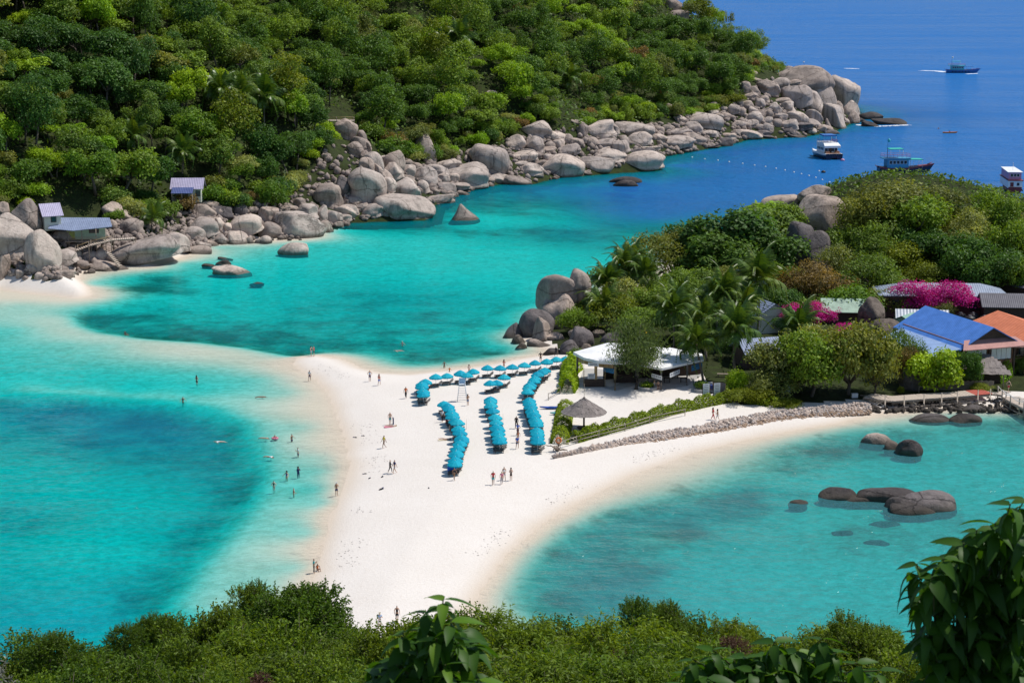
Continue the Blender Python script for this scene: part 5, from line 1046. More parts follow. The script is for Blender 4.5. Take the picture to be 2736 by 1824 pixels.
MB().box((2.0, 1.0, 1.2), (6.6, 0.2, 2.8)).build('wall', M_MINT, HP); MB().box((-4.6, 1.2, 1.0), (3.0, 0.2, 3.2)).build('wall', M_DARK, HP)
f = MB().box((0, 0, 0), (2.1, 0.1, 0.9)).build('window', M_DARK, HP, (2.8, 0.86, 1.7)); MB().box((0, -0.04, 0), (1.9, 0.06, 0.75)).build('pane', M_GLASS, f)
MB().box((1.5, -0.4, -0.2), (9, 2.8, 0.16)).build('porch_floor', M_WOOD, HP)
for x in (-2.2, 0.6, 3.6, 5.6): MB().tube([(x, -1.6, -2.4), (x, -1.6, 2.55)], 0.09, 6).build('post', M_WOOD, HP)
for z in (0.3, 0.7): MB().box((1.8, -1.6, z), (7.6, 0.06, 0.08)).build('rail', M_BAMBOO, HP)
# cove walkway on posts, planks one by one
wp = [at_dist(205, 668, _h - 4), at_dist(240, 655, _h - 3), at_dist(300, 640, _h - 1), at_dist(360, 636, _h)]
wk = thing('boardwalk', 'timber boardwalk on posts running behind the long smooth cove boulder', 'boardwalk', wp[0])
pts = [Vector(p) - Vector(wp[0]) for p in wp]
L_ = sum((pts[i + 1] - pts[i]).length for i in range(3)); s0 = 0
for i in range(3):
    e = pts[i + 1] - pts[i]; n = max(2, int(e.length / 0.42)); ang = math.atan2(e.y, e.x)
    for k in range(n):
        p = pts[i] + e * ((k + 0.5) / n); MB().box((0, 0, 0), (0.36, 2.0, 0.09)).build('plank', M_DECK, wk, p + Vector((0, 0, 0.003 * (k % 3))), ang)
    for s in (-1, 1): MB().tube([pts[i] + Vector((0, s * 0.8, -0.14)), pts[i + 1] + Vector((0, s * 0.8, -0.14))], 0.09, 5).build('beam', M_WOOD, wk)
    if i < 2: MB().tube([pts[i] + Vector((0, -1, 0.9)), pts[i + 1] + Vector((0, -1, 0.9))], 0.05, 5).build('handrail', M_BAMBOO, wk)
for i in range(4):
    for s in (-1, 1): MB().tube([pts[i] + Vector((0, s, -4)), pts[i] + Vector((0, s, 1.0 if i < 3 else 0))], 0.09, 6).build('post', M_WOOD, wk)
# steps down to the water
sb = at_dist(275, 690, _h - 6); stp = thing('steps', 'short flight of wooden steps down to the cove water', 'steps', sb)
for k in range(9): MB().box((1.2 + k * 0.32, -k * 0.22, 1.2 - k * 0.30), (0.5, 1.6, 0.08), R(-12)).build('tread', M_DECK, stp)
for s in (-0.7, 0.7): MB().tube([(1.0, s, 1.3), (4.0, s - 1.9, -1.5)], 0.07, 5).build('stringer', M_WOOD, stp)
# deck on the slope
db = W(912, 322, hit(905, 345)[1]); dk = thing('viewing_deck', 'small timber viewing deck on stilts high among hillside boulders', 'deck', db)
for k in range(12): MB().box((-3.5 + k * 0.62, 0, 0), (0.56, 2.6, 0.1)).build('plank', M_DECK, dk)
for x in (-3.6, -1.2, 1.2, 3.6):
    MB().tube([(x, -1.2, -5.5), (x, -1.2, 1.1)], 0.09, 6).build('post', M_WOOD, dk)
for z in (0.6, 1.05): MB().tube([(-3.7, -1.2, z), (3.7, -1.2, z)], 0.05, 5).build('rail', M_BAMBOO, dk)
jb = W(1736, 393, hit(1736, 408)[1] - 2); jt = thing('landing_stage', 'little grey landing stage with rails against the big shore boulders', 'landing stage', jb)
for k in range(8): MB().box((-2.6 + k * 0.7, 0, 0), (0.62, 2.4, 0.1)).build('plank', M_DECK, jt)
for x in (-2.6, 0, 2.6): MB().tube([(x, -1, -3.5), (x, -1, 1.4 if x else 0)], 0.08, 6).build('post', M_WOOD, jt)
# ---- pier walkway on the right bay
pp = [(2306, 1062, 1.15), (2390, 1072, 1.3), (2470, 1066, 1.35), (2560, 1060, 1.4), (2653, 1052, 1.45), (2676, 1056, 1.45)]
pier = thing('pier_walkway', 'timber walkway on posts along the rocky edge of right bay', 'walkway', plane_pt(2306, 1066, 1.15))
o0 = Vector(plane_pt(2306, 1066, 1.15)); pv = [Vector(plane_pt(x, y, z)) - o0 for x, y, z in pp]
def walkway(root, pv, wid, nside, planks_m, front_rail=True, gapm=0.46, postn=None):
    for i in range(len(pv) - 1):
        e = pv[i + 1] - pv[i]; n = max(2, int(e.length / gapm)); ang = math.atan2(e.y, e.x)
        for k in range(n):
            mt = M_REDDECK if (planks_m and i == len(pv) - 3 and k > n * 0.45) else M_DECK
            MB().box((0, nside * wid / 2, 0), (gapm * 0.9, wid, 0.1)).build('plank', mt, root, pv[i] + e * ((k + 0.5) / n) + Vector((0, 0, 0.004 * (k % 3))), ang)
        MB().tube([pv[i] + Vector((0, 0.1, -0.17)), pv[i + 1] + Vector((0, 0.1, -0.17))], 0.1, 6).build('beam', M_BAMBOOG, root)
        MB().tube([pv[i] + Vector((0, 2.2, -0.17)), pv[i + 1] + Vector((0, 2.2, -0.17))], 0.1, 6).build('beam', M_BAMBOOG, root)
        MB().tube([pv[i] + Vector((0, -0.05, -0.98)), pv[i + 1] + Vector((0, -0.05, -0.98))], 0.075, 6).build('cross_rail', M_BAMBOOG, root)
walkway(pier, pv, 3.0, 1, True)
for px in (2364, 2415, 2468, 2515, 2557, 2612, 2645):
    t = np.interp(px, [p[0] for p in pp], [p[1] for p in pp]); p = Vector(plane_pt(px, t + 2, 1.3)) - o0
    MB().tube([p + Vector((0, -0.15, -2.6)), p + Vector((0.03, -0.15, -0.5)), p + Vector((0, -0.15, 0.95))], [0.11, 0.10, 0.085], 7).build('post', M_BAMBOOG, pier)
    MB().tube([p + Vector((0.5, 2.4, -2.2)), p + Vector((0.5, 2.4, 0.0))], 0.09, 6).build('post', M_WOOD, pier)
p2 = [(2678, 1060, 1.45), (2700, 1075, 1.4), (2736, 1093, 1.35), (2790, 1120, 1.3)]
pier2 = thing('jetty', 'timber jetty turning out over the water at the frame edge', 'jetty', plane_pt(2678, 1060, 1.45)); o1 = Vector(plane_pt(2678, 1060, 1.45)); pv2 = [Vector(plane_pt(x, y, z)) - o1 for x, y, z in p2]
walkway(pier2, pv2, 2.6, 1, False)
for i, p in enumerate(pv2):
    for s in (0.1, 2.5): MB().tube([p + Vector((0, s, -2.6)), p + Vector((0, s, 1.05))], 0.1, 7).build('post', M_BAMBOOG, pier2)
    if i < 3:
        q = pv2[i + 1]; m_ = (p + q) / 2
        MB().tube([p + Vector((0, 2.5, 1.0)), m_ + Vector((0, 2.5, 0.72)), q + Vector((0, 2.5, 1.0))], 0.045, 5).build('rope', M_WHITE, pier2); MB().tube([p + Vector((0, 0.1, 1.0)), m_ + Vector((0, 0.1, 0.75)), q + Vector((0, 0.1, 1.0))], 0.045, 5).build('rope', M_WHITE, pier2)
# dark rocks under the walkway
gq = np.random.default_rng(9); Vs = []; Fs = []; off = 0
for k in range(420):
    px = gq.uniform(2312, 2736); py = gq.uniform(1066, 1100); p = plane_pt(px, py, 0.2); r = gq.uniform(0.15, 0.5)
    V = Dv1 * (1 + (gq.random(len(Dv1)) - 0.5) * 0.4)[:, None] * r * gq.uniform(0.7, 1.3, 3) + p; Vs.append(V); Fs.append(F1 + off); off += len(V)
tag(put(bpy.data.objects.new('shoreline_rubble', mesh_np('shoreline_rubble', np.concatenate(Vs), np.concatenate(Fs), ROCK['b'], smooth=True))), 'dark wet stones heaped below the timber walkway', 'rubble', kind='stuff')
# stone edge of the court: single stones on the face, the smallest joined
WALL = [((1480, 1215), (1475, 1236)), ((1560, 1196), (1560, 1222)), ((1660, 1172), (1660, 1203)), ((1760, 1150), (1762, 1190)), ((1840, 1142), (1845, 1172)), ((1960, 1116), (1965, 1152)), ((2060, 1098), (2070, 1130)), ((2160, 1088), (2170, 1118)), ((2240, 1082), (2250, 1112)), ((2300, 1076), (2330, 1104))]
wt = np.array([w[0] for w in WALL], float); wb = np.array([w[1] for w in WALL], float)
wall = thing('stone_revetment', 'low sloping wall of pinkish rubble stones between sand court and beach', 'stone wall', hit(1860, 1160))
wo = np.array(wall.location)
M_STONE = [simple('pink_rubble_stone', (0.50, 0.40, 0.34), 0.9, 0.25, 2.0, 0.5), simple('brown_rubble_stone', (0.34, 0.235, 0.165), 0.9, 0.3, 2.0, 0.5), simple('grey_rubble_stone', (0.40, 0.35, 0.33), 0.9, 0.3, 2.0, 0.5)]
stone_me = []
for k in range(8):
    for mi_, mm in enumerate(M_STONE):
        V, F = rock_shape(900 + k, 1, 0.8); stone_me.append(mesh_np('stone', V, F, mm, smooth=False))
gq = np.random.default_rng(12); rows = []
for k in range(3600):
    t = gq.random(); px = 1476 + t * 850; f = gq.random()
    yt = np.interp(px, wt[:, 0], wt[:, 1]); yb_ = np.interp(px, wb[:, 0], wb[:, 1])
    zz = 1.45 - 1.25 * f; p = plane_pt(px, yt + (yb_ - yt) * f, max(0.25, zz))
    rows.append((f, p))
rows = [rows[i] for i in gq.permutation(len(rows))]
Vs = []; Fs = []; Mi = []; off = 0
for k, (f, p) in enumerate(rows):
    r = gq.uniform(0.20, 0.33) if k < 260 else gq.uniform(0.12, 0.22)
    mi_ = 1 if f > 0.6 and gq.random() < 0.75 else (0 if gq.random() < 0.65 else 2)
    if k < 260:
        o = bpy.data.objects.new('stone', stone_me[int(gq.integers(8)) * 3 + mi_]); put(o, wall); o.location = p - wo; o.scale = gq.uniform(0.75, 1.3, 3) * r; o.rotation_euler = gq.uniform(0, 6.28, 3)
    else:
        V, F = rock_shape(900 + int(gq.integers(8)), 1, 0.8) if k < 262 else (None, None)
        V = Dv1 * (1 + (gq.random(len(Dv1)) - 0.5) * 0.5)[:, None] * r * gq.uniform(0.7, 1.3, 3) + p - wo; Vs.append(V); Fs.append(F1 + off); Mi += [mi_] * len(F1); off += len(V)
tag(put(bpy.data.objects.new('small_stones', mesh_np('small_stones', np.concatenate(Vs), np.concatenate(Fs), M_STONE, Mi)), wall), kind='stuff')
# ---- hedges
def hedge(name, label, pts, h, w, leaf, seed, n=5200, size=0.13):
    g = np.random.default_rng(seed); b = [Vector(hit(*p)) for p in pts]; o0 = b[0]; root = thing(name, label, 'hedge', o0)
    C = []; Nn = []
    Ls = [(b[i + 1] - b[i]).length for i in range(len(b) - 1)]; tot = sum(Ls)
    for k in range(n):
        s = g.random() * tot; i = 0
        while i < len(Ls) - 1 and s > Ls[i]: s -= Ls[i]; i += 1
        c = b[i].lerp(b[i + 1], s / Ls[i]); q = tot and (s + sum(Ls[:i])); hh = h * (0.86 + 0.16 * math.sin(q * 1.3 + seed) + 0.10 * math.sin(q * 3.1))
        a = g.uniform(-0.15, math.pi + 0.15); r = g.uniform(0.75, 1.05); e_ = (b[i + 1] - b[i]).normalized(); pr_ = Vector((-e_.y, e_.x, 0))
        C.append((c.x - o0.x + math.cos(a) * w * r * pr_.x, c.y - o0.y + math.cos(a) * w * r * pr_.y, c.z - o0.z + max(0.02, math.sin(a)) * hh * r)); Nn.append((math.cos(a) * pr_.x, math.cos(a) * pr_.y, math.sin(a) + 0.4))
    V, F = leaf_cards(np.array(C), np.array(Nn), size, g, 0.5)
    put(bpy.data.objects.new('foliage', mesh_np('foliage', V, F, LEAF[leaf], attrs={'tone': np.repeat(np.clip(g.normal(0.5, 0.25, n), 0, 1), 4)})), root)
    mb = MB()
    for i in range(len(b) - 1):
        for t in np.linspace(0, 1, max(2, int(Ls[i] / 0.8))): p = b[i].lerp(b[i + 1], t) - o0; mb.tube([p - Vector((0, 0, 0.1)), p + Vector((0.05, 0, h * 0.7))], [0.04, 0.02], 4)
    mb.build('stems', BARK, root); return root
hedge('hedge', 'long clipped yellow-green hedge along the seaward side of the court', [(1533, 1182), (1620, 1156), (1720, 1128), (1800, 1104), (1880, 1086), (1945, 1072)], 1.75, 0.85, 'hedge', 3, 15000)
hedge('hedge', 'short bushy hedge beside the thatched parasol', [(1494, 1188), (1502, 1150), (1508, 1105), (1515, 1092)], 1.7, 1.25, 'hedge', 5, 7000)
hedge('hedge', 'tall leafy hedge by the sea wall corner of the bar court', [(1512, 1052), (1524, 1030), (1518, 1000), (1540, 985)], 3.0, 1.3, 'bright', 7, 5200, 0.2)
hedge('hedge', 'dense green hedge beside the thatched shelter path', [(2660, 1024), (2685, 1010), (2705, 990)], 2.6, 0.9, 'bright', 8, 3600)
hedge('hedge', 'loose yellow-green hedge under the big tree left of the walkway', [(1930, 1058), (1990, 1072), (2060, 1086), (2120, 1080)], 1.3, 0.9, 'hedge', 9, 4200)
# ---- bamboo rail fence in front of the hedge
def rail_fence(label, pts, hts=(0.45, 0.95), group=None, mat=None):
    b = [Vector(hit(*p)) for p in pts]; o0 = b[0]; root = thing('bamboo_fence', label, 'fence', o0, 0, group)
    for i in range(len(b) - 1):
        for h in hts: MB().tube([b[i] - o0 + Vector((0, 0, h)), b[i + 1] - o0 + Vector((0, 0, h + 0.02))], 0.045, 6).build('rail', mat or M_BAMBOOG, root)
    for p in b: MB().tube([p - o0 - Vector((0, 0, 0.2)), p - o0 + Vector((0, 0, hts[-1] + 0.15))], 0.06, 6).build('post', mat or M_BAMBOOG, root)
rail_fence('grey bamboo rail fence along the front of the long clipped hedge', [(1492, 1200), (1540, 1186), (1600, 1170), (1670, 1152), (1735, 1132), (1830, 1112)])
rail_fence('short bamboo handrail beside the sand ramp above the kayak', [(1465, 1070), (1497, 1052)], (0.3, 0.95))
rail_fence('thin rail fence beside the walkway in front of the standing shelter', [(2455, 1050), (2500, 1048), (2560, 1044), (2640, 1040)], (0.9,))
# driftwood post heap at the corner of the court
dw = Vector(hit(1490, 1205)); dr = thing('driftwood_post', 'gnarled driftwood post with an orange lifebuoy at court corner', 'post', dw)
MB().tube([(0, 0, -0.2), (0.1, 0, 1.0), (0, 0, 2.2)], [0.22, 0.18, 0.12], 7).build('trunk', M_WOOD, dr)
gq = np.random.default_rng(2)
for k in range(7): MB().tube([(gq.normal() * 0.3, gq.normal() * 0.2, 0.1), (gq.normal() * 0.8 - 0.4, gq.normal() * 0.4 - 0.4, 0.3 + gq.random()), (gq.normal() * 1.0 - 0.7, gq.normal() * 0.4 - 0.8, 0.2 + gq.random())], [0.09, 0.06, 0.03], 5).build('branch', M_WOOD, dr)
o = MB(); [o.tube([(0.36 * math.cos(a), 0, 0.36 * math.sin(a)), (0.36 * math.cos(a + 0.53), 0, 0.36 * math.sin(a + 0.53))], 0.09, 6) for a in np.arange(0, 6.28, 0.524)]; o.build('lifebuoy', simple('orange_buoy', (0.85, 0.22, 0.04), 0.5), dr, (0.1, -0.25, 1.5))
# ---- thatched parasol with bench
tp = Vector(hit(1560, 1150)); TH = thing('thatched_parasol', 'big thatched parasol over an octagonal bench in the sand court', 'parasol', tp)
mb = MB(); gq = np.random.default_rng(14)
for row in range(11):
    t = row / 10; r = 2.75 * (1 - t) + 0.12; z = 2.75 + 1.75 * t; n = max(6, int(r * 15))
    for i in range(n):
        a = 2 * math.pi * (i + 0.5 * (row % 2)) / n; mb.box((r * math.cos(a), r * math.sin(a), z + gq.normal() * 0.02), (0.62, 2 * math.pi * r / n * 1.15, 0.05), a, 0, 0.57 + gq.normal() * 0.05, gq.normal() * 0.08)
tag(mb.build('thatch', M_THATCH, TH), kind='stuff')
MB().lathe([(2.85, 2.62), (2.2, 3.0), (1.0, 3.75), (0.05, 4.45)], 16).build('roof', M_THATCH, TH); MB().tube([(0, 0, -0.2), (0, 0, 4.3)], 0.13, 8).build('pole', M_DARK, TH); MB().tube([(0, 0, 4.3), (0, 0, 6.6)], 0.03, 5).build('spike', M_WOOD, TH)
MB().lathe([(0.2, 0.42), (1.02, 0.44), (1.02, 0.34), (0.2, 0.33)], 8).build('bench', M_DARK, TH); MB().lathe([(0.3, 0.0), (0.26, 0.34)], 8).build('bench_base', M_DARK, TH)
# ---- lifeguard chair
lg = Vector(hit(1235, 1072)); LG = thing('lifeguard_chair', 'tall white lifeguard chair standing among the turquoise umbrellas', 'lifeguard chair', lg)
for sx in (-1, 1):
    for sy in (-1, 1): MB().tube([(sx * 0.72, sy * 0.55, 0), (sx * 0.42, sy * 0.3, 2.5)], 0.05, 6).build('leg', M_METAL, LG)
for k in range(7): MB().tube([(-0.68 + 0.04 * k, -0.54 + 0.035 * k, 0.3 + 0.33 * k), (0.68 - 0.04 * k, -0.54 + 0.035 * k, 0.3 + 0.33 * k)], 0.03, 5).build('rung', M_METAL, LG)
MB().box((0, 0, 2.52), (0.95, 0.75, 0.08)).build('seat', M_METAL, LG); MB().box((0, 0.34, 2.95), (0.95, 0.06, 0.8)).build('backrest', simple('pale_blue_paint', (0.35, 0.55, 0.75), 0.5), LG)
for sx in (-1, 1): MB().box((sx * 0.46, 0, 2.8), (0.06, 0.7, 0.06)).build('armrest', M_METAL, LG)
# ---- boards with notices
def board(px, py, label, h=2.9, w=1.1, rz=0.25):
    b = Vector(hit(px, py)); r = thing('notice_board', label, 'notice board', b, rz, 'notice boards by the hedge')
    for s in (-1, 1): MB().tube([(s * w / 2, 0, -0.1), (s * w / 2, 0, h)], 0.05, 6).build('post', M_DARK, r)
    o = MB().box((0, 0, 0), (w - 0.1, 0.05, h * 0.62)).build('panel', M_SIGNW, r, (0, 0, h * 0.66))
    for k in range(7): MB().box((0, -0.032, h * (0.24 - 0.08 * k)), (w * 0.62 * (1 if k % 3 else 0.8), 0.012, 0.05)).build('print_line', M_INK, o)
board(1886, 1080, 'white notice board on thin posts behind the hedge, nearer the bar', 3.1); board(1915, 1074, 'second white notice board beside a dark panel behind the hedge')
b = Vector(hit(1926, 1072)); r = thing('notice_board', 'dark grey panel board standing against the second white notice board', 'notice board', b, -0.5, 'notice boards by the hedge'); MB().box((0, 0, 1.8), (1.3, 0.06, 1.9)).build('panel', M_DGREY, r); [MB().tube([(s, 0, -0.1), (s, 0, 2.75)], 0.05, 6).build('post', M_DARK, r) for s in (-0.65, 0.65)]
b = Vector(hit(2104, 1066)); r = thing('notice_board', 'small blue and white sign under the big tree', 'sign', b, 0.1); MB().box((0, 0, 1.6), (0.9, 0.05, 1.2)).build('panel', M_SIGNB, r); MB().box((0.05, -0.03, 1.5), (0.4, 0.02, 0.7)).build('emblem', M_SIGNW, r); MB().tube([(0, 0.05, -0.1), (0, 0.05, 2.0)], 0.05, 6).build('post', M_DARK, r)
b = Vector(hit(2283, 1064)); r = thing('cool_box', 'white cool box left on the stones by the walkway end', 'box', b, 0.1); MB().box((0, 0, 0.3), (0.9, 0.5, 0.55)).build('body', M_WHITE, r); MB().box((0, 0, 0.62), (0.96, 0.55, 0.09)).build('lid', M_SIGNW, r)
# benches and tables under the palms, planters
for i, (px, py, lab) in enumerate(((1958, 1056, 'low wooden bench beside the stone planter near the notice boards'), (1935, 1008, 'dark picnic table in the shade below the leaning palm'))):
    b = Vector(hit(px, py)); r = thing('bench', lab, 'bench', b, -0.1 * i, 'benches under the palms'); MB().box((0, 0, 0.5), (2.2, 0.5, 0.08)).build('seat', M_WOOD, r); [MB().box((s, 0, 0.23), (0.12, 0.45, 0.45)).build('leg', M_WOOD, r) for s in (-0.9, 0.9)]
for i, (px, py, rr_, lab) in enumerate(((1730, 1040, 1.5, 'round stone planter ringing the foot of the casuarina trunk'), (1875, 1046, 1.2, 'round planter with a green bush in front of the bar corner'), (1930, 1058, 1.3, 'round concrete planter beside the parked orange cart'))):
    b = Vector(hit(px, py)); r = thing('planter', lab, 'planter', b, 0, 'round planters'); MB().lathe([(rr_ * 0.96, -0.1), (rr_, 0.5), (rr_ * 0.85, 0.5), (rr_ * 0.8, 0.35), (0.001, 0.36)], 18).build('wall', M_CONC, r)
    C = np.array([(math.cos(a) * q, math.sin(a) * q, 0.5 + h) for a, q, h in zip(gq.uniform(0, 6.28, 400), gq.uniform(0, rr_ * 0.8, 400), gq.uniform(0, 1.0 if i else 0.5, 400))]); V, F = leaf_cards(C, np.tile([0, 0, 1.0], (400, 1)), 0.16, gq)
    put(bpy.data.objects.new('foliage', mesh_np('foliage', V, F, LEAF['mid'], attrs={'tone': np.repeat(gq.random(400), 4)})), r)
b = Vector(hit(1903, 1050)); r = thing('hand_cart', 'dark hand cart with an orange bundle parked beside the planters', 'cart', b, 0.2); MB().box((0, 0, 0.6), (2.4, 1.1, 0.12)).build('tray', M_DARK, r); MB().box((0.6, 0, 1.0), (0.9, 0.8, 0.7)).build('bundle', simple('orange_cloth', (0.75, 0.18, 0.04), 0.8), r); MB().box((-0.5, 0, 0.95), (0.9, 0.8, 0.6)).build('crate', simple('navy_plastic', (0.03, 0.05, 0.2), 0.6), r)
for sx in (-0.7, 0.7):
    for sy in (-0.5, 0.5): MB().tube([(sx, sy - 0.04, 0.28), (sx, sy + 0.04, 0.28)], 0.28, 10).build('wheel', M_BLACK, r)
# fence panels of palm stakes below the shelter
fb = Vector(hit(2500, 1046)); fp = thing('stake_fence', 'brown palisade fence of upright palm stakes beside the walkway', 'fence', fb)
for k in range(56): MB().box((-1.5 + k * 0.19, 0.4 + 0.012 * k, 0.65 + 0.05 * math.sin(k * 1.7)), (0.16, 0.07, 1.5)).build('stake', M_WOOD, fp)
# kayaks on the sand
def kayak(px, py, label, mat, rz, L_=3.2):
    b = Vector(hit(px, py)); r = thing('kayak', label, 'kayak', b, rz, 'kayaks')
    V = []; F = []; n = 13
    for i in range(n):
        t = i / (n - 1) * 2 - 1; w = 0.36 * (1 - abs(t) ** 2.6) + 0.01; z = 0.06 + 0.22 * t * t * 0.7
        for j in range(8):
            a = 2 * math.pi * j / 8; V.append((t * L_ / 2, w * math.cos(a), z + 0.16 + 0.16 * math.sin(a) * (1 - 0.5 * t * t)))
    for i in range(n - 1):
        for j in range(8): F.append((i * 8 + j, i * 8 + (j + 1) % 8, (i + 1) * 8 + (j + 1) % 8, (i + 1) * 8 + j))
    MB().add(V, F, 0, True).build('hull', mat, r); MB().lathe([(0.3, 0.33), (0.34, 0.36), (0.30, 0.37), (0.22, 0.28)], 12, (0, 0, 0), sc=(1.6, 0.75)).build('cockpit', M_BLACK, r)
    return r
kayak(1473, 1094, 'dark blue kayak lying on the sand beside the hedge', simple('blue_plastic', (0.02, 0.08, 0.38), 0.35), 0.05, 3.4)
kayak(1494, 1106, 'teal kayak half under the leaves beside the hedge', simple('teal_plastic', (0.02, 0.35, 0.38), 0.35), 0.5, 3.0)
# ================================================================= BEACH UMBRELLAS AND LOUNGERS
def canopy_mat():
    m, b = new_mat('turquoise_canvas'); N, L = nt(m); v = coord(m)
    n = noise_tex(m, 2.0, 4, 0.6, v); oi = N.new('ShaderNodeObjectInfo')
    c = mix_col(m, n.outputs[0], (0.0, 0.37, 0.52), (0.006, 0.47, 0.62))
    c = mix_col(m, 1.0, c, ramp(m, oi.outputs['Random'], [(0, (0.8, 0.86, 0.92)), (0.6, (1.0, 1.0, 1.0)), (1, (6.0, 1.12, 1.05))]), 'MULTIPLY')
    L.new(c, b.inputs['Base Color']); b.inputs['Roughness'].default_value = 0.7; b.inputs['Specular IOR Level'].default_value = 0.2
    tl = N.new('ShaderNodeBsdfTranslucent'); L.new(c, tl.inputs[0]); mx = N.new('ShaderNodeMixShader'); mx.inputs[0].default_value = 0.25
    L.new(b.outputs[0], mx.inputs[1]); L.new(tl.outputs[0], mx.inputs[2]); L.new(mx.outputs[0], N['Material Output'].inputs['Surface']); return m
M_CANVAS = canopy_mat()
M_LOUNGE = simple('dark_lounger_wood', (0.075, 0.05, 0.045), 0.7, 0.25, 3.0)
def make_umbrella():
    r = thing('beach_umbrella', None, 'beach umbrella', (0, 0, 0), 0, 'turquoise beach umbrellas')
    mb = MB(); n = 8; Rr = 0.94; V = [(0, 0, 1.80)]; F = []
    for ring, (q, z) in enumerate(((0.5, 1.60), (1.0, 1.27))):
        for j in range(2 * n):
            a = math.pi * j / n; k = 1.0 if j % 2 == 0 else 0.955; V.append((Rr * q * k * math.cos(a), Rr * q * k * math.sin(a), z - (0.0 if j % 2 == 0 else 0.03 * q)))
    m2 = 2 * n
    for j in range(m2): F.append((0, 1 + j, 1 + (j + 1) % m2)); F.append((1 + j, 1 + m2 + j, 1 + m2 + (j + 1) % m2, 1 + (j + 1) % m2))
    mb.add(V, F); mb.build('canopy', M_CANVAS, r)
    mv = MB(); V = []; F = []
    for j in range(m2 * 2):
        a = math.pi * j / (2 * n); k = Rr * (1.0 - 0.045 * abs(math.sin(a * n))) ; V += [(k * math.cos(a), k * math.sin(a), 1.265), (k * 1.005 * math.cos(a), k * 1.005 * math.sin(a), 1.265 - 0.13 - 0.05 * (j % 2))]
    for j in range(m2 * 2): j2 = (j + 1) % (m2 * 2); F.append((2 * j, 2 * j2, 2 * j2 + 1, 2 * j + 1))
    mv.add(V, F).build('valance', M_CANVAS, r)
    mp = MB().tube([(0, 0, -0.2), (0, 0, 1.78)], 0.022, 6); mp.lathe([(0.03, 1.76), (0.03, 1.84), (0.001, 1.88)], 6); mp.build('pole', M_WHITE, r)
    for j in range(n):
        a = 2 * math.pi * j / n; MB().tube([(0.02 * math.cos(a), 0.02 * math.sin(a), 1.77), (Rr * math.cos(a), Rr * math.sin(a), 1.25)], 0.012, 4).build('rib', M_WHITE, r)
    return r
def make_lounger():
    r = thing('sun_lounger', None, 'sun lounger', (0, 0, 0), 0, 'wooden sun loungers')
    f = MB().box((-0.3, -0.27, 0.3), (1.3, 0.05, 0.06)).box((-0.3, 0.27, 0.3), (1.3, 0.05, 0.06)); f.build('frame', M_LOUNGE, r)
    sl = MB()
    for k in range(9): sl.box((-0.88 + k * 0.14, 0, 0.345), (0.10, 0.56, 0.025))
    sl.build('seat', M_LOUNGE, r)
    bk = MB()
    for k in range(5): bk.box((0.38 + k * 0.105, 0, 0.40 + k * 0.085), (0.10, 0.56, 0.025), 0, 0, -0.68)
    bk.build('backrest', M_LOUNGE, r)
    for x in (-0.85, 0.3):
        for y in (-0.25, 0.25): MB().box((x, y, 0.14), (0.05, 0.05, 0.30)).build('leg', M_LOUNGE, r)
    return r
def cc(x, y): return 1060 + x / 3.92, 920 + y / 3.92
UMB = {
 'back row along the water': ([(300, 397), (410, 350), (530, 325), (665, 312), (738, 322), (805, 290), (950, 253), (1080, 255), (1210, 240), (1335, 222), (1452, 197), (1570, 190), (1675, 165), (1770, 155)], 'spit end'),
 'spit-end cluster': ([(262, 418), (265, 450), (275, 498), (285, 530)], 'water'),
 'trio by the lifeguard chair': ([(980, 412), (1045, 395), (1125, 350)], 'spit end'),
 'curved row below the outcrop': ([(1550, 272), (1520, 300), (1475, 322), (1450, 360), (1435, 385), (1400, 430), (1390, 460), (1370, 505)], 'bar'),
 'row nearest the hedge': ([(1390, 595), (1395, 625), (1405, 655), (1420, 690), (1430, 720), (1440, 750), (1450, 790), (1460, 815), (1465, 845), (1465, 905), (1470, 935), (1470, 985), (1475, 1030)], 'water'),
 'middle row on the sand': ([(980, 580), (985, 605), (990, 650), (1010, 700), (1030, 770), (1040, 820), (1050, 870), (1055, 895), (1062, 935), (1075, 985), (1080, 1020)], 'water'),
 'wavy row nearest the swimmers': ([(500, 620), (540, 645), (545, 670), (575, 730), (590, 755), (620, 795), (640, 830), (650, 880), (660, 930), (680, 975), (675, 1010), (660, 1040), (640, 1095), (625, 1140), (620, 1165), (615, 1215), (605, 1250)], 'water')}
PLACE = ['first', 'second', 'third', 'fourth', 'fifth', 'sixth', 'seventh', 'eighth', 'ninth', 'tenth', 'eleventh', 'twelfth', 'thirteenth', 'fourteenth', 'fifteenth', 'sixteenth', 'seventeenth']
U0 = make_umbrella(); L0_ = make_lounger(); first = True; g = np.random.default_rng(61); UMB_POS = []
for row, (pts, end) in UMB.items():
    for i, (x, y) in enumerate(pts):
        px, py = cc(x, y); ppm = (py + 125) / 65.0; b = hit(px, py + 1.42 * ppm)
        U = U0 if first else copy_tree(U0)
        s_ = 1.07 * g.uniform(0.97, 1.04); U.location = b; U.rotation_euler = (g.uniform(-0.05, 0.05), g.uniform(-0.05, 0.05), g.random() * 0.8); U.scale = (s_, s_, s_ * g.uniform(0.96, 1.06))
        U['label'] = f"turquoise beach umbrella, {PLACE[i]} from the {end} in the {row}"
        for k, dy in enumerate((-0.48, 0.48)):
            Lg = L0_ if first and k == 0 else copy_tree(L0_)
            Lg.location = (b[0] + 0.1, b[1] + dy, b[2]); Lg.rotation_euler = (0, 0, R(18) + g.uniform(-0.1, 0.1))
            Lg['label'] = f"dark wooden lounger, {'nearer' if k == 0 else 'farther'} one under {PLACE[i]} umbrella of the {row}"
        first = False; UMB_POS.append(b)
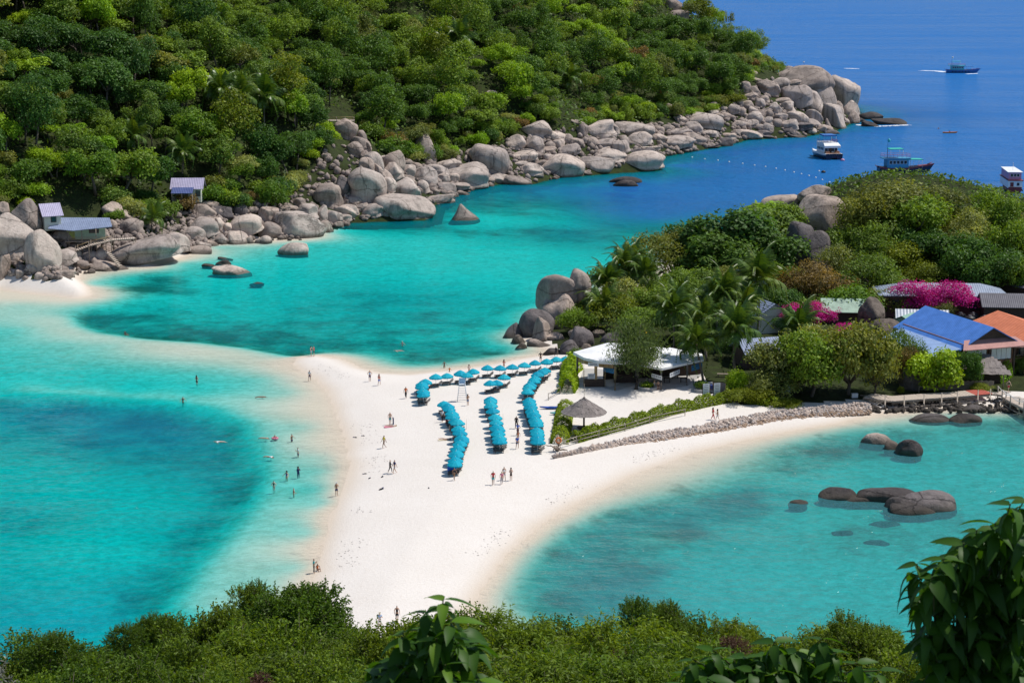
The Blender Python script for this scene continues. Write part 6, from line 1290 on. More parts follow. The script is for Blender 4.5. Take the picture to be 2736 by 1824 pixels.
# ================================================================= PEOPLE
def skin_mesh(name, V, E, Rd, mat, sub=1):
    me = bpy.data.meshes.new(name); me.from_pydata([tuple(v) for v in V], E, []); me.update()
    o = bpy.data.objects.new(name, me); COL.objects.link(o)
    sm = o.modifiers.new('skin', 'SKIN'); sm.use_smooth_shade = True
    if not me.skin_vertices: me.attributes  # layer is made by the modifier
    sv = me.skin_vertices[0].data
    for i, r in enumerate(Rd): sv[i].radius = (r, r) if isinstance(r, float) else r; sv[i].use_root = (i == 0)
    ss = o.modifiers.new('sub', 'SUBSURF'); ss.levels = sub; ss.render_levels = sub
    dg = bpy.context.evaluated_depsgraph_get(); dg.update()
    m2 = bpy.data.meshes.new_from_object(o.evaluated_get(dg)); bpy.data.objects.remove(o); m2.name = name
    m2.materials.clear(); m2.materials.append(mat); return m2
SKINM = [simple('tan_skin', (0.52, 0.31, 0.21), 0.6, 0.06, 2.0), simple('brown_skin', (0.30, 0.165, 0.105), 0.6, 0.06, 2.0), simple('fair_skin', (0.62, 0.41, 0.31), 0.6, 0.06, 2.0)]
def joints(pose):
    J = dict(pelvis=(0, 0, .93), spine=(0, .01, 1.12), chest=(0, 0, 1.32), neck=(0, 0, 1.46), head=(0, -.02, 1.56), crown=(0, -.005, 1.66), nose=(0, -.115, 1.56))
    for s, n in ((-1, 'l'), (1, 'r')):
        J.update({'sh' + n: (s * .17, 0, 1.40), 'el' + n: (s * .235, .03, 1.13), 'wr' + n: (s * .25, -.05, .90), 'hp' + n: (s * .09, 0, .88), 'kn' + n: (s * .10, -.01, .49), 'an' + n: (s * .10, .03, .09), 'to' + n: (s * .115, -.13, .035)})
    def put_(**k): J.update(k)
    if pose in ('walk', 'walk2'):
        f = 1 if pose == 'walk' else -1
        put_(knl=(-.10, -.16 * f, .52), anl=(-.10, -.22 * f + .03, .11), tol=(-.11, -.22 * f - .13, .05), knr=(.10, .06 * f, .50), anr=(.10, .26 * f + .02, .14), tor=(.11, .26 * f - .12, .04), ell=(-.24, .13 * f, 1.14), wrl=(-.24, .10 * f - .1, .92), elr=(.24, -.10 * f, 1.14), wrr=(.23, -.26 * f - .05, .96))
    if pose == 'akimbo': put_(ell=(-.36, .06, 1.16), wrl=(-.20, -.09, 1.0), elr=(.36, .06, 1.16), wrr=(.20, -.09, 1.0))
    if pose == 'phone': put_(elr=(.25, -.10, 1.14), wrr=(.10, -.27, 1.28), ell=(-.25, -.08, 1.12), wrl=(-.08, -.27, 1.24))
    if pose == 'arms': put_(ell=(-.40, -.02, 1.30), wrl=(-.52, -.14, 1.12), elr=(.40, -.02, 1.30), wrr=(.52, -.14, 1.12))
    if pose == 'sit':
        d = -.80
        for k in ('pelvis', 'spine', 'chest', 'neck', 'head', 'crown', 'nose', 'shl', 'shr'): J[k] = (J[k][0], J[k][1] + .05, J[k][2] + d)
        put_(hpl=(-.09, -.02, .12), hpr=(.09, -.02, .12), knl=(-.16, -.36, .34), knr=(.16, -.36, .34), anl=(-.12, -.62, .08), anr=(.12, -.62, .08), tol=(-.13, -.76, .05), tor=(.13, -.76, .05), ell=(-.26, -.06, .38), wrl=(-.18, -.30, .36), elr=(.26, -.06, .38), wrr=(.18, -.30, .36))
    if pose == 'seat':
        d = -.42
        for k in ('pelvis', 'spine', 'chest', 'neck', 'head', 'crown', 'nose', 'shl', 'shr'): J[k] = (J[k][0], J[k][1] + .05, J[k][2] + d)
        put_(hpl=(-.09, 0, .50), hpr=(.09, 0, .50), knl=(-.11, -.42, .50), knr=(.11, -.42, .50), anl=(-.11, -.40, .09), anr=(.11, -.40, .09), tol=(-.12, -.55, .04), tor=(.12, -.55, .04), ell=(-.24, -.06, .72), wrl=(-.14, -.30, .62), elr=(.24, -.06, .72), wrr=(.14, -.30, .62))
    if pose in ('lie', 'swim'):
        J = {k: (x, 0.0 - (z - .9), .11 - y * (-1 if pose == 'lie' else 1)) for k, (x, y, z) in J.items()}
        J['nose'] = (0, J['head'][1], J['head'][2] + (.11 if pose == 'lie' else -.1))
        for n, s in (('l', -1), ('r', 1)): J['to' + n] = (s * .12, J['an' + n][1] + .05, J['an' + n][2] + (.14 if pose == 'lie' else -.05))
        if pose == 'swim': J.update(ell=(-.30, -.62, .10), wrl=(-.34, -.86, .08), elr=(.42, -.40, .08), wrr=(.62, -.30, .04), anl=(-.12, .80, -.05), anr=(.12, .78, .04))
        if pose == 'lie': J.update(ell=(-.30, -.40, .08), wrl=(-.34, -.16, .06), elr=(.34, -.46, .08), wrr=(.26, -.66, .10), knr=(.12, .38, .22))
    if pose == 'wade': put_(ell=(-.34, -.02, 1.20), wrl=(-.44, -.16, 1.05), elr=(.34, -.02, 1.20), wrr=(.42, -.18, 1.08))
    return {k: Vector(v) for k, v in J.items()}
_pm = {}
def body_mesh(pose, tone):
    key = ('body', pose, tone)
    if key in _pm: return _pm[key]
    J = joints(pose); V = []; E = []; Rd = []; ix = {}
    def add(n, p, r, par=None):
        ix[n] = len(V); V.append(p); Rd.append(r)
        if par: E.append((ix[par], ix[n]))
    add('pelvis', J['pelvis'], .115); add('spine', J['spine'], .105, 'pelvis'); add('chest', J['chest'], .12, 'spine'); add('neck', J['neck'], .052, 'chest'); add('head', J['head'], .088, 'neck'); add('crown', J['crown'], .062, 'head'); add('nose', J['nose'], .016, 'head')
    for n, s in (('l', -1), ('r', 1)):
        add('sh' + n, J['sh' + n], .058, 'chest'); add('el' + n, J['el' + n], .040, 'sh' + n); add('wr' + n, J['wr' + n], .027, 'el' + n)
        d = (J['wr' + n] - J['el' + n]).normalized(); side = d.cross(Vector((1, 0, 0)) if abs(d.x) < 0.9 else Vector((0, 1, 0))).normalized()
        palm_ = J['wr' + n] + d * .075; add('pa' + n, palm_, .032, 'wr' + n)
        for k in range(4):
            o = side * (-.030 + .020 * k); q = palm_ + d * .035 + o; add(f'fa{k}' + n, q, .009, 'pa' + n); add(f'fb{k}' + n, q + d * (.060 + .008 * (1.5 - abs(k - 1.5))) + Vector((0, 0, -.004)), .0075, f'fa{k}' + n)
        add('th' + n, palm_ - d * .02 + side * .05, .010, 'pa' + n); add('tt' + n, palm_ + d * .02 + side * .075, .008, 'th' + n)
        add('hp' + n, J['hp' + n], .088, 'pelvis'); add('kn' + n, J['kn' + n], .056, 'hp' + n); add('an' + n, J['an' + n], .036, 'kn' + n); add('to' + n, J['to' + n], .03, 'an' + n)
    _pm[key] = skin_mesh('body', V, E, Rd, SKINM[tone]); return _pm[key]
def cloth_mesh(pose, kind, mat):
    key = (kind, pose, mat.name)
    if key in _pm: return _pm[key]
    J = joints(pose); V = []; E = []; Rd = []; ix = {}
    def add(n, p, r, par=None):
        ix[n] = len(V); V.append(Vector(p)); Rd.append(r)
        if par: E.append((ix[par], ix[n]))
    if kind in ('shirt', 'top', 'dress', 'tank'):
        lo = J['pelvis'].lerp(J['spine'], .15 if kind != 'top' else .95)
        add('a', lo, .135); add('b', J['spine'].lerp(J['chest'], .25), .125, 'a'); add('c', J['chest'], .138, 'b'); add('d', J['chest'].lerp(J['neck'], .45), .085, 'c')
        if kind in ('shirt',):
            for n in 'lr': add('s' + n, J['sh' + n], .072, 'c'); add('e' + n, J['sh' + n].lerp(J['el' + n], .62), .058, 's' + n)
        if kind == 'dress': add('h', J['pelvis'].lerp(J['knl'].lerp(J['knr'], .5), .75), .19, 'a')
    elif kind == 'wetsuit':
        add('a', J['pelvis'], .128); add('b', J['spine'], .118, 'a'); add('c', J['chest'], .132, 'b'); add('d', J['neck'], .06, 'c')
        for n in 'lr':
            add('s' + n, J['sh' + n], .068, 'c'); add('e' + n, J['el' + n], .049, 's' + n); add('w' + n, J['wr' + n], .035, 'e' + n)
            add('p' + n, J['hp' + n], .10, 'a'); add('k' + n, J['kn' + n], .066, 'p' + n); add('n' + n, J['an' + n].lerp(J['kn' + n], .1), .046, 'k' + n)
    elif kind in ('shorts', 'trousers', 'briefs'):
        add('a', J['pelvis'].lerp(J['spine'], .2), .128); add('b', J['pelvis'], .135, 'a')
        for n in 'lr':
            add('p' + n, J['hp' + n], .108, 'b')
            if kind != 'briefs': add('k' + n, J['hp' + n].lerp(J['kn' + n], .72 if kind == 'shorts' else 1.0), .088 if kind == 'shorts' else .072, 'p' + n)
            if kind == 'trousers': add('n' + n, J['kn' + n].lerp(J['an' + n], .9), .06, 'k' + n)
    elif kind in ('hair', 'longhair', 'hat'):
        up = (J['crown'] - J['head']).normalized(); bk = (J['head'] - J['nose']).normalized()
        add('a', J['head'] + up * .055 + bk * .022, .098); add('b', J['crown'] + up * .018 + bk * .02, .065, 'a')
        if kind == 'longhair': add('c', J['neck'] + bk * .09, .075, 'a'); add('d', J['neck'].lerp(J['chest'], .9) + bk * .12, .055, 'c')
        if kind == 'hat': add('c', J['head'] + up * .05 - bk * .10, .05, 'a')
    _pm[key] = skin_mesh(kind, V, E, Rd, mat); return _pm[key]
def cm(name, col): return simple('cloth_' + name, col, 0.85, 0.12, 4.0)
CL = {'black': cm('black', (.02, .02, .025)), 'navy': cm('navy', (.02, .03, .12)), 'blue': cm('blue', (.02, .12, .55)), 'white': cm('white', (.75, .75, .76)), 'red': cm('red', (.55, .03, .04)), 'orange': cm('orange', (.75, .16, .02)), 'yellow': cm('yellow', (.62, .50, .05)), 'teal': cm('teal', (.02, .35, .38)), 'brown': cm('brown', (.18, .11, .06)), 'denim': cm('denim', (.12, .2, .36)), 'pink': cm('pink', (.75, .25, .35)), 'grey': cm('grey', (.35, .33, .36)), 'lblue': cm('light_blue', (.4, .55, .75)), 'hairb': cm('dark_hair', (.02, .014, .012)), 'hairr': cm('red_hair', (.20, .045, .02)), 'hairy': cm('fair_hair', (.50, .34, .13)), 'straw': cm('straw', (.7, .62, .45)), 'purple': cm('purple', (.2, .06, .3))}
def person(px, py, pose, rz, clothes, label, tone=0, h=1.68, sink=0.0, ground=True, z=None, loc=None, group=None):
    b = np.array(loc) if loc is not None else hit(px, py)
    k = h / 1.68; r = thing('person', label, 'person', (b[0], b[1], b[2] - sink), rz, group); r.scale = (k, k, k)
    put(bpy.data.objects.new('body', body_mesh(pose, tone)), r)
    for c in clothes:
        kind, col = c.split(':'); put(bpy.data.objects.new({'longhair': 'hair', 'top': 'bikini_top', 'briefs': 'bikini_bottom', 'tank': 'tank_top'}.get(kind, kind), cloth_mesh(pose, kind, CL[col])), r)
    return r
q1 = lambda x, y: (660 + x / 3.564, 900 + y / 3.564)
PEOPLE = [
 (*q1(612, 182), 'arms', 1.2, 'tank:black shorts:lblue longhair:hairb', 'person in black top and pale shorts hugging another at the spit tip', 2, 1.62, 0),
 (*q1(638, 184), 'arms', -1.5, 'shirt:red shorts:navy hair:hairb', 'person in red shirt hugging another at the tip of the spit', 0, 1.75, 0),
 (*q1(597, 423), 'walk', 3.0, 'shirt:white shorts:navy hair:hairb', 'person in white shirt and navy shorts walking alone toward the spit tip', 1, 1.72, 0),
 (*q1(1170, 425), 'akimbo', 0.1, 'tank:lblue shorts:navy hair:hairb', 'person in pale blue tank top with hands on hips near the cove', 0, 1.75, 0),
 (*q1(1259, 460), 'walk', 2.9, 'tank:red shorts:blue longhair:hairr', 'person with long red hair and blue shorts walking to the cove', 2, 1.7, 0),
 (*q1(1513, 588), 'walk2', 2.9, 'shirt:orange trousers:black hair:hairb', 'person in orange shirt and black trousers beside the umbrella cluster', 1, 1.75, 0),
 (*q1(1363, 835), 'walk', 0.2, 'shorts:teal hair:hairb', 'shirtless person in teal shorts carrying a dark towel on open sand', 0, 1.78, 0),
 (*q1(1372, 858), 'lie', 1.75, 'top:white briefs:white longhair:hairy', 'person sunbathing on a pink towel', 2, 1.65, -.03),
 (*q1(1305, 1057), 'walk2', 2.0, 'shirt:yellow shorts:brown hair:hairb', 'person in yellow shirt and brown shorts walking across the open sand', 1, 1.75, 0),
 (*q1(1364, 1298), 'walk', 1.9, 'wetsuit:black hair:hairy', 'fair-haired person in a full black wetsuit striding beside a companion', 2, 1.72, 0),
 (*q1(1406, 1304), 'walk2', 2.0, 'shirt:navy shorts:grey hair:hairb', 'person in navy shirt and grey shorts walking beside a black wetsuit', 0, 1.75, 0),
 (*q1(853, 1512), 'phone', 0.5, 'shorts:navy hat:white tank:brown', 'person in white hat and navy shorts at the edge of shallows', 0, 1.72, 0.02),
 (*q1(427, 996), 'wade', 1.0, 'tank:black shorts:navy hair:hairb', 'person in dark swimsuit wading below the pink float', 0, 1.6, .62), (*q1(487, 1132), 'phone', -1.2, 'shirt:white shorts:navy hair:hairb', 'person in white shirt wading and leaning forward', 0, 1.7, .55),
 (*q1(489, 1322), 'phone', 0.6, 'wetsuit:navy longhair:hairb', 'person in long navy swimwear wading with hands at face', 1, 1.65, .45), (*q1(378, 1352), 'wade', -0.5, 'tank:purple longhair:hairb', 'long-haired person in purple swimsuit wading waist deep', 0, 1.6, .62),
 (*q1(257, 1460), 'akimbo', 2.9, 'top:black briefs:pink hair:hairb', 'person in a bikini standing hands on hips in the shallows', 2, 1.68, .45), (*q1(445, 1508), 'wade', 2.0, 'tank:red hair:hairr', 'small person in red swimsuit wading nearest the dark edge', 0, 1.45, .6),
 (*q1(266, 968), 'wade', 0.4, 'top:pink hair:hairb', 'person in a pink swim ring among the waders', 0, 1.55, .95), (*q1(160, 973), 'swim', 1.4, 'briefs:black hair:hairb', 'person swimming on their front beside the pink swim ring', 0, 1.65, .05),
 (*q1(205, 1150), 'swim', 1.2, 'shirt:white hair:hairb', 'person in white shirt swimming just below the waders', 0, 1.7, .05), (*q1(130, 580), 'swim', 1.7, 'briefs:navy hair:hairb', 'lone person swimming on front above the group of waders', 1, 1.7, .05),
 (*q1(1450, 140), 'swim', -1.5, 'briefs:grey hair:hairb', 'person swimming in the green cove behind the spit', 2, 1.7, .05), (*q1(1480, 88), 'wade', 3.0, 'hat:straw top:pink', 'person with straw hat standing chest deep in the cove', 2, 1.65, .85),
 (335, 896, 'sit', 1.2, 'shirt:black hair:hairb', 'person in black sitting on the submerged sand bar', 1, 1.7, .1), (526, 1027, 'akimbo', 2.6, 'tank:black shorts:black longhair:hairb', 'long-haired person in black standing knee deep on the bar', 0, 1.7, .35), (489, 1076, 'wade', 0.4, 'top:black hair:hairb', 'person with raised elbows wading at the edge of deep water', 0, 1.7, .8), (590, 1183, 'swim', -1.5, 'shirt:white hair:hairy', 'pale person floating face down farthest out in the left bay', 2, 1.75, .05),
 (839, 1531, 'phone', 1.7, 'shirt:teal trousers:black hair:hairb', 'slim person in teal top standing at the water edge', 1, 1.6, 0), (849, 1525, 'sit', 0.5, 'tank:orange hair:hairb', 'person in orange sitting on wet sand by a standing companion', 1, 1.5, 0),
 (*cc(745, 638), 'phone', 0.6, 'top:brown shorts:denim longhair:hairb', 'person in denim shorts standing beside the lifeguard chair', 0, 1.65, 0), (*cc(478, 812), 'walk', 0.4, 'shirt:white trousers:black longhair:hairr', 'person in white top and black trousers beside the wavy row', 0, 1.7, 0), (*cc(525, 838), 'sit', 1.2, 'shirt:red hair:hairb', 'person sitting in shade beside the wavy row, red shirt', 1, 1.7, 0), (*cc(560, 912), 'sit', 1.4, 'briefs:black hair:hairb', 'person sitting in shade beside the wavy row, shirtless', 0, 1.7, 0), (*cc(505, 1002), 'lie', 1.6, 'briefs:orange longhair:hairb', 'person sunbathing flat on the sand beside the wavy row', 2, 1.65, -.02), (*cc(603, 1428), 'walk', 0.6, 'tank:black shorts:brown hair:hairb', 'person bending at the near end of the wavy row', 1, 1.65, 0),
 (*cc(1010, 1470), 'walk', 0.1, 'shirt:red shorts:teal hair:hairb', 'person in red shirt and teal shorts leading the group of four', 1, 1.78, 0), (*cc(1125, 1425), 'walk2', 0.2, 'tank:white shorts:grey hair:hairb', 'person in white tank top at the back of the group of four', 0, 1.75, 0), (*cc(1100, 1472), 'walk', 0.0, 'shirt:pink trousers:grey hat:straw', 'person in pale pink shirt and grey trousers in the group of four', 2, 1.6, 0), (*cc(1197, 1425), 'phone', 0.1, 'dress:black longhair:hairb', 'person in a short black dress in the group of four', 2, 1.62, 0),
 (*cc(1253, 885), 'walk', 3.0, 'wetsuit:black hair:hairb', 'person in black wetsuit walking between two umbrella rows', 1, 1.75, 0), (*cc(1268, 958), 'akimbo', 3.0, 'shirt:blue shorts:navy hair:hairb', 'person in blue shirt, farther of two between the umbrella rows', 1, 1.7, 0), (*cc(1272, 1030), 'walk2', 3.0, 'tank:orange briefs:orange longhair:hairr', 'person with red hair between the two blue shirts', 2, 1.65, 0), (*cc(1262, 1102), 'walk', 2.9, 'shirt:blue shorts:navy hair:hairb', 'person in blue shirt, nearer of two between the umbrella rows', 0, 1.75, 0),
 (*cc(498, 246), 'wade', 0.2, 'top:black hair:hairb', 'person in black wading at the cove edge behind the umbrellas', 1, 1.6, .55), (*cc(553, 290), 'wade', 3.0, 'shirt:orange hair:hairb', 'child in orange top standing at the cove edge', 0, 1.25, .2), (*cc(758, 285), 'phone', 0.3, 'top:white briefs:white longhair:hairb', 'long-haired person in white bikini behind the back row', 2, 1.65, .1), (*cc(1123, 235), 'phone', 3.0, 'top:red briefs:red longhair:hairb', 'person with long dark hair in red bikini at the water', 0, 1.7, .05), (*cc(1507, 190), 'akimbo', 3.0, 'shirt:black shorts:black hair:hairb', 'person in black shirt behind the back row near the outcrop', 0, 1.75, 0), (*cc(1668, 128), 'walk', 2.6, 'wetsuit:black hair:hairb', 'person in black wetsuit among the rocks of the outcrop', 0, 1.72, 0),
 (1748, 1040, 'seat', 0.1, 'dress:white longhair:hairy', 'fair-haired person in white seated at the bar', 2, 1.68, 0), (1758, 1040, 'seat', 0.1, 'shorts:black hair:hairb', 'shirtless person seated at the bar beside one in white', 0, 1.75, 0),
 (1905, 1121, 'walk', 1.3, 'shirt:red trousers:red longhair:hairb', 'person in a long red outfit passing the end of hedge', 0, 1.72, 0), (1917, 1124, 'walk2', 1.3, 'top:black shorts:white longhair:hairb', 'person in white shorts walking beside the red outfit', 0, 1.65, 0), (2694, 1046, 'walk', 0.2, 'tank:black shorts:red hair:hairb', 'person in black vest and red shorts on the walkway', 2, 1.78, 0),
 (1015, 1682, 'phone', 0.4, 'shirt:lblue shorts:white hat:straw', 'person in pale blue shirt seen through the foreground leaves', 2, 1.65, 0), (1061, 1664, 'walk', 0.2, 'tank:black shorts:black hair:hairb', 'person in black near the foot of the hill', 0, 1.7, 0)]
for p in PEOPLE:
    x, y, pose, rz, cl, lab, tone, h, sk = p
    b = hit(x, y, zmin=0.0); loc = b
    if pose in ('swim',): loc = np.array([b[0], b[1], -0.02])
    elif sk > 0.03: loc = np.array([b[0], b[1], 0.0 - sk + 0.0]); sk = 0.0
    if 2600 < x: loc = plane_pt(x, y, 1.55)
    person(x, y, pose, rz, cl.split(' '), lab, tone, h, sk if sk < 0 else 0.0, loc=loc)
def towel(px, py, rz, col, label):
    b = hit(px, py); o = MB().box((0, 0, 0.012), (0.8, 1.8, 0.02)).build('towel', CL[col]); o.location = b; o.rotation_euler = (0, 0, rz); tag(o, label, 'towel', 'towels')
towel(*q1(1368, 861), 1.75, 'pink', 'pink towel under a sunbather on the open sand'); towel(*cc(503, 1005), 1.6, 'straw', 'sandy towel under a sunbather beside the wavy row')
b = hit(*q1(1386, 838)); t = MB().box((0, 0, 0.5), (0.12, 0.5, 0.95), 0.2); o = t.build('towel', CL['navy']); o.location = b + np.array([0.1, 0, -0.02]); tag(o, 'dark towel hanging from the hand of a shirtless walker', 'towel', 'towels')
b = hit(*q1(266, 968), zmin=0.0); o = MB(); [o.tube([(0.38 * math.cos(a), 0.38 * math.sin(a), 0.05), (0.38 * math.cos(a + .63), 0.38 * math.sin(a + .63), 0.05)], 0.13, 8) for a in np.arange(0, 6.28, .628)]; o = o.build('swim_ring', CL['pink']); o.location = (b[0], b[1], 0.02); tag(o, 'pink inflatable swim ring around a wader', 'swim ring')
b = hit(*cc(577, 1345)); o = thing('beach_bag', 'big blue bag at the near end of the wavy row', 'bag', b); MB().lathe([(0.3, 0), (0.42, 0.1), (0.45, 0.5), (0.38, 0.75), (0.05, 0.8)], 10, sc=(1.3, 0.8)).build('body', CL['blue'], o); MB().tube([(-0.3, 0, 0.7), (0, 0, 1.05), (0.3, 0, 0.7)], 0.03, 5).build('handle', CL['black'], o)
# small dark things left on the sand
g = np.random.default_rng(8)
for i, (x, y, s, lab) in enumerate(((1280, 1452, .5, 'dark folded towel lying alone on the open sand'), (1128, 1310, .25, 'dark flip-flops near the waterline, upper pair'), (1166, 1348, .25, 'dark flip-flops near the waterline, lower pair'), (1035, 960, .3, 'dark clothes left beside the waterline above the yellow shirt'), (1110, 947, .22, 'small dark shoes left on sand above the yellow shirt'), (1288, 1338, .3, 'dark strap left on the sand below two walkers'), (1500, 1500, .2, 'pair of dark sandals below the wavy row'))):
    b = hit(*(q1(x, y) if i < 6 else cc(335, 1505))); o = thing('belongings', lab, 'belongings', b, g.random() * 3)
    MB().lathe([(0.001, 0.12), (0.6, 0.09), (0.9, 0.02), (1.0, 0.0)], 9, sc=(s, s * 0.5)).build('cloth', CL['black'], o); MB().lathe([(0.001, 0.1), (0.5, 0.07), (0.7, 0.0)], 7, (s * 1.1, s * 0.4, 0), sc=(s * 0.6, s * 0.35)).build('strap', CL['navy'], o)
# thin flag canes in the sand
for x, y, lab in ((730, 890, 'thin cane stuck in the sand beside the wavy row'), (1112, 840, 'thin cane stuck in the sand beside the middle row')):
    b = hit(*cc(x, y)); o = MB().tube([(0, 0, -0.1), (0.02, 0, 0.8), (0, 0, 1.5)], [0.025, 0.02, 0.012], 5).build('cane', M_WOOD); o.location = b; tag(o, lab, 'cane')
# ================================================================= BOATS
def hull_mesh(L_, B, H, mats, bow=0.35, stern=0.85, sheer=0.5, n=16, draft=0.5, stripe=0.0):
    """lofted hull, bow at +X; material 1 is the band under the gunwale"""
    mb = MB(); V = []; F = []; M = []; m = 7
    for i in range(n):
        t = i / (n - 1); x = (t - 0.5) * L_
        wf = (stern + (1 - stern) * min(1, t / 0.35)) if t < 0.35 else (1 - ((t - 0.35) / 0.65) ** 2.3); wf = max(wf, 0.015)
        top = H + sheer * (max(0, t - 0.4) / 0.6) ** 2 + sheer * 0.4 * max(0, 0.25 - t) / 0.25
        rake = bow * L_ * 0.25 * max(0, t - 0.75) / 0.25
        for side in (-1, 1):
            for j in range(m):
                f = j / (m - 1); z = -draft + (top + draft) * f; w = B / 2 * wf * (0.35 + 0.65 * min(1, f * 1.6) ** 0.5) * (0.94 + 0.06 * f)
                V.append((x + rake * f, side * w, z))
    st = 2 * m
    for i in range(n - 1):
        for s_ in range(2):
            for j in range(m - 1):
                a = i * st + s_ * m + j; q = (a, a + 1, a + st + 1, a + st); F.append(q if s_ == 0 else q[::-1]); M.append(1 if j == m - 2 else 0)
        a = i * st; F.append((a, a + st, a + st + m, a + m)); M.append(0)
        t0 = i * st + m - 1; F.append((t0 - 0, t0 + m, t0 + st + m, t0 + st)); M.append(2)
    F.append(tuple(range(m)) + tuple(range(2 * m - 1, m - 1, -1))); M.append(0)
    e = (n - 1) * st; F.append(tuple(range(e + m - 1, e - 1, -1)) + tuple(range(e + m, e + 2 * m))); M.append(0)
    for f_, k in zip(F, M): mb.add([V[i] for i in f_], [tuple(range(len(f_)))], k)
    return mb.mesh('hull', mats)
M_NAVYP = simple('navy_hull_paint', (0.012, 0.02, 0.05), 0.25, 0.1, 0.5); M_TEAK = simple('teak_deck', (0.42, 0.24, 0.15), 0.7, 0.15, 1.0); M_DKGLASS = simple('tinted_glass', (0.02, 0.015, 0.02), 0.1, 0.1, 1.0, spec=0.7)
M_BLUEP = simple('blue_boat_paint', (0.03, 0.15, 0.42), 0.4, 0.15, 0.8, grime=0.2); M_AQUA = simple('aqua_paint', (0.05, 0.42, 0.50), 0.45, 0.12, 0.8); M_MAROON = simple('maroon_paint', (0.20, 0.03, 0.035), 0.5, 0.2, 0.8, grime=0.25); M_GREENC = simple('green_awning', (0.03, 0.42, 0.33), 0.7, 0.1, 0.8); M_PINKP = simple('pink_paint', (0.52, 0.26, 0.42), 0.45, 0.1, 0.8); M_REDP = simple('crimson_paint', (0.42, 0.02, 0.07), 0.4, 0.1, 0.8); M_RUST = simple('rusty_iron', (0.20, 0.09, 0.05), 0.8, 0.3, 1.5)
M_BLUECV = simple('blue_canvas', (0.03, 0.13, 0.38), 0.7, 0.1, 0.8)
def boat(name, label, px, py, ang, group='boats on the open water'):
    b = plane_pt(px, py, 0); return thing(name, label, 'boat', (b[0], b[1], 0), ang, group)
def kid(mb, name, mat, root): return mb.build(name, mat, root)
def rails(root, pts, h, mat, n=2, name='railing'):
    mb = MB(); pts = [Vector(p) for p in pts]
    for k in range(1, n + 1): mb.tube([p + Vector((0, 0, h * k / n)) for p in pts], 0.035, 5)
    for a, b in zip(pts, pts[1:]):
        m_ = max(1, int((b - a).length / 1.2))
        for k in range(m_ + 1): p = a.lerp(b, k / m_); mb.tube([p, p + Vector((0, 0, h))], 0.03, 4)
    return mb.build(name, mat, root)
def wins(root, x0, x1, y, z, w, h, n, ax='x', mat=None):
    for k in range(n):
        t = (k + 0.5) / n; c = (x0 + (x1 - x0) * t, y, z) if ax == 'x' else (y, x0 + (x1 - x0) * t, z)
        dx = (w, 0.06, h) if ax == 'x' else (0.06, w, h); f = MB().box(c, (dx[0] + (0.14 if ax == 'x' else 0), dx[1] * 0.7 if ax == 'x' else dx[1] + 0.14, h + 0.14) if ax == 'x' else (0.045, w + 0.14, h + 0.14)).build('window', M_WHITE, root); MB().box(c, (dx[0], dx[1] + 0.03, h) if ax == 'x' else (0.1, w, h)).build('pane', mat or M_DKGLASS, f)
# white catamaran, stern toward the viewpoint
B = boat('motor_catamaran', 'white two-deck motor catamaran with navy hulls moored below the point', 2208, 421, math.atan2(.983, -.18))
for s in (-1, 1):
    o = bpy.data.objects.new('hull', hull_mesh(14.5, 2.3, 1.7, [M_NAVYP, M_WHITE, M_WHITE], 0.5, 0.95, 0.5)); put(o, B); o.location = (0, s * 1.85, 0)
kid(MB().box((-0.4, 0, 1.62), (13.2, 5.6, 0.7)), 'bridge_deck', M_WHITE, B); kid(MB().box((-5.6, 0, 2.0), (2.6, 5.0, 0.08)), 'aft_deck', M_TEAK, B); kid(MB().box((-6.85, 0, 1.2), (0.3, 4.6, 1.5)), 'transom', M_NAVYP, B)
kid(MB().slab([(-4.3, -2.6, 4.3), (-4.3, 2.6, 4.3), (3.5, 2.2, 4.3), (3.5, -2.2, 4.3)], 0.12).box((-0.5, 0, 3.0), (7.4, 4.6, 2.5)), 'saloon', M_WHITE, B)
kid(MB().slab([(-5.6, -2.8, 4.36), (-5.6, 2.8, 4.36), (-3.6, 2.5, 5.25), (-3.6, -2.5, 5.25)], 0.7).box((-0.4, 0, 4.75), (6.6, 5.0, 0.8)), 'upper_deck', M_WHITE, B)
wins(B, -2.2, 2.2, -4.23, 3.1, 0.95, 1.2, 4, 'y'); wins(B, -3.5, 2.5, -2.33, 3.2, 1.1, 0.8, 4, 'x'); wins(B, -3.5, 2.5, 2.33, 3.2, 1.1, 0.8, 4, 'x')
kid(MB().box((-4.33, 0.25, 2.75), (0.12, 0.75, 1.9)), 'door', M_DARK, B); kid(MB().box((-5.2, -1.7, 2.35), (1.2, 1.3, 0.6)).box((-5.2, 1.7, 2.35), (1.2, 1.3, 0.6)), 'aft_seat', M_TEAK, B)
rails(B, [(2.8, -2.4, 5.15), (-3.6, -2.4, 5.15), (-3.6, 2.4, 5.15), (2.8, 2.4, 5.15)], 1.0, M_MAROON, 3)
kid(MB().slab([(-3.0, -2.2, 7.6), (-3.0, 2.2, 7.6), (1.6, 2.0, 7.7), (1.6, -2.0, 7.7)], 0.4), 'bimini', M_BLUECV, B)
for x in (-2.8, 1.4):
    for y in (-2.1, 2.1): kid(MB().tube([(x, y, 5.1), (x, y, 7.4)], 0.05, 5), 'post', M_WHITE, B)
kid(MB().tube([(-2.0, 1.2, 7.6), (-2.0, 1.2, 10.2)], 0.04, 5), 'mast', M_WHITE, B)
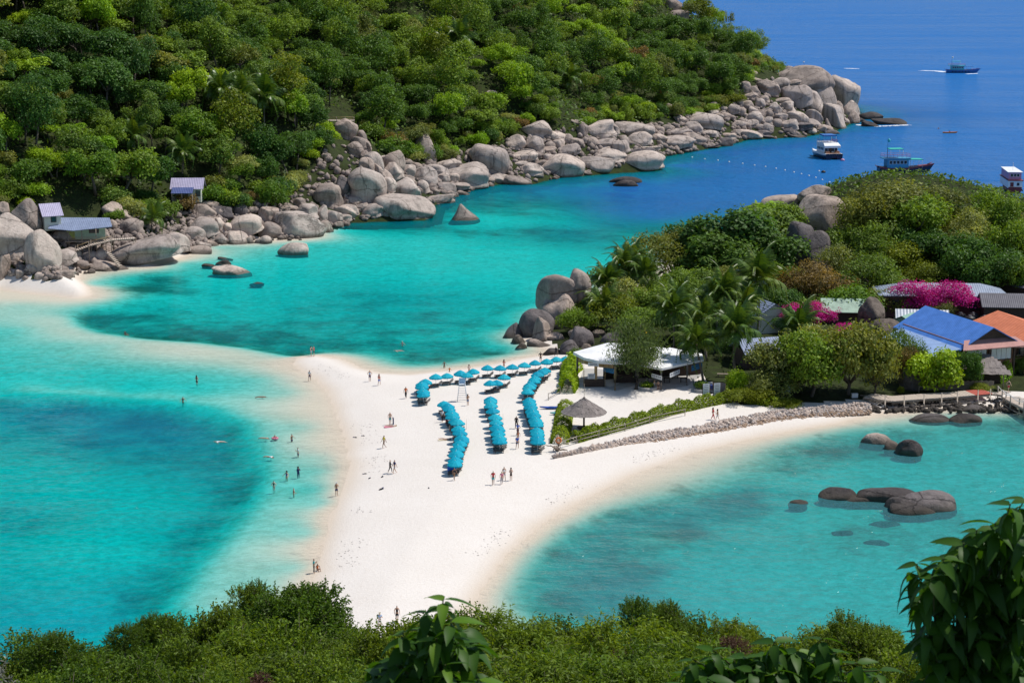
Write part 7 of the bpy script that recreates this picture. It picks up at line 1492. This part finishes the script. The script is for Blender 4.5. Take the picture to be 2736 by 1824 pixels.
# wooden dive boat builder
def dive_boat(B, L_, hullm, cabm, awnm, topm, mastc, sc=1.0):
    o = bpy.data.objects.new('hull', hull_mesh(L_, L_ * 0.27, 1.6, hullm, 0.7, 0.7, 1.0)); put(o, B)
    kid(MB().tube([(L_ * 0.52, 0, 2.3), (L_ * 0.62, 0, 2.9)], [0.16, 0.08], 6), 'bowsprit', hullm[1], B); kid(MB().tube([(-L_ * 0.50, 0, 1.7), (-L_ * 0.57, 0, 2.3)], [0.16, 0.08], 6), 'stern_post', hullm[1], B)
    cw = L_ * 0.22; kid(MB().box((-L_ * 0.13, 0, 2.75), (L_ * 0.44, cw, 2.3)), 'cabin', cabm, B)
    wins(B, -L_ * 0.32, L_ * 0.06, -cw / 2 - 0.03, 3.1, 0.8, 0.8, 5); wins(B, -L_ * 0.32, L_ * 0.06, cw / 2 + 0.03, 3.1, 0.8, 0.8, 5)
    kid(MB().box((-L_ * 0.15, 0, 4.05), (L_ * 0.56, cw * 1.2, 0.22)), 'upper_deck', cabm, B)
    rails(B, [(L_ * 0.12, -cw * 0.58, 4.15), (-L_ * 0.42, -cw * 0.58, 4.15), (-L_ * 0.42, cw * 0.58, 4.15), (L_ * 0.12, cw * 0.58, 4.15), (L_ * 0.12, -cw * 0.58, 4.15)], 1.0, M_PINKP, 2)
    kid(MB().slab([(-L_ * 0.30, -cw * 0.5, 6.5), (-L_ * 0.02, -cw * 0.5, 6.55), (-L_ * 0.02, cw * 0.5, 6.55), (-L_ * 0.30, cw * 0.5, 6.5)], 0.15), 'top_awning', topm, B)
    for x in (-L_ * 0.29, -L_ * 0.03):
        for y in (-cw * 0.46, cw * 0.46): kid(MB().tube([(x, y, 4.1), (x, y, 6.45)], 0.05, 5), 'post', M_WHITE, B)
    kid(MB().slab([(L_ * 0.02, -cw * 0.55, 3.9), (L_ * 0.40, -cw * 0.45, 3.75), (L_ * 0.40, cw * 0.45, 3.75), (L_ * 0.02, cw * 0.55, 3.9)], 0.16), 'bow_awning', awnm, B)
    for x in (L_ * 0.2, L_ * 0.38):
        for y in (-cw * 0.42, cw * 0.42): kid(MB().tube([(x, y, 1.6), (x, y, 3.75)], 0.045, 5), 'post', M_WHITE, B)
    kid(MB().tube([(-L_ * 0.32, 0, 4.0), (-L_ * 0.32, 0, 9.6)], [0.09, 0.05], 6), 'mast', M_BLUEP, B); kid(MB().lathe([(0.001, 0.55), (0.4, 0.3), (0.5, 0), (0.35, -0.35), (0.001, -0.5)], 10, (-L_ * 0.30, 0, 8.6)), 'radar_dome', mastc, B)
    for k in range(6): kid(MB().tube([(-L_ * 0.3 + k * L_ * 0.11, -L_ * 0.135 - 0.1, 0.8), (-L_ * 0.3 + k * L_ * 0.11, -L_ * 0.135 + 0.06, 0.8)], 0.34, 9), 'tyre_fender', M_BLACK, B)
B1 = boat('dive_boat', 'teal and maroon wooden dive boat with green awnings behind the summit bush', 2410, 464, R(6)); B1.scale = (1, 1.15, 1.18); dive_boat(B1, 15.0, [M_NAVYP, M_MAROON, M_MAROON], simple('teal_blue_paint', (0.04, 0.27, 0.46), 0.45, 0.12, 0.8, grime=0.2), M_GREENC, M_GREENC, M_AQUA)
B2 = boat('dive_boat', 'blue wooden dive boat under way far out, trailing a white wake', 2567, 195, R(-4)); dive_boat(B2, 16.5, [M_BLUEP, M_BLUEP, M_MAROON], M_AQUA, M_BLUEP, M_AQUA, M_WHITE)
B3 = boat('dive_boat', 'crimson wooden boat half hidden behind the domes of the point', 2123, 209, R(176)); dive_boat(B3, 15.5, [M_REDP, M_REDP, M_MAROON], M_REDP, M_REDP, M_BLUEP, M_WHITE)
# pink and white ferry, stern on
B4 = boat('passenger_boat', 'white and pink two-storey passenger boat at the frame edge', 2698, 508, math.atan2(.996, .087), 'boats on the open water')
o = bpy.data.objects.new('hull', hull_mesh(16, 4.0, 1.5, [M_MAROON, M_RUST, M_TEAK], 0.5, 0.9, 0.8)); put(o, B4)
kid(MB().box((-1.2, 0, 2.55), (13.0, 3.9, 2.1)), 'lower_cabin', M_WHITE, B4); kid(MB().box((-1.4, 0, 3.68), (14.0, 4.2, 0.2)), 'deck_edge', M_MAROON, B4); kid(MB().box((-1.0, 0, 4.75), (11.6, 3.5, 2.0)), 'upper_cabin', M_PINKP, B4)
kid(MB().slab([(-7.4, -2.1, 5.95), (-7.4, 2.1, 5.95), (5.4, 1.9, 6.05), (5.4, -1.9, 6.05)], 0.14), 'roof', M_WHITE, B4)
wins(B4, -1.3, 1.3, -6.83, 5.0, 0.62, 0.75, 3, 'y'); wins(B4, -6, 4.4, -1.78, 4.9, 1.0, 0.8, 8, 'x'); wins(B4, -6.6, 4.4, -1.98, 2.7, 1.0, 0.8, 8, 'x')
kid(MB().box((-7.73, 0.9, 2.5), (0.1, 0.9, 1.2)), 'door', M_MAROON, B4); kid(MB().box((-7.73, -0.8, 2.6), (0.1, 0.7, 0.8)), 'hatch', M_DKGLASS, B4); kid(MB().tube([(-3, 0, 6), (-3, 0, 8.2)], 0.05, 5), 'mast', M_WHITE, B4); kid(MB().add([(-3, 0, 8.1), (-3.9, 0.1, 7.8), (-3, 0, 7.5)], [(0, 1, 2)]), 'flag', M_REDP, B4)
for k in range(7): kid(MB().tube([(-6.5 + k * 1.7, -2.3, 0.8), (-6.5 + k * 1.7, -2.1, 0.8)], 0.36, 9), 'tyre_fender', M_BLACK, B4)
# sea kayak with its paddler, and one loose board
k0 = plane_pt(2537, 356, 0); K = thing('kayak', 'orange kayak paddled on the open sea off the point', 'kayak', (k0[0], k0[1], 0.05), R(4), 'kayaks')
o = bpy.data.objects.new('hull', hull_mesh(5.2, 0.95, 0.4, [simple('orange_plastic', (0.80, 0.22, 0.02), 0.4)] * 3, 0.4, 0.3, 0.15, draft=0.1)); put(o, K)
kid(MB().tube([(-0.2, -1.2, 0.8), (-0.2, 1.2, 1.0)], 0.04, 5), 'paddle', M_BLACK, K)
person(0, 0, 'sit', R(94), ['shirt:orange', 'hair:hairb'], 'person in orange vest paddling the sea kayak', 1, 1.75, loc=(k0[0], k0[1], 0.15))
person(0, 0, 'wade', 0.3, ['top:red', 'hair:hairb'], 'swimmer in red beside the sea kayak off the point', 0, 1.7, loc=tuple(plane_pt(2507, 352, -0.95)))
# wake and foam
M_FOAM = simple('sea_foam', (0.82, 0.85, 0.88), 0.9, 0.08, 0.6)
g = np.random.default_rng(4)
def foam(label, pts, w, n=260, sz=0.35):
    C = []; pts = [plane_pt(*p, 0.05) for p in pts]
    for k in range(n):
        t = g.random() * (len(pts) - 1); i = int(t); p = pts[i] + (pts[i + 1] - pts[i]) * (t - i); C.append(p + np.array([g.normal() * w, g.normal() * w, 0.0]))
    C = np.array(C); V, F = leaf_cards(C, np.tile([0, 0, 8.0], (n, 1)), sz, g, 0.8, flop=0.4); V[:, 2] = 0.05 + 0.02 * g.random(len(V))
    tag(put(bpy.data.objects.new('foam', mesh_np('foam', V, F, M_FOAM))), label, 'foam', kind='stuff')
foam('white wake trailing behind the blue dive boat', [(2468, 189), (2500, 190), (2528, 193)], 0.8, 420, 0.8); foam('white bow foam of the blue dive boat', [(2585, 198), (2608, 197)], 0.5, 160, 0.7); foam('wash round the dark rocks off the point', [(2290, 334), (2345, 338), (2430, 334)], 0.8, 220, 0.5); foam('thin line of foam on the open sea', [(2258, 183), (2290, 184)], 0.8, 120, 0.6)
# mooring buoys in a line
BUOY = None; g = np.random.default_rng(6)
bl = [(65, 1085), (152, 1097), (243, 1106), (320, 1117), (413, 1128), (495, 1140), (570, 1150), (643, 1162), (705, 1174), (767, 1188), (818, 1200), (870, 1212), (917, 1225), (962, 1240), (1012, 1257), (1060, 1272), (1103, 1286), (940, 1180)]
bme = MB().lathe([(0.001, -0.25), (0.3, -0.15), (0.38, 0.02), (0.3, 0.22), (0.1, 0.32), (0.08, 0.42), (0.001, 0.43)], 10).mesh('buoy', M_WHITE)
for i, (x, y) in enumerate(bl):
    p = plane_pt(1824 + x / 2.579, y / 2.579, 0.05); o = put(bpy.data.objects.new('buoy', bme)); o.location = p; o.scale = (0.75, 0.75, 0.75)
    tag(o, f"white float, {PLACE[i]} from the bay end of the buoy line" if i < 17 else 'white float beside the dark buoy above the buoy line', 'buoy', 'white floats in the buoy line')
for (x, y, mt, lab) in ((1102, 1106, M_PINKP, 'pink mooring buoy beside the white catamaran'), (970, 1188, M_BLACK, 'dark mooring buoy between catamaran and buoy line')):
    p = plane_pt(1824 + x / 2.579, y / 2.579, 0.1); o = MB().lathe([(0.001, -0.4), (0.6, -0.2), (0.75, 0.1), (0.5, 0.45), (0.12, 0.6), (0.001, 0.62)], 10).build('mooring_buoy', mt); o.location = p; tag(o, lab, 'buoy')
# signpost lamp and dead snag on the summit
p = at_dist(2243, 553, 400); o = thing('lamp_post', 'short black lamp post on the summit boulder', 'lamp post', p); MB().tube([(0, 0, -0.5), (0, 0, 2.6)], 0.07, 6).build('pole', M_BLACK, o); MB().box((0.35, 0, 2.55), (0.9, 0.15, 0.12)).build('arm', M_BLACK, o); MB().lathe([(0.001, 0.3), (0.2, 0.2), (0.22, 0), (0.001, -0.05)], 8, (0, 0, 2.6)).build('lamp', M_BLACK, o)
p = at_dist(2248, 600, 388); o = thing('dead_tree', 'bleached leaning dead trunk against the summit boulder', 'dead tree', p); MB().tube([(0.6, 0, -1), (0.2, 0, 1.4), (-0.6, 0, 3.8), (-0.9, 0, 4.6)], [0.3, 0.24, 0.14, 0.05], 7).build('trunk', M_DECK, o); MB().tube([(-0.2, 0, 2.6), (0.4, 0.1, 3.8)], [0.1, 0.04], 5).build('limb', M_DECK, o)
# seaweed wrack and the last froth of the wavelets along the sand
g = np.random.default_rng(19)
def strand(poly_px, off, spread, n, z0, size, keepf):
    w_ = [np.array(plane_pt(*q)[:2]) for q in poly_px]; C = []
    seg = np.array([np.hypot(*(b - a)) for a, b in zip(w_, w_[1:])]); cum = np.concatenate([[0], np.cumsum(seg)])
    for k in range(n):
        t = g.random() * cum[-1]; i = min(len(seg) - 1, int(np.searchsorted(cum, t) - 1)); i = max(i, 0); e = (w_[i + 1] - w_[i]) / seg[i]; q = w_[i] + e * (t - cum[i])
        if keepf(t): q = q + np.array([-e[1], e[0]]) * (off + g.normal() * spread); C.append((q[0], q[1], z0(q)))
    return np.array(C)
gz = lambda q: max(0.03, float(terrain(np.array([q[0]]), np.array([q[1]]))[0]) + 0.02)
C = np.concatenate([strand(NEAR_SHORE[3:13], -3.2, 0.9, 420, gz, 0.1, lambda t: math.sin(t * 0.35) + math.sin(t * 0.13 + 1) > 0.2), strand(BAY_SHORE[8:14], -2.6, 0.7, 260, gz, 0.1, lambda t: math.sin(t * 0.3) > 0.1)])
V, F = leaf_cards(C, np.tile([0, 0, 6.0], (len(C), 1)), 0.11, g, 0.5, flop=0.5)
tag(put(bpy.data.objects.new('seaweed', mesh_np('seaweed', V, F, M_DARK))), 'thin scattered wrack of dried seaweed along the tide line', 'seaweed', kind='stuff')
# ================================================================= FOREGROUND PLANTS ON THE VIEWPOINT HILL
TOPS = np.array([(-60, 1735), (0, 1735), (60, 1722), (130, 1690), (170, 1742), (250, 1735), (300, 1712), (330, 1668), (372, 1722), (402, 1642), (440, 1632), (560, 1622), (592, 1592), (640, 1582), (670, 1568), (720, 1588), (770, 1585), (800, 1560), (850, 1632), (900, 1625), (960, 1632), (990, 1668), (1040, 1668), (1090, 1645), (1250, 1635), (1350, 1645), (1430, 1672), (1480, 1648), (1550, 1655), (1590, 1690), (1640, 1680), (1705, 1605), (1760, 1615), (1800, 1632), (1860, 1662), (1930, 1628), (1990, 1655), (2030, 1720), (2120, 1700), (2250, 1645), (2340, 1668), (2450, 1700), (2800, 1700)], float)
def blade_cards(C, D, L_, w, g):
    """narrow folded leaves: base C, direction D"""
    n = len(C); D = D / (np.linalg.norm(D, axis=1)[:, None] + 1e-9); S = np.cross(D, g.normal(size=(n, 3))); S /= np.linalg.norm(S, axis=1)[:, None] + 1e-9
    L_ = L_[:, None]; w = w[:, None]; dn = np.array([0, 0, -0.18]) * L_
    V = np.stack([C, C + D * L_ * 0.45 + S * w, C + D * L_ + dn, C + D * L_ * 0.45 - S * w], 1); return V.reshape(-1, 3), np.arange(n * 4).reshape(n, 4)
def twig_bush(seed, n_tw, leaves, ll, lw, droop, spread=0.75):
    """bush of unit radius: leafy twigs springing from a lobed crown"""
    g = np.random.default_rng(seed); nl = 13; LC = g.normal(size=(nl, 3)); LC /= np.linalg.norm(LC, axis=1)[:, None]; LC *= spread * np.cbrt(g.random(nl))[:, None]; LC[:, 2] *= 0.7; LR = g.uniform(0.26, 0.44, nl)
    k = g.integers(nl, size=n_tw); d = g.normal(size=(n_tw, 3)); d[:, 2] += 0.5; d /= np.linalg.norm(d, axis=1)[:, None]
    base = LC[k] + d * (LR[k] * g.uniform(0.5, 1.0, n_tw))[:, None]; tl = g.uniform(0.08, 0.24, n_tw); tip = base + (d + np.array([0, 0, 0.35])) * tl[:, None]
    t = np.tile(np.linspace(0.05, 1.05, leaves), n_tw); i = np.repeat(np.arange(n_tw), leaves); C = base[i] + (tip - base)[i] * t[:, None]
    D = d[i] * 0.5 + g.normal(size=(len(i), 3)) * 0.8 + np.array([0, 0, 0.25 - droop]); V, F = blade_cards(C, D, ll * g.uniform(0.7, 1.3, len(i)), lw * g.uniform(0.8, 1.2, len(i)), g)
    tone = np.clip(0.35 + (g.random(nl) * 0.3)[k][i] + g.normal(size=len(i)) * 0.2, 0, 1)
    me = mesh_np('crown', V, F, LEAF['mid'], attrs={'tone': np.repeat(tone, 4)})
    tw = MB()
    for j in range(0, n_tw, 5): tw.tube([tuple(LC[k[j]] * 0.5 + base[j] * 0.5), tuple(base[j]), tuple(tip[j])], [0.008, 0.006, 0.002], 3)
    return me, tw.mesh('twigs', BARK), MB().tube([(0, 0, 0), (0.02, 0, 0.5), (0, 0, 1)], [0.05, 0.04, 0.03], 6).mesh('stem', BARK)
LEAF['fgreen'] = leaf_mat('foreground_green_leaves', [(0.09, 0.17, 0.016), (0.12, 0.195, 0.018), (0.14, 0.21, 0.02)], trans=0.4, tone=0.7)
LEAF['fyellow'] = leaf_mat('foreground_yellow_leaves', [(0.15, 0.24, 0.02), (0.18, 0.25, 0.022), (0.13, 0.21, 0.02)], trans=0.4, tone=0.7)
LEAF['fdry'] = leaf_mat('dry_brown_leaves', [(0.12, 0.055, 0.04), (0.16, 0.09, 0.06)], trans=0.2, tone=0.6)
LEAF['fwhite'] = leaf_mat('grey_white_leaves', [(0.22, 0.23, 0.20), (0.26, 0.26, 0.22)], trans=0.2, tone=0.5)
FB = {'round': [twig_bush(600 + i, 1500, 15, 0.060, 0.017, 0.0) for i in range(3)], 'narrow': [twig_bush(620 + i, 1300, 14, 0.105, 0.013, 0.7) for i in range(3)], 'tuft': [twig_bush(640, 700, 18, 0.06, 0.018, -0.1)]}
g = np.random.default_rng(91)
def fbush(px, ptop, y, r, kind, leaf, label, hs=1.0):
    c, tw, st = FB[kind][g.integers(len(FB[kind]))]; ztop = at_dist(px, ptop, y); x = ztop[0]
    cz = ztop[2] - r * hs * 0.92; gz = float(terrain(np.array([x]), np.array([y]))[0])
    root = thing('shrub', label, 'shrub', (x, y, gz), g.random() * 6.28, 'foreground shrubs'); root.scale = (r, r, r * hs); lift = max(0.3, (cz - gz) / (r * hs))
    oc = bpy.data.objects.new('crown', c); put(oc, root); oc.location = (0, 0, lift); oc.material_slots[0].link = 'OBJECT'; oc.material_slots[0].material = LEAF[leaf]
    ot = bpy.data.objects.new('twigs', tw); put(ot, root); ot.location = (0, 0, lift); tag(ot, kind='stuff')
    os_ = bpy.data.objects.new('stem', st); put(os_, root); os_.location = (0, 0, -0.1); os_.scale = (1, 1, lift)
    return root
BW = {'fgreen': 'dark green', 'fyellow': 'yellow-green', 'fdry': 'brown dry', 'fwhite': 'grey-white'}; KW = {'round': 'small-leaved', 'narrow': 'narrow-leaved', 'tuft': 'upright'}
FMARK = [('the lower frame corner under the cyan bay', 0, 1824), ('the sand spit foot', 900, 1640), ('the big-leaved plant', 1150, 1700), ('the bottom edge below deep water', 1650, 1760), ('the upright bush at the bay', 2270, 1720), ('the drooping dark tree', 2560, 1600)]
rows = []
x = -90.0
while x < 2420:       # rear row: their tops make the skyline of leaves
    t = np.interp(x, TOPS[:, 0], TOPS[:, 1]); left = x < 980; y = g.uniform(46, 60) if left else g.uniform(30, 42)
    ppm = FPX / y; r = g.uniform(1.15, 1.75) if left else g.uniform(0.85, 1.25)
    rows.append((x, t + g.uniform(0, 12), y, r, 'round' if left else g.choice(['narrow', 'narrow', 'round']), 'fgreen' if left or g.random() < 0.25 else 'fyellow')); x += r * ppm * (0.62 if left else 0.60)
x = -90.0
while x < 2500:       # nearer, lower
    t = np.interp(x, TOPS[:, 0], TOPS[:, 1]) + g.uniform(62, 105); y = g.uniform(34, 42) if x < 980 else g.uniform(22, 28); ppm = FPX / y; r = g.uniform(1.0, 1.5) if x < 980 else g.uniform(0.7, 1.0)
    rows.append((x, t, y, r, g.choice(['round', 'narrow']) if x < 980 else 'narrow', g.choice(['fgreen', 'fyellow'], p=[.55, .45]))); x += r * ppm * 0.66
x = -60.0
while x < 2560:
    t = 1760 + g.uniform(-10, 25); y = g.uniform(20, 26); ppm = FPX / y; r = g.uniform(0.7, 1.0)
    rows.append((x, t, y, r, g.choice(['round', 'narrow']), g.choice(['fgreen', 'fyellow'], p=[.6, .4]) if x > 60 else 'fwhite')); x += r * ppm * 0.75
rows += [(402, 1640, 50, 0.62, 'tuft', 'fgreen'), (130, 1690, 47, 0.8, 'tuft', 'fgreen'), (330, 1665, 47, 0.55, 'tuft', 'fgreen'), (670, 1560, 55, 0.9, 'round', 'fgreen'), (800, 1555, 55, 0.7, 'round', 'fgreen'), (1705, 1598, 34, 0.55, 'tuft', 'fgreen'), (2265, 1640, 26, 0.62, 'round', 'fgreen'), (2340, 1662, 27, 0.5, 'round', 'fyellow'), (1770, 1612, 36, 0.6, 'round', 'fgreen'), (1960, 1700, 30, 0.3, 'tuft', 'fdry'), (1655, 1740, 30, 0.3, 'tuft', 'fdry'), (700, 1800, 24, 0.3, 'tuft', 'fdry'), (1480, 1805, 22, 0.3, 'tuft', 'fdry')]
for (x, t, y, r, kind, lf) in rows:
    o = fbush(x, t, y, r, kind, lf, None, g.uniform(0.85, 1.15)); AUTO.append((o, f"{KW[kind]} {BW[lf]}", 'foreground shrub', x, t + 40, FMARK, ''))
# big-leaved plants: every leaf a part
M_GLOSSSTEM = simple('green_stem', (0.09, 0.10, 0.03), 0.7, 0.2, 8.0)
def big_leaf(seed, bend):
    n = 7; V = []; F = []; T = []
    for i in range(n):
        t = i / (n - 1); w = 0.19 * math.sin(min(1, 0.06 + t * 0.94) ** 0.75 * math.pi) ** 0.85 * (1 - 0.25 * t) if 0 < i < n - 1 else 0.004
        a = bend * t; x = t * (1 - 0.18 * bend * t); z = -0.5 * bend * t * t
        for s, up in ((-1, 0.035), (0, 0), (1, 0.035)): V.append((x, s * w, z + (up if s else 0) * (w / 0.15))); T.append(0.45 if s else 0.75)
    for i in range(n - 1):
        for s in range(2): a = i * 3 + s; F.append((a, a + 1, a + 4, a + 3))
    return mesh_np('leaf', V, F, LEAF['gloss'], smooth=True, attrs={'tone': T})
BL = [big_leaf(1, 0.5), big_leaf(2, 0.9), big_leaf(3, 1.4)]
LEAF['young'] = leaf_mat('young_glossy_leaves', [(0.10, 0.22, 0.012), (0.13, 0.24, 0.014)], trans=0.45, rough=0.5, tone=0.4, spec=0.3)
def rosettes(name, label, cat, y0, clusters, leaf_len, seed, foot, maxl=296, droop=0.9, young=0.12, fill=None):
    g = np.random.default_rng(seed); f = Vector(at_dist(*foot, y0)); f.z = float(terrain(np.array([f.x]), np.array([f.y]))[0]); root = thing(name, label, cat, f); cnt = 0
    mb = MB(); fork = None; tips = []
    for (px, py, dy) in clusters: tips.append(Vector(at_dist(px, py, y0 + dy)) - f)
    cen = sum(tips, Vector()) / len(tips); fork = Vector((cen.x * 0.6, cen.y * 0.6 + 0.7, min(t.z for t in tips) - 0.35)); mb.tube([(0, 0, -0.2), fork * 0.5 + Vector((0.05, 0, 0)), fork], [0.06, 0.045, 0.035], 6)
    for t in tips: m_ = fork.lerp(t, 0.55) + Vector((g.normal() * 0.04, g.normal() * 0.04, 0.05)); mb.tube([fork, m_, t], [0.014, 0.008, 0.004], 5)
    mb.build('stem', M_GLOSSSTEM, root)
    for t in tips:
        nl = int(g.integers(8, 11))
        for k in range(nl):
            if cnt >= maxl: break
            a = 2.39996 * k + g.uniform(-0.3, 0.3); up = 0.40 - (k / nl) * 0.95 - droop * 0.35 + g.uniform(-0.2, 0.2)
            o = bpy.data.objects.new('leaf', BL[int(g.integers(3)) if k > 1 else 0]); put(o, root); o.location = t + Vector((0, 0, -0.012 * k)); o.rotation_euler = (g.uniform(-0.5, 0.5), -up, a); s = leaf_len * g.uniform(0.7, 1.15); o.scale = (s, s, s); cnt += 1
            if g.random() < young: o.material_slots[0].link = 'OBJECT'; o.material_slots[0].material = LEAF['young']
    if fill:       # the leaves too deep in the mass to pick apart
        poly, nfill, d0, d1 = fill; V = []; F = []; T = []; off = 0
        base = []
        for m_ in BL: co = np.empty(len(m_.vertices) * 3, np.float32); m_.vertices.foreach_get('co', co); tn = np.empty(len(m_.vertices), np.float32); m_.attributes['tone'].data.foreach_get('value', tn); base.append((co.reshape(-1, 3), np.array([p.vertices[:] for p in m_.polygons]), tn))
        pp_ = np.array(poly, float); got = 0
        while got < nfill:
            q = np.array([[g.uniform(pp_[:, 0].min(), pp_[:, 0].max()), g.uniform(pp_[:, 1].min(), pp_[:, 1].max())]])
            if signed_dist(q, poly)[0] < 8: continue
            tip = Vector(at_dist(q[0, 0], q[0, 1], y0 + g.uniform(d0, d1))) - f
            for k in range(8):
                co, fc, tn = base[int(g.integers(3))]; a = 2.39996 * k + g.uniform(-0.3, 0.3); up = 0.40 - k / 8 * 0.95 - droop * 0.35 + g.uniform(-0.25, 0.25); s_ = leaf_len * g.uniform(0.7, 1.15)
                M_ = np.array((Matrix.Rotation(a, 3, 'Z') @ Matrix.Rotation(-up, 3, 'Y') @ Matrix.Rotation(g.uniform(-0.5, 0.5), 3, 'X')))
                V.append((co * s_) @ M_.T + np.array(tip)); F.append(fc + off); T.append(tn); off += len(co)
            got += 1
        tag(put(bpy.data.objects.new('inner_leaves', mesh_np('inner_leaves', np.concatenate(V), np.concatenate(F), LEAF['gloss'], smooth=True, attrs={'tone': np.concatenate(T)})), root), kind='stuff')
    return root
g = np.random.default_rng(17)
cl = [(1185, 1600, 0), (1140, 1632, .1), (1205, 1660, -.1), (1075, 1690, .1), (1165, 1705, -.15), (1225, 1715, .1), (1115, 1745, -.1), (1060, 1775, 0), (1190, 1775, -.2), (1255, 1770, .1), (1010, 1800, .1), (1130, 1815, -.2), (1280, 1815, 0), (1215, 1830, -.2), (960, 1830, .1), (1050, 1850, -.2)]
rosettes('big_leaved_plant', 'big-leaved green plant rising from the bottom edge before the sand', 'plant', 10.2, cl, 0.225, 5, (1150, 1830), young=0.3, fill=([(1190, 1620), (1260, 1700), (1310, 1840), (960, 1860), (1010, 1760), (1090, 1680)], 26, 0.1, 0.5))
cl = [(2700, 1345, 0), (2740, 1330, .2), (2660, 1395, .1), (2610, 1415, .2), (2575, 1450, .1), (2520, 1490, 0), (2450, 1505, .1), (2490, 1540, -.1), (2560, 1500, .3), (2640, 1455, .3), (2720, 1440, .2), (2460, 1590, 0), (2540, 1590, .2), (2610, 1550, .3), (2690, 1530, .3), (2745, 1540, .2), (2510, 1640, .2), (2590, 1640, .3), (2660, 1610, .4), (2730, 1640, .3), (2470, 1690, .1), (2550, 1700, .2), (2620, 1700, .2), (2700, 1710, .3), (2500, 1760, .1), (2580, 1770, .2), (2660, 1780, .3), (2735, 1790, .2), (2540, 1820, .2), (2620, 1830, .2), (2700, 1840, .2), (2470, 1820, 0), (2600, 1480, .5), (2700, 1580, .6)]
rosettes('drooping_tree', 'dark drooping large-leaved tree filling the lower corner', 'tree', 11.0, cl, 0.235, 6, (2640, 1824), young=0.02, fill=([(2760, 1330), (2660, 1390), (2590, 1440), (2520, 1490), (2455, 1540), (2465, 1600), (2495, 1650), (2470, 1700), (2500, 1780), (2450, 1840), (2780, 1860)], 135, 0.25, 1.6))
cl = [(1850, 1760, 0), (1905, 1735, .1), (1960, 1760, .2), (2070, 1712, .1), (2130, 1740, .2), (2195, 1705, .1), (2230, 1745, 0), (2290, 1770, .1), (2350, 1790, .2), (2010, 1790, 0), (1890, 1810, -.2), (1960, 1825, -.2), (2080, 1790, 0), (2150, 1800, .1), (2220, 1810, 0), (2280, 1830, 0), (1830, 1830, -.2), (2380, 1830, .1), (2040, 1840, -.2), (2120, 1845, -.2)]
rosettes('big_leaved_plant', 'low dark big-leaved plant along the bottom edge beside the drooping tree', 'plant', 12.5, cl, 0.22, 8, (2100, 1830), young=0.05, fill=([(1830, 1780), (1900, 1750), (2070, 1730), (2200, 1720), (2350, 1800), (2400, 1860), (1800, 1860)], 60, 0.1, 0.8))
finish_labels_extra = FMARK
finish_labels()
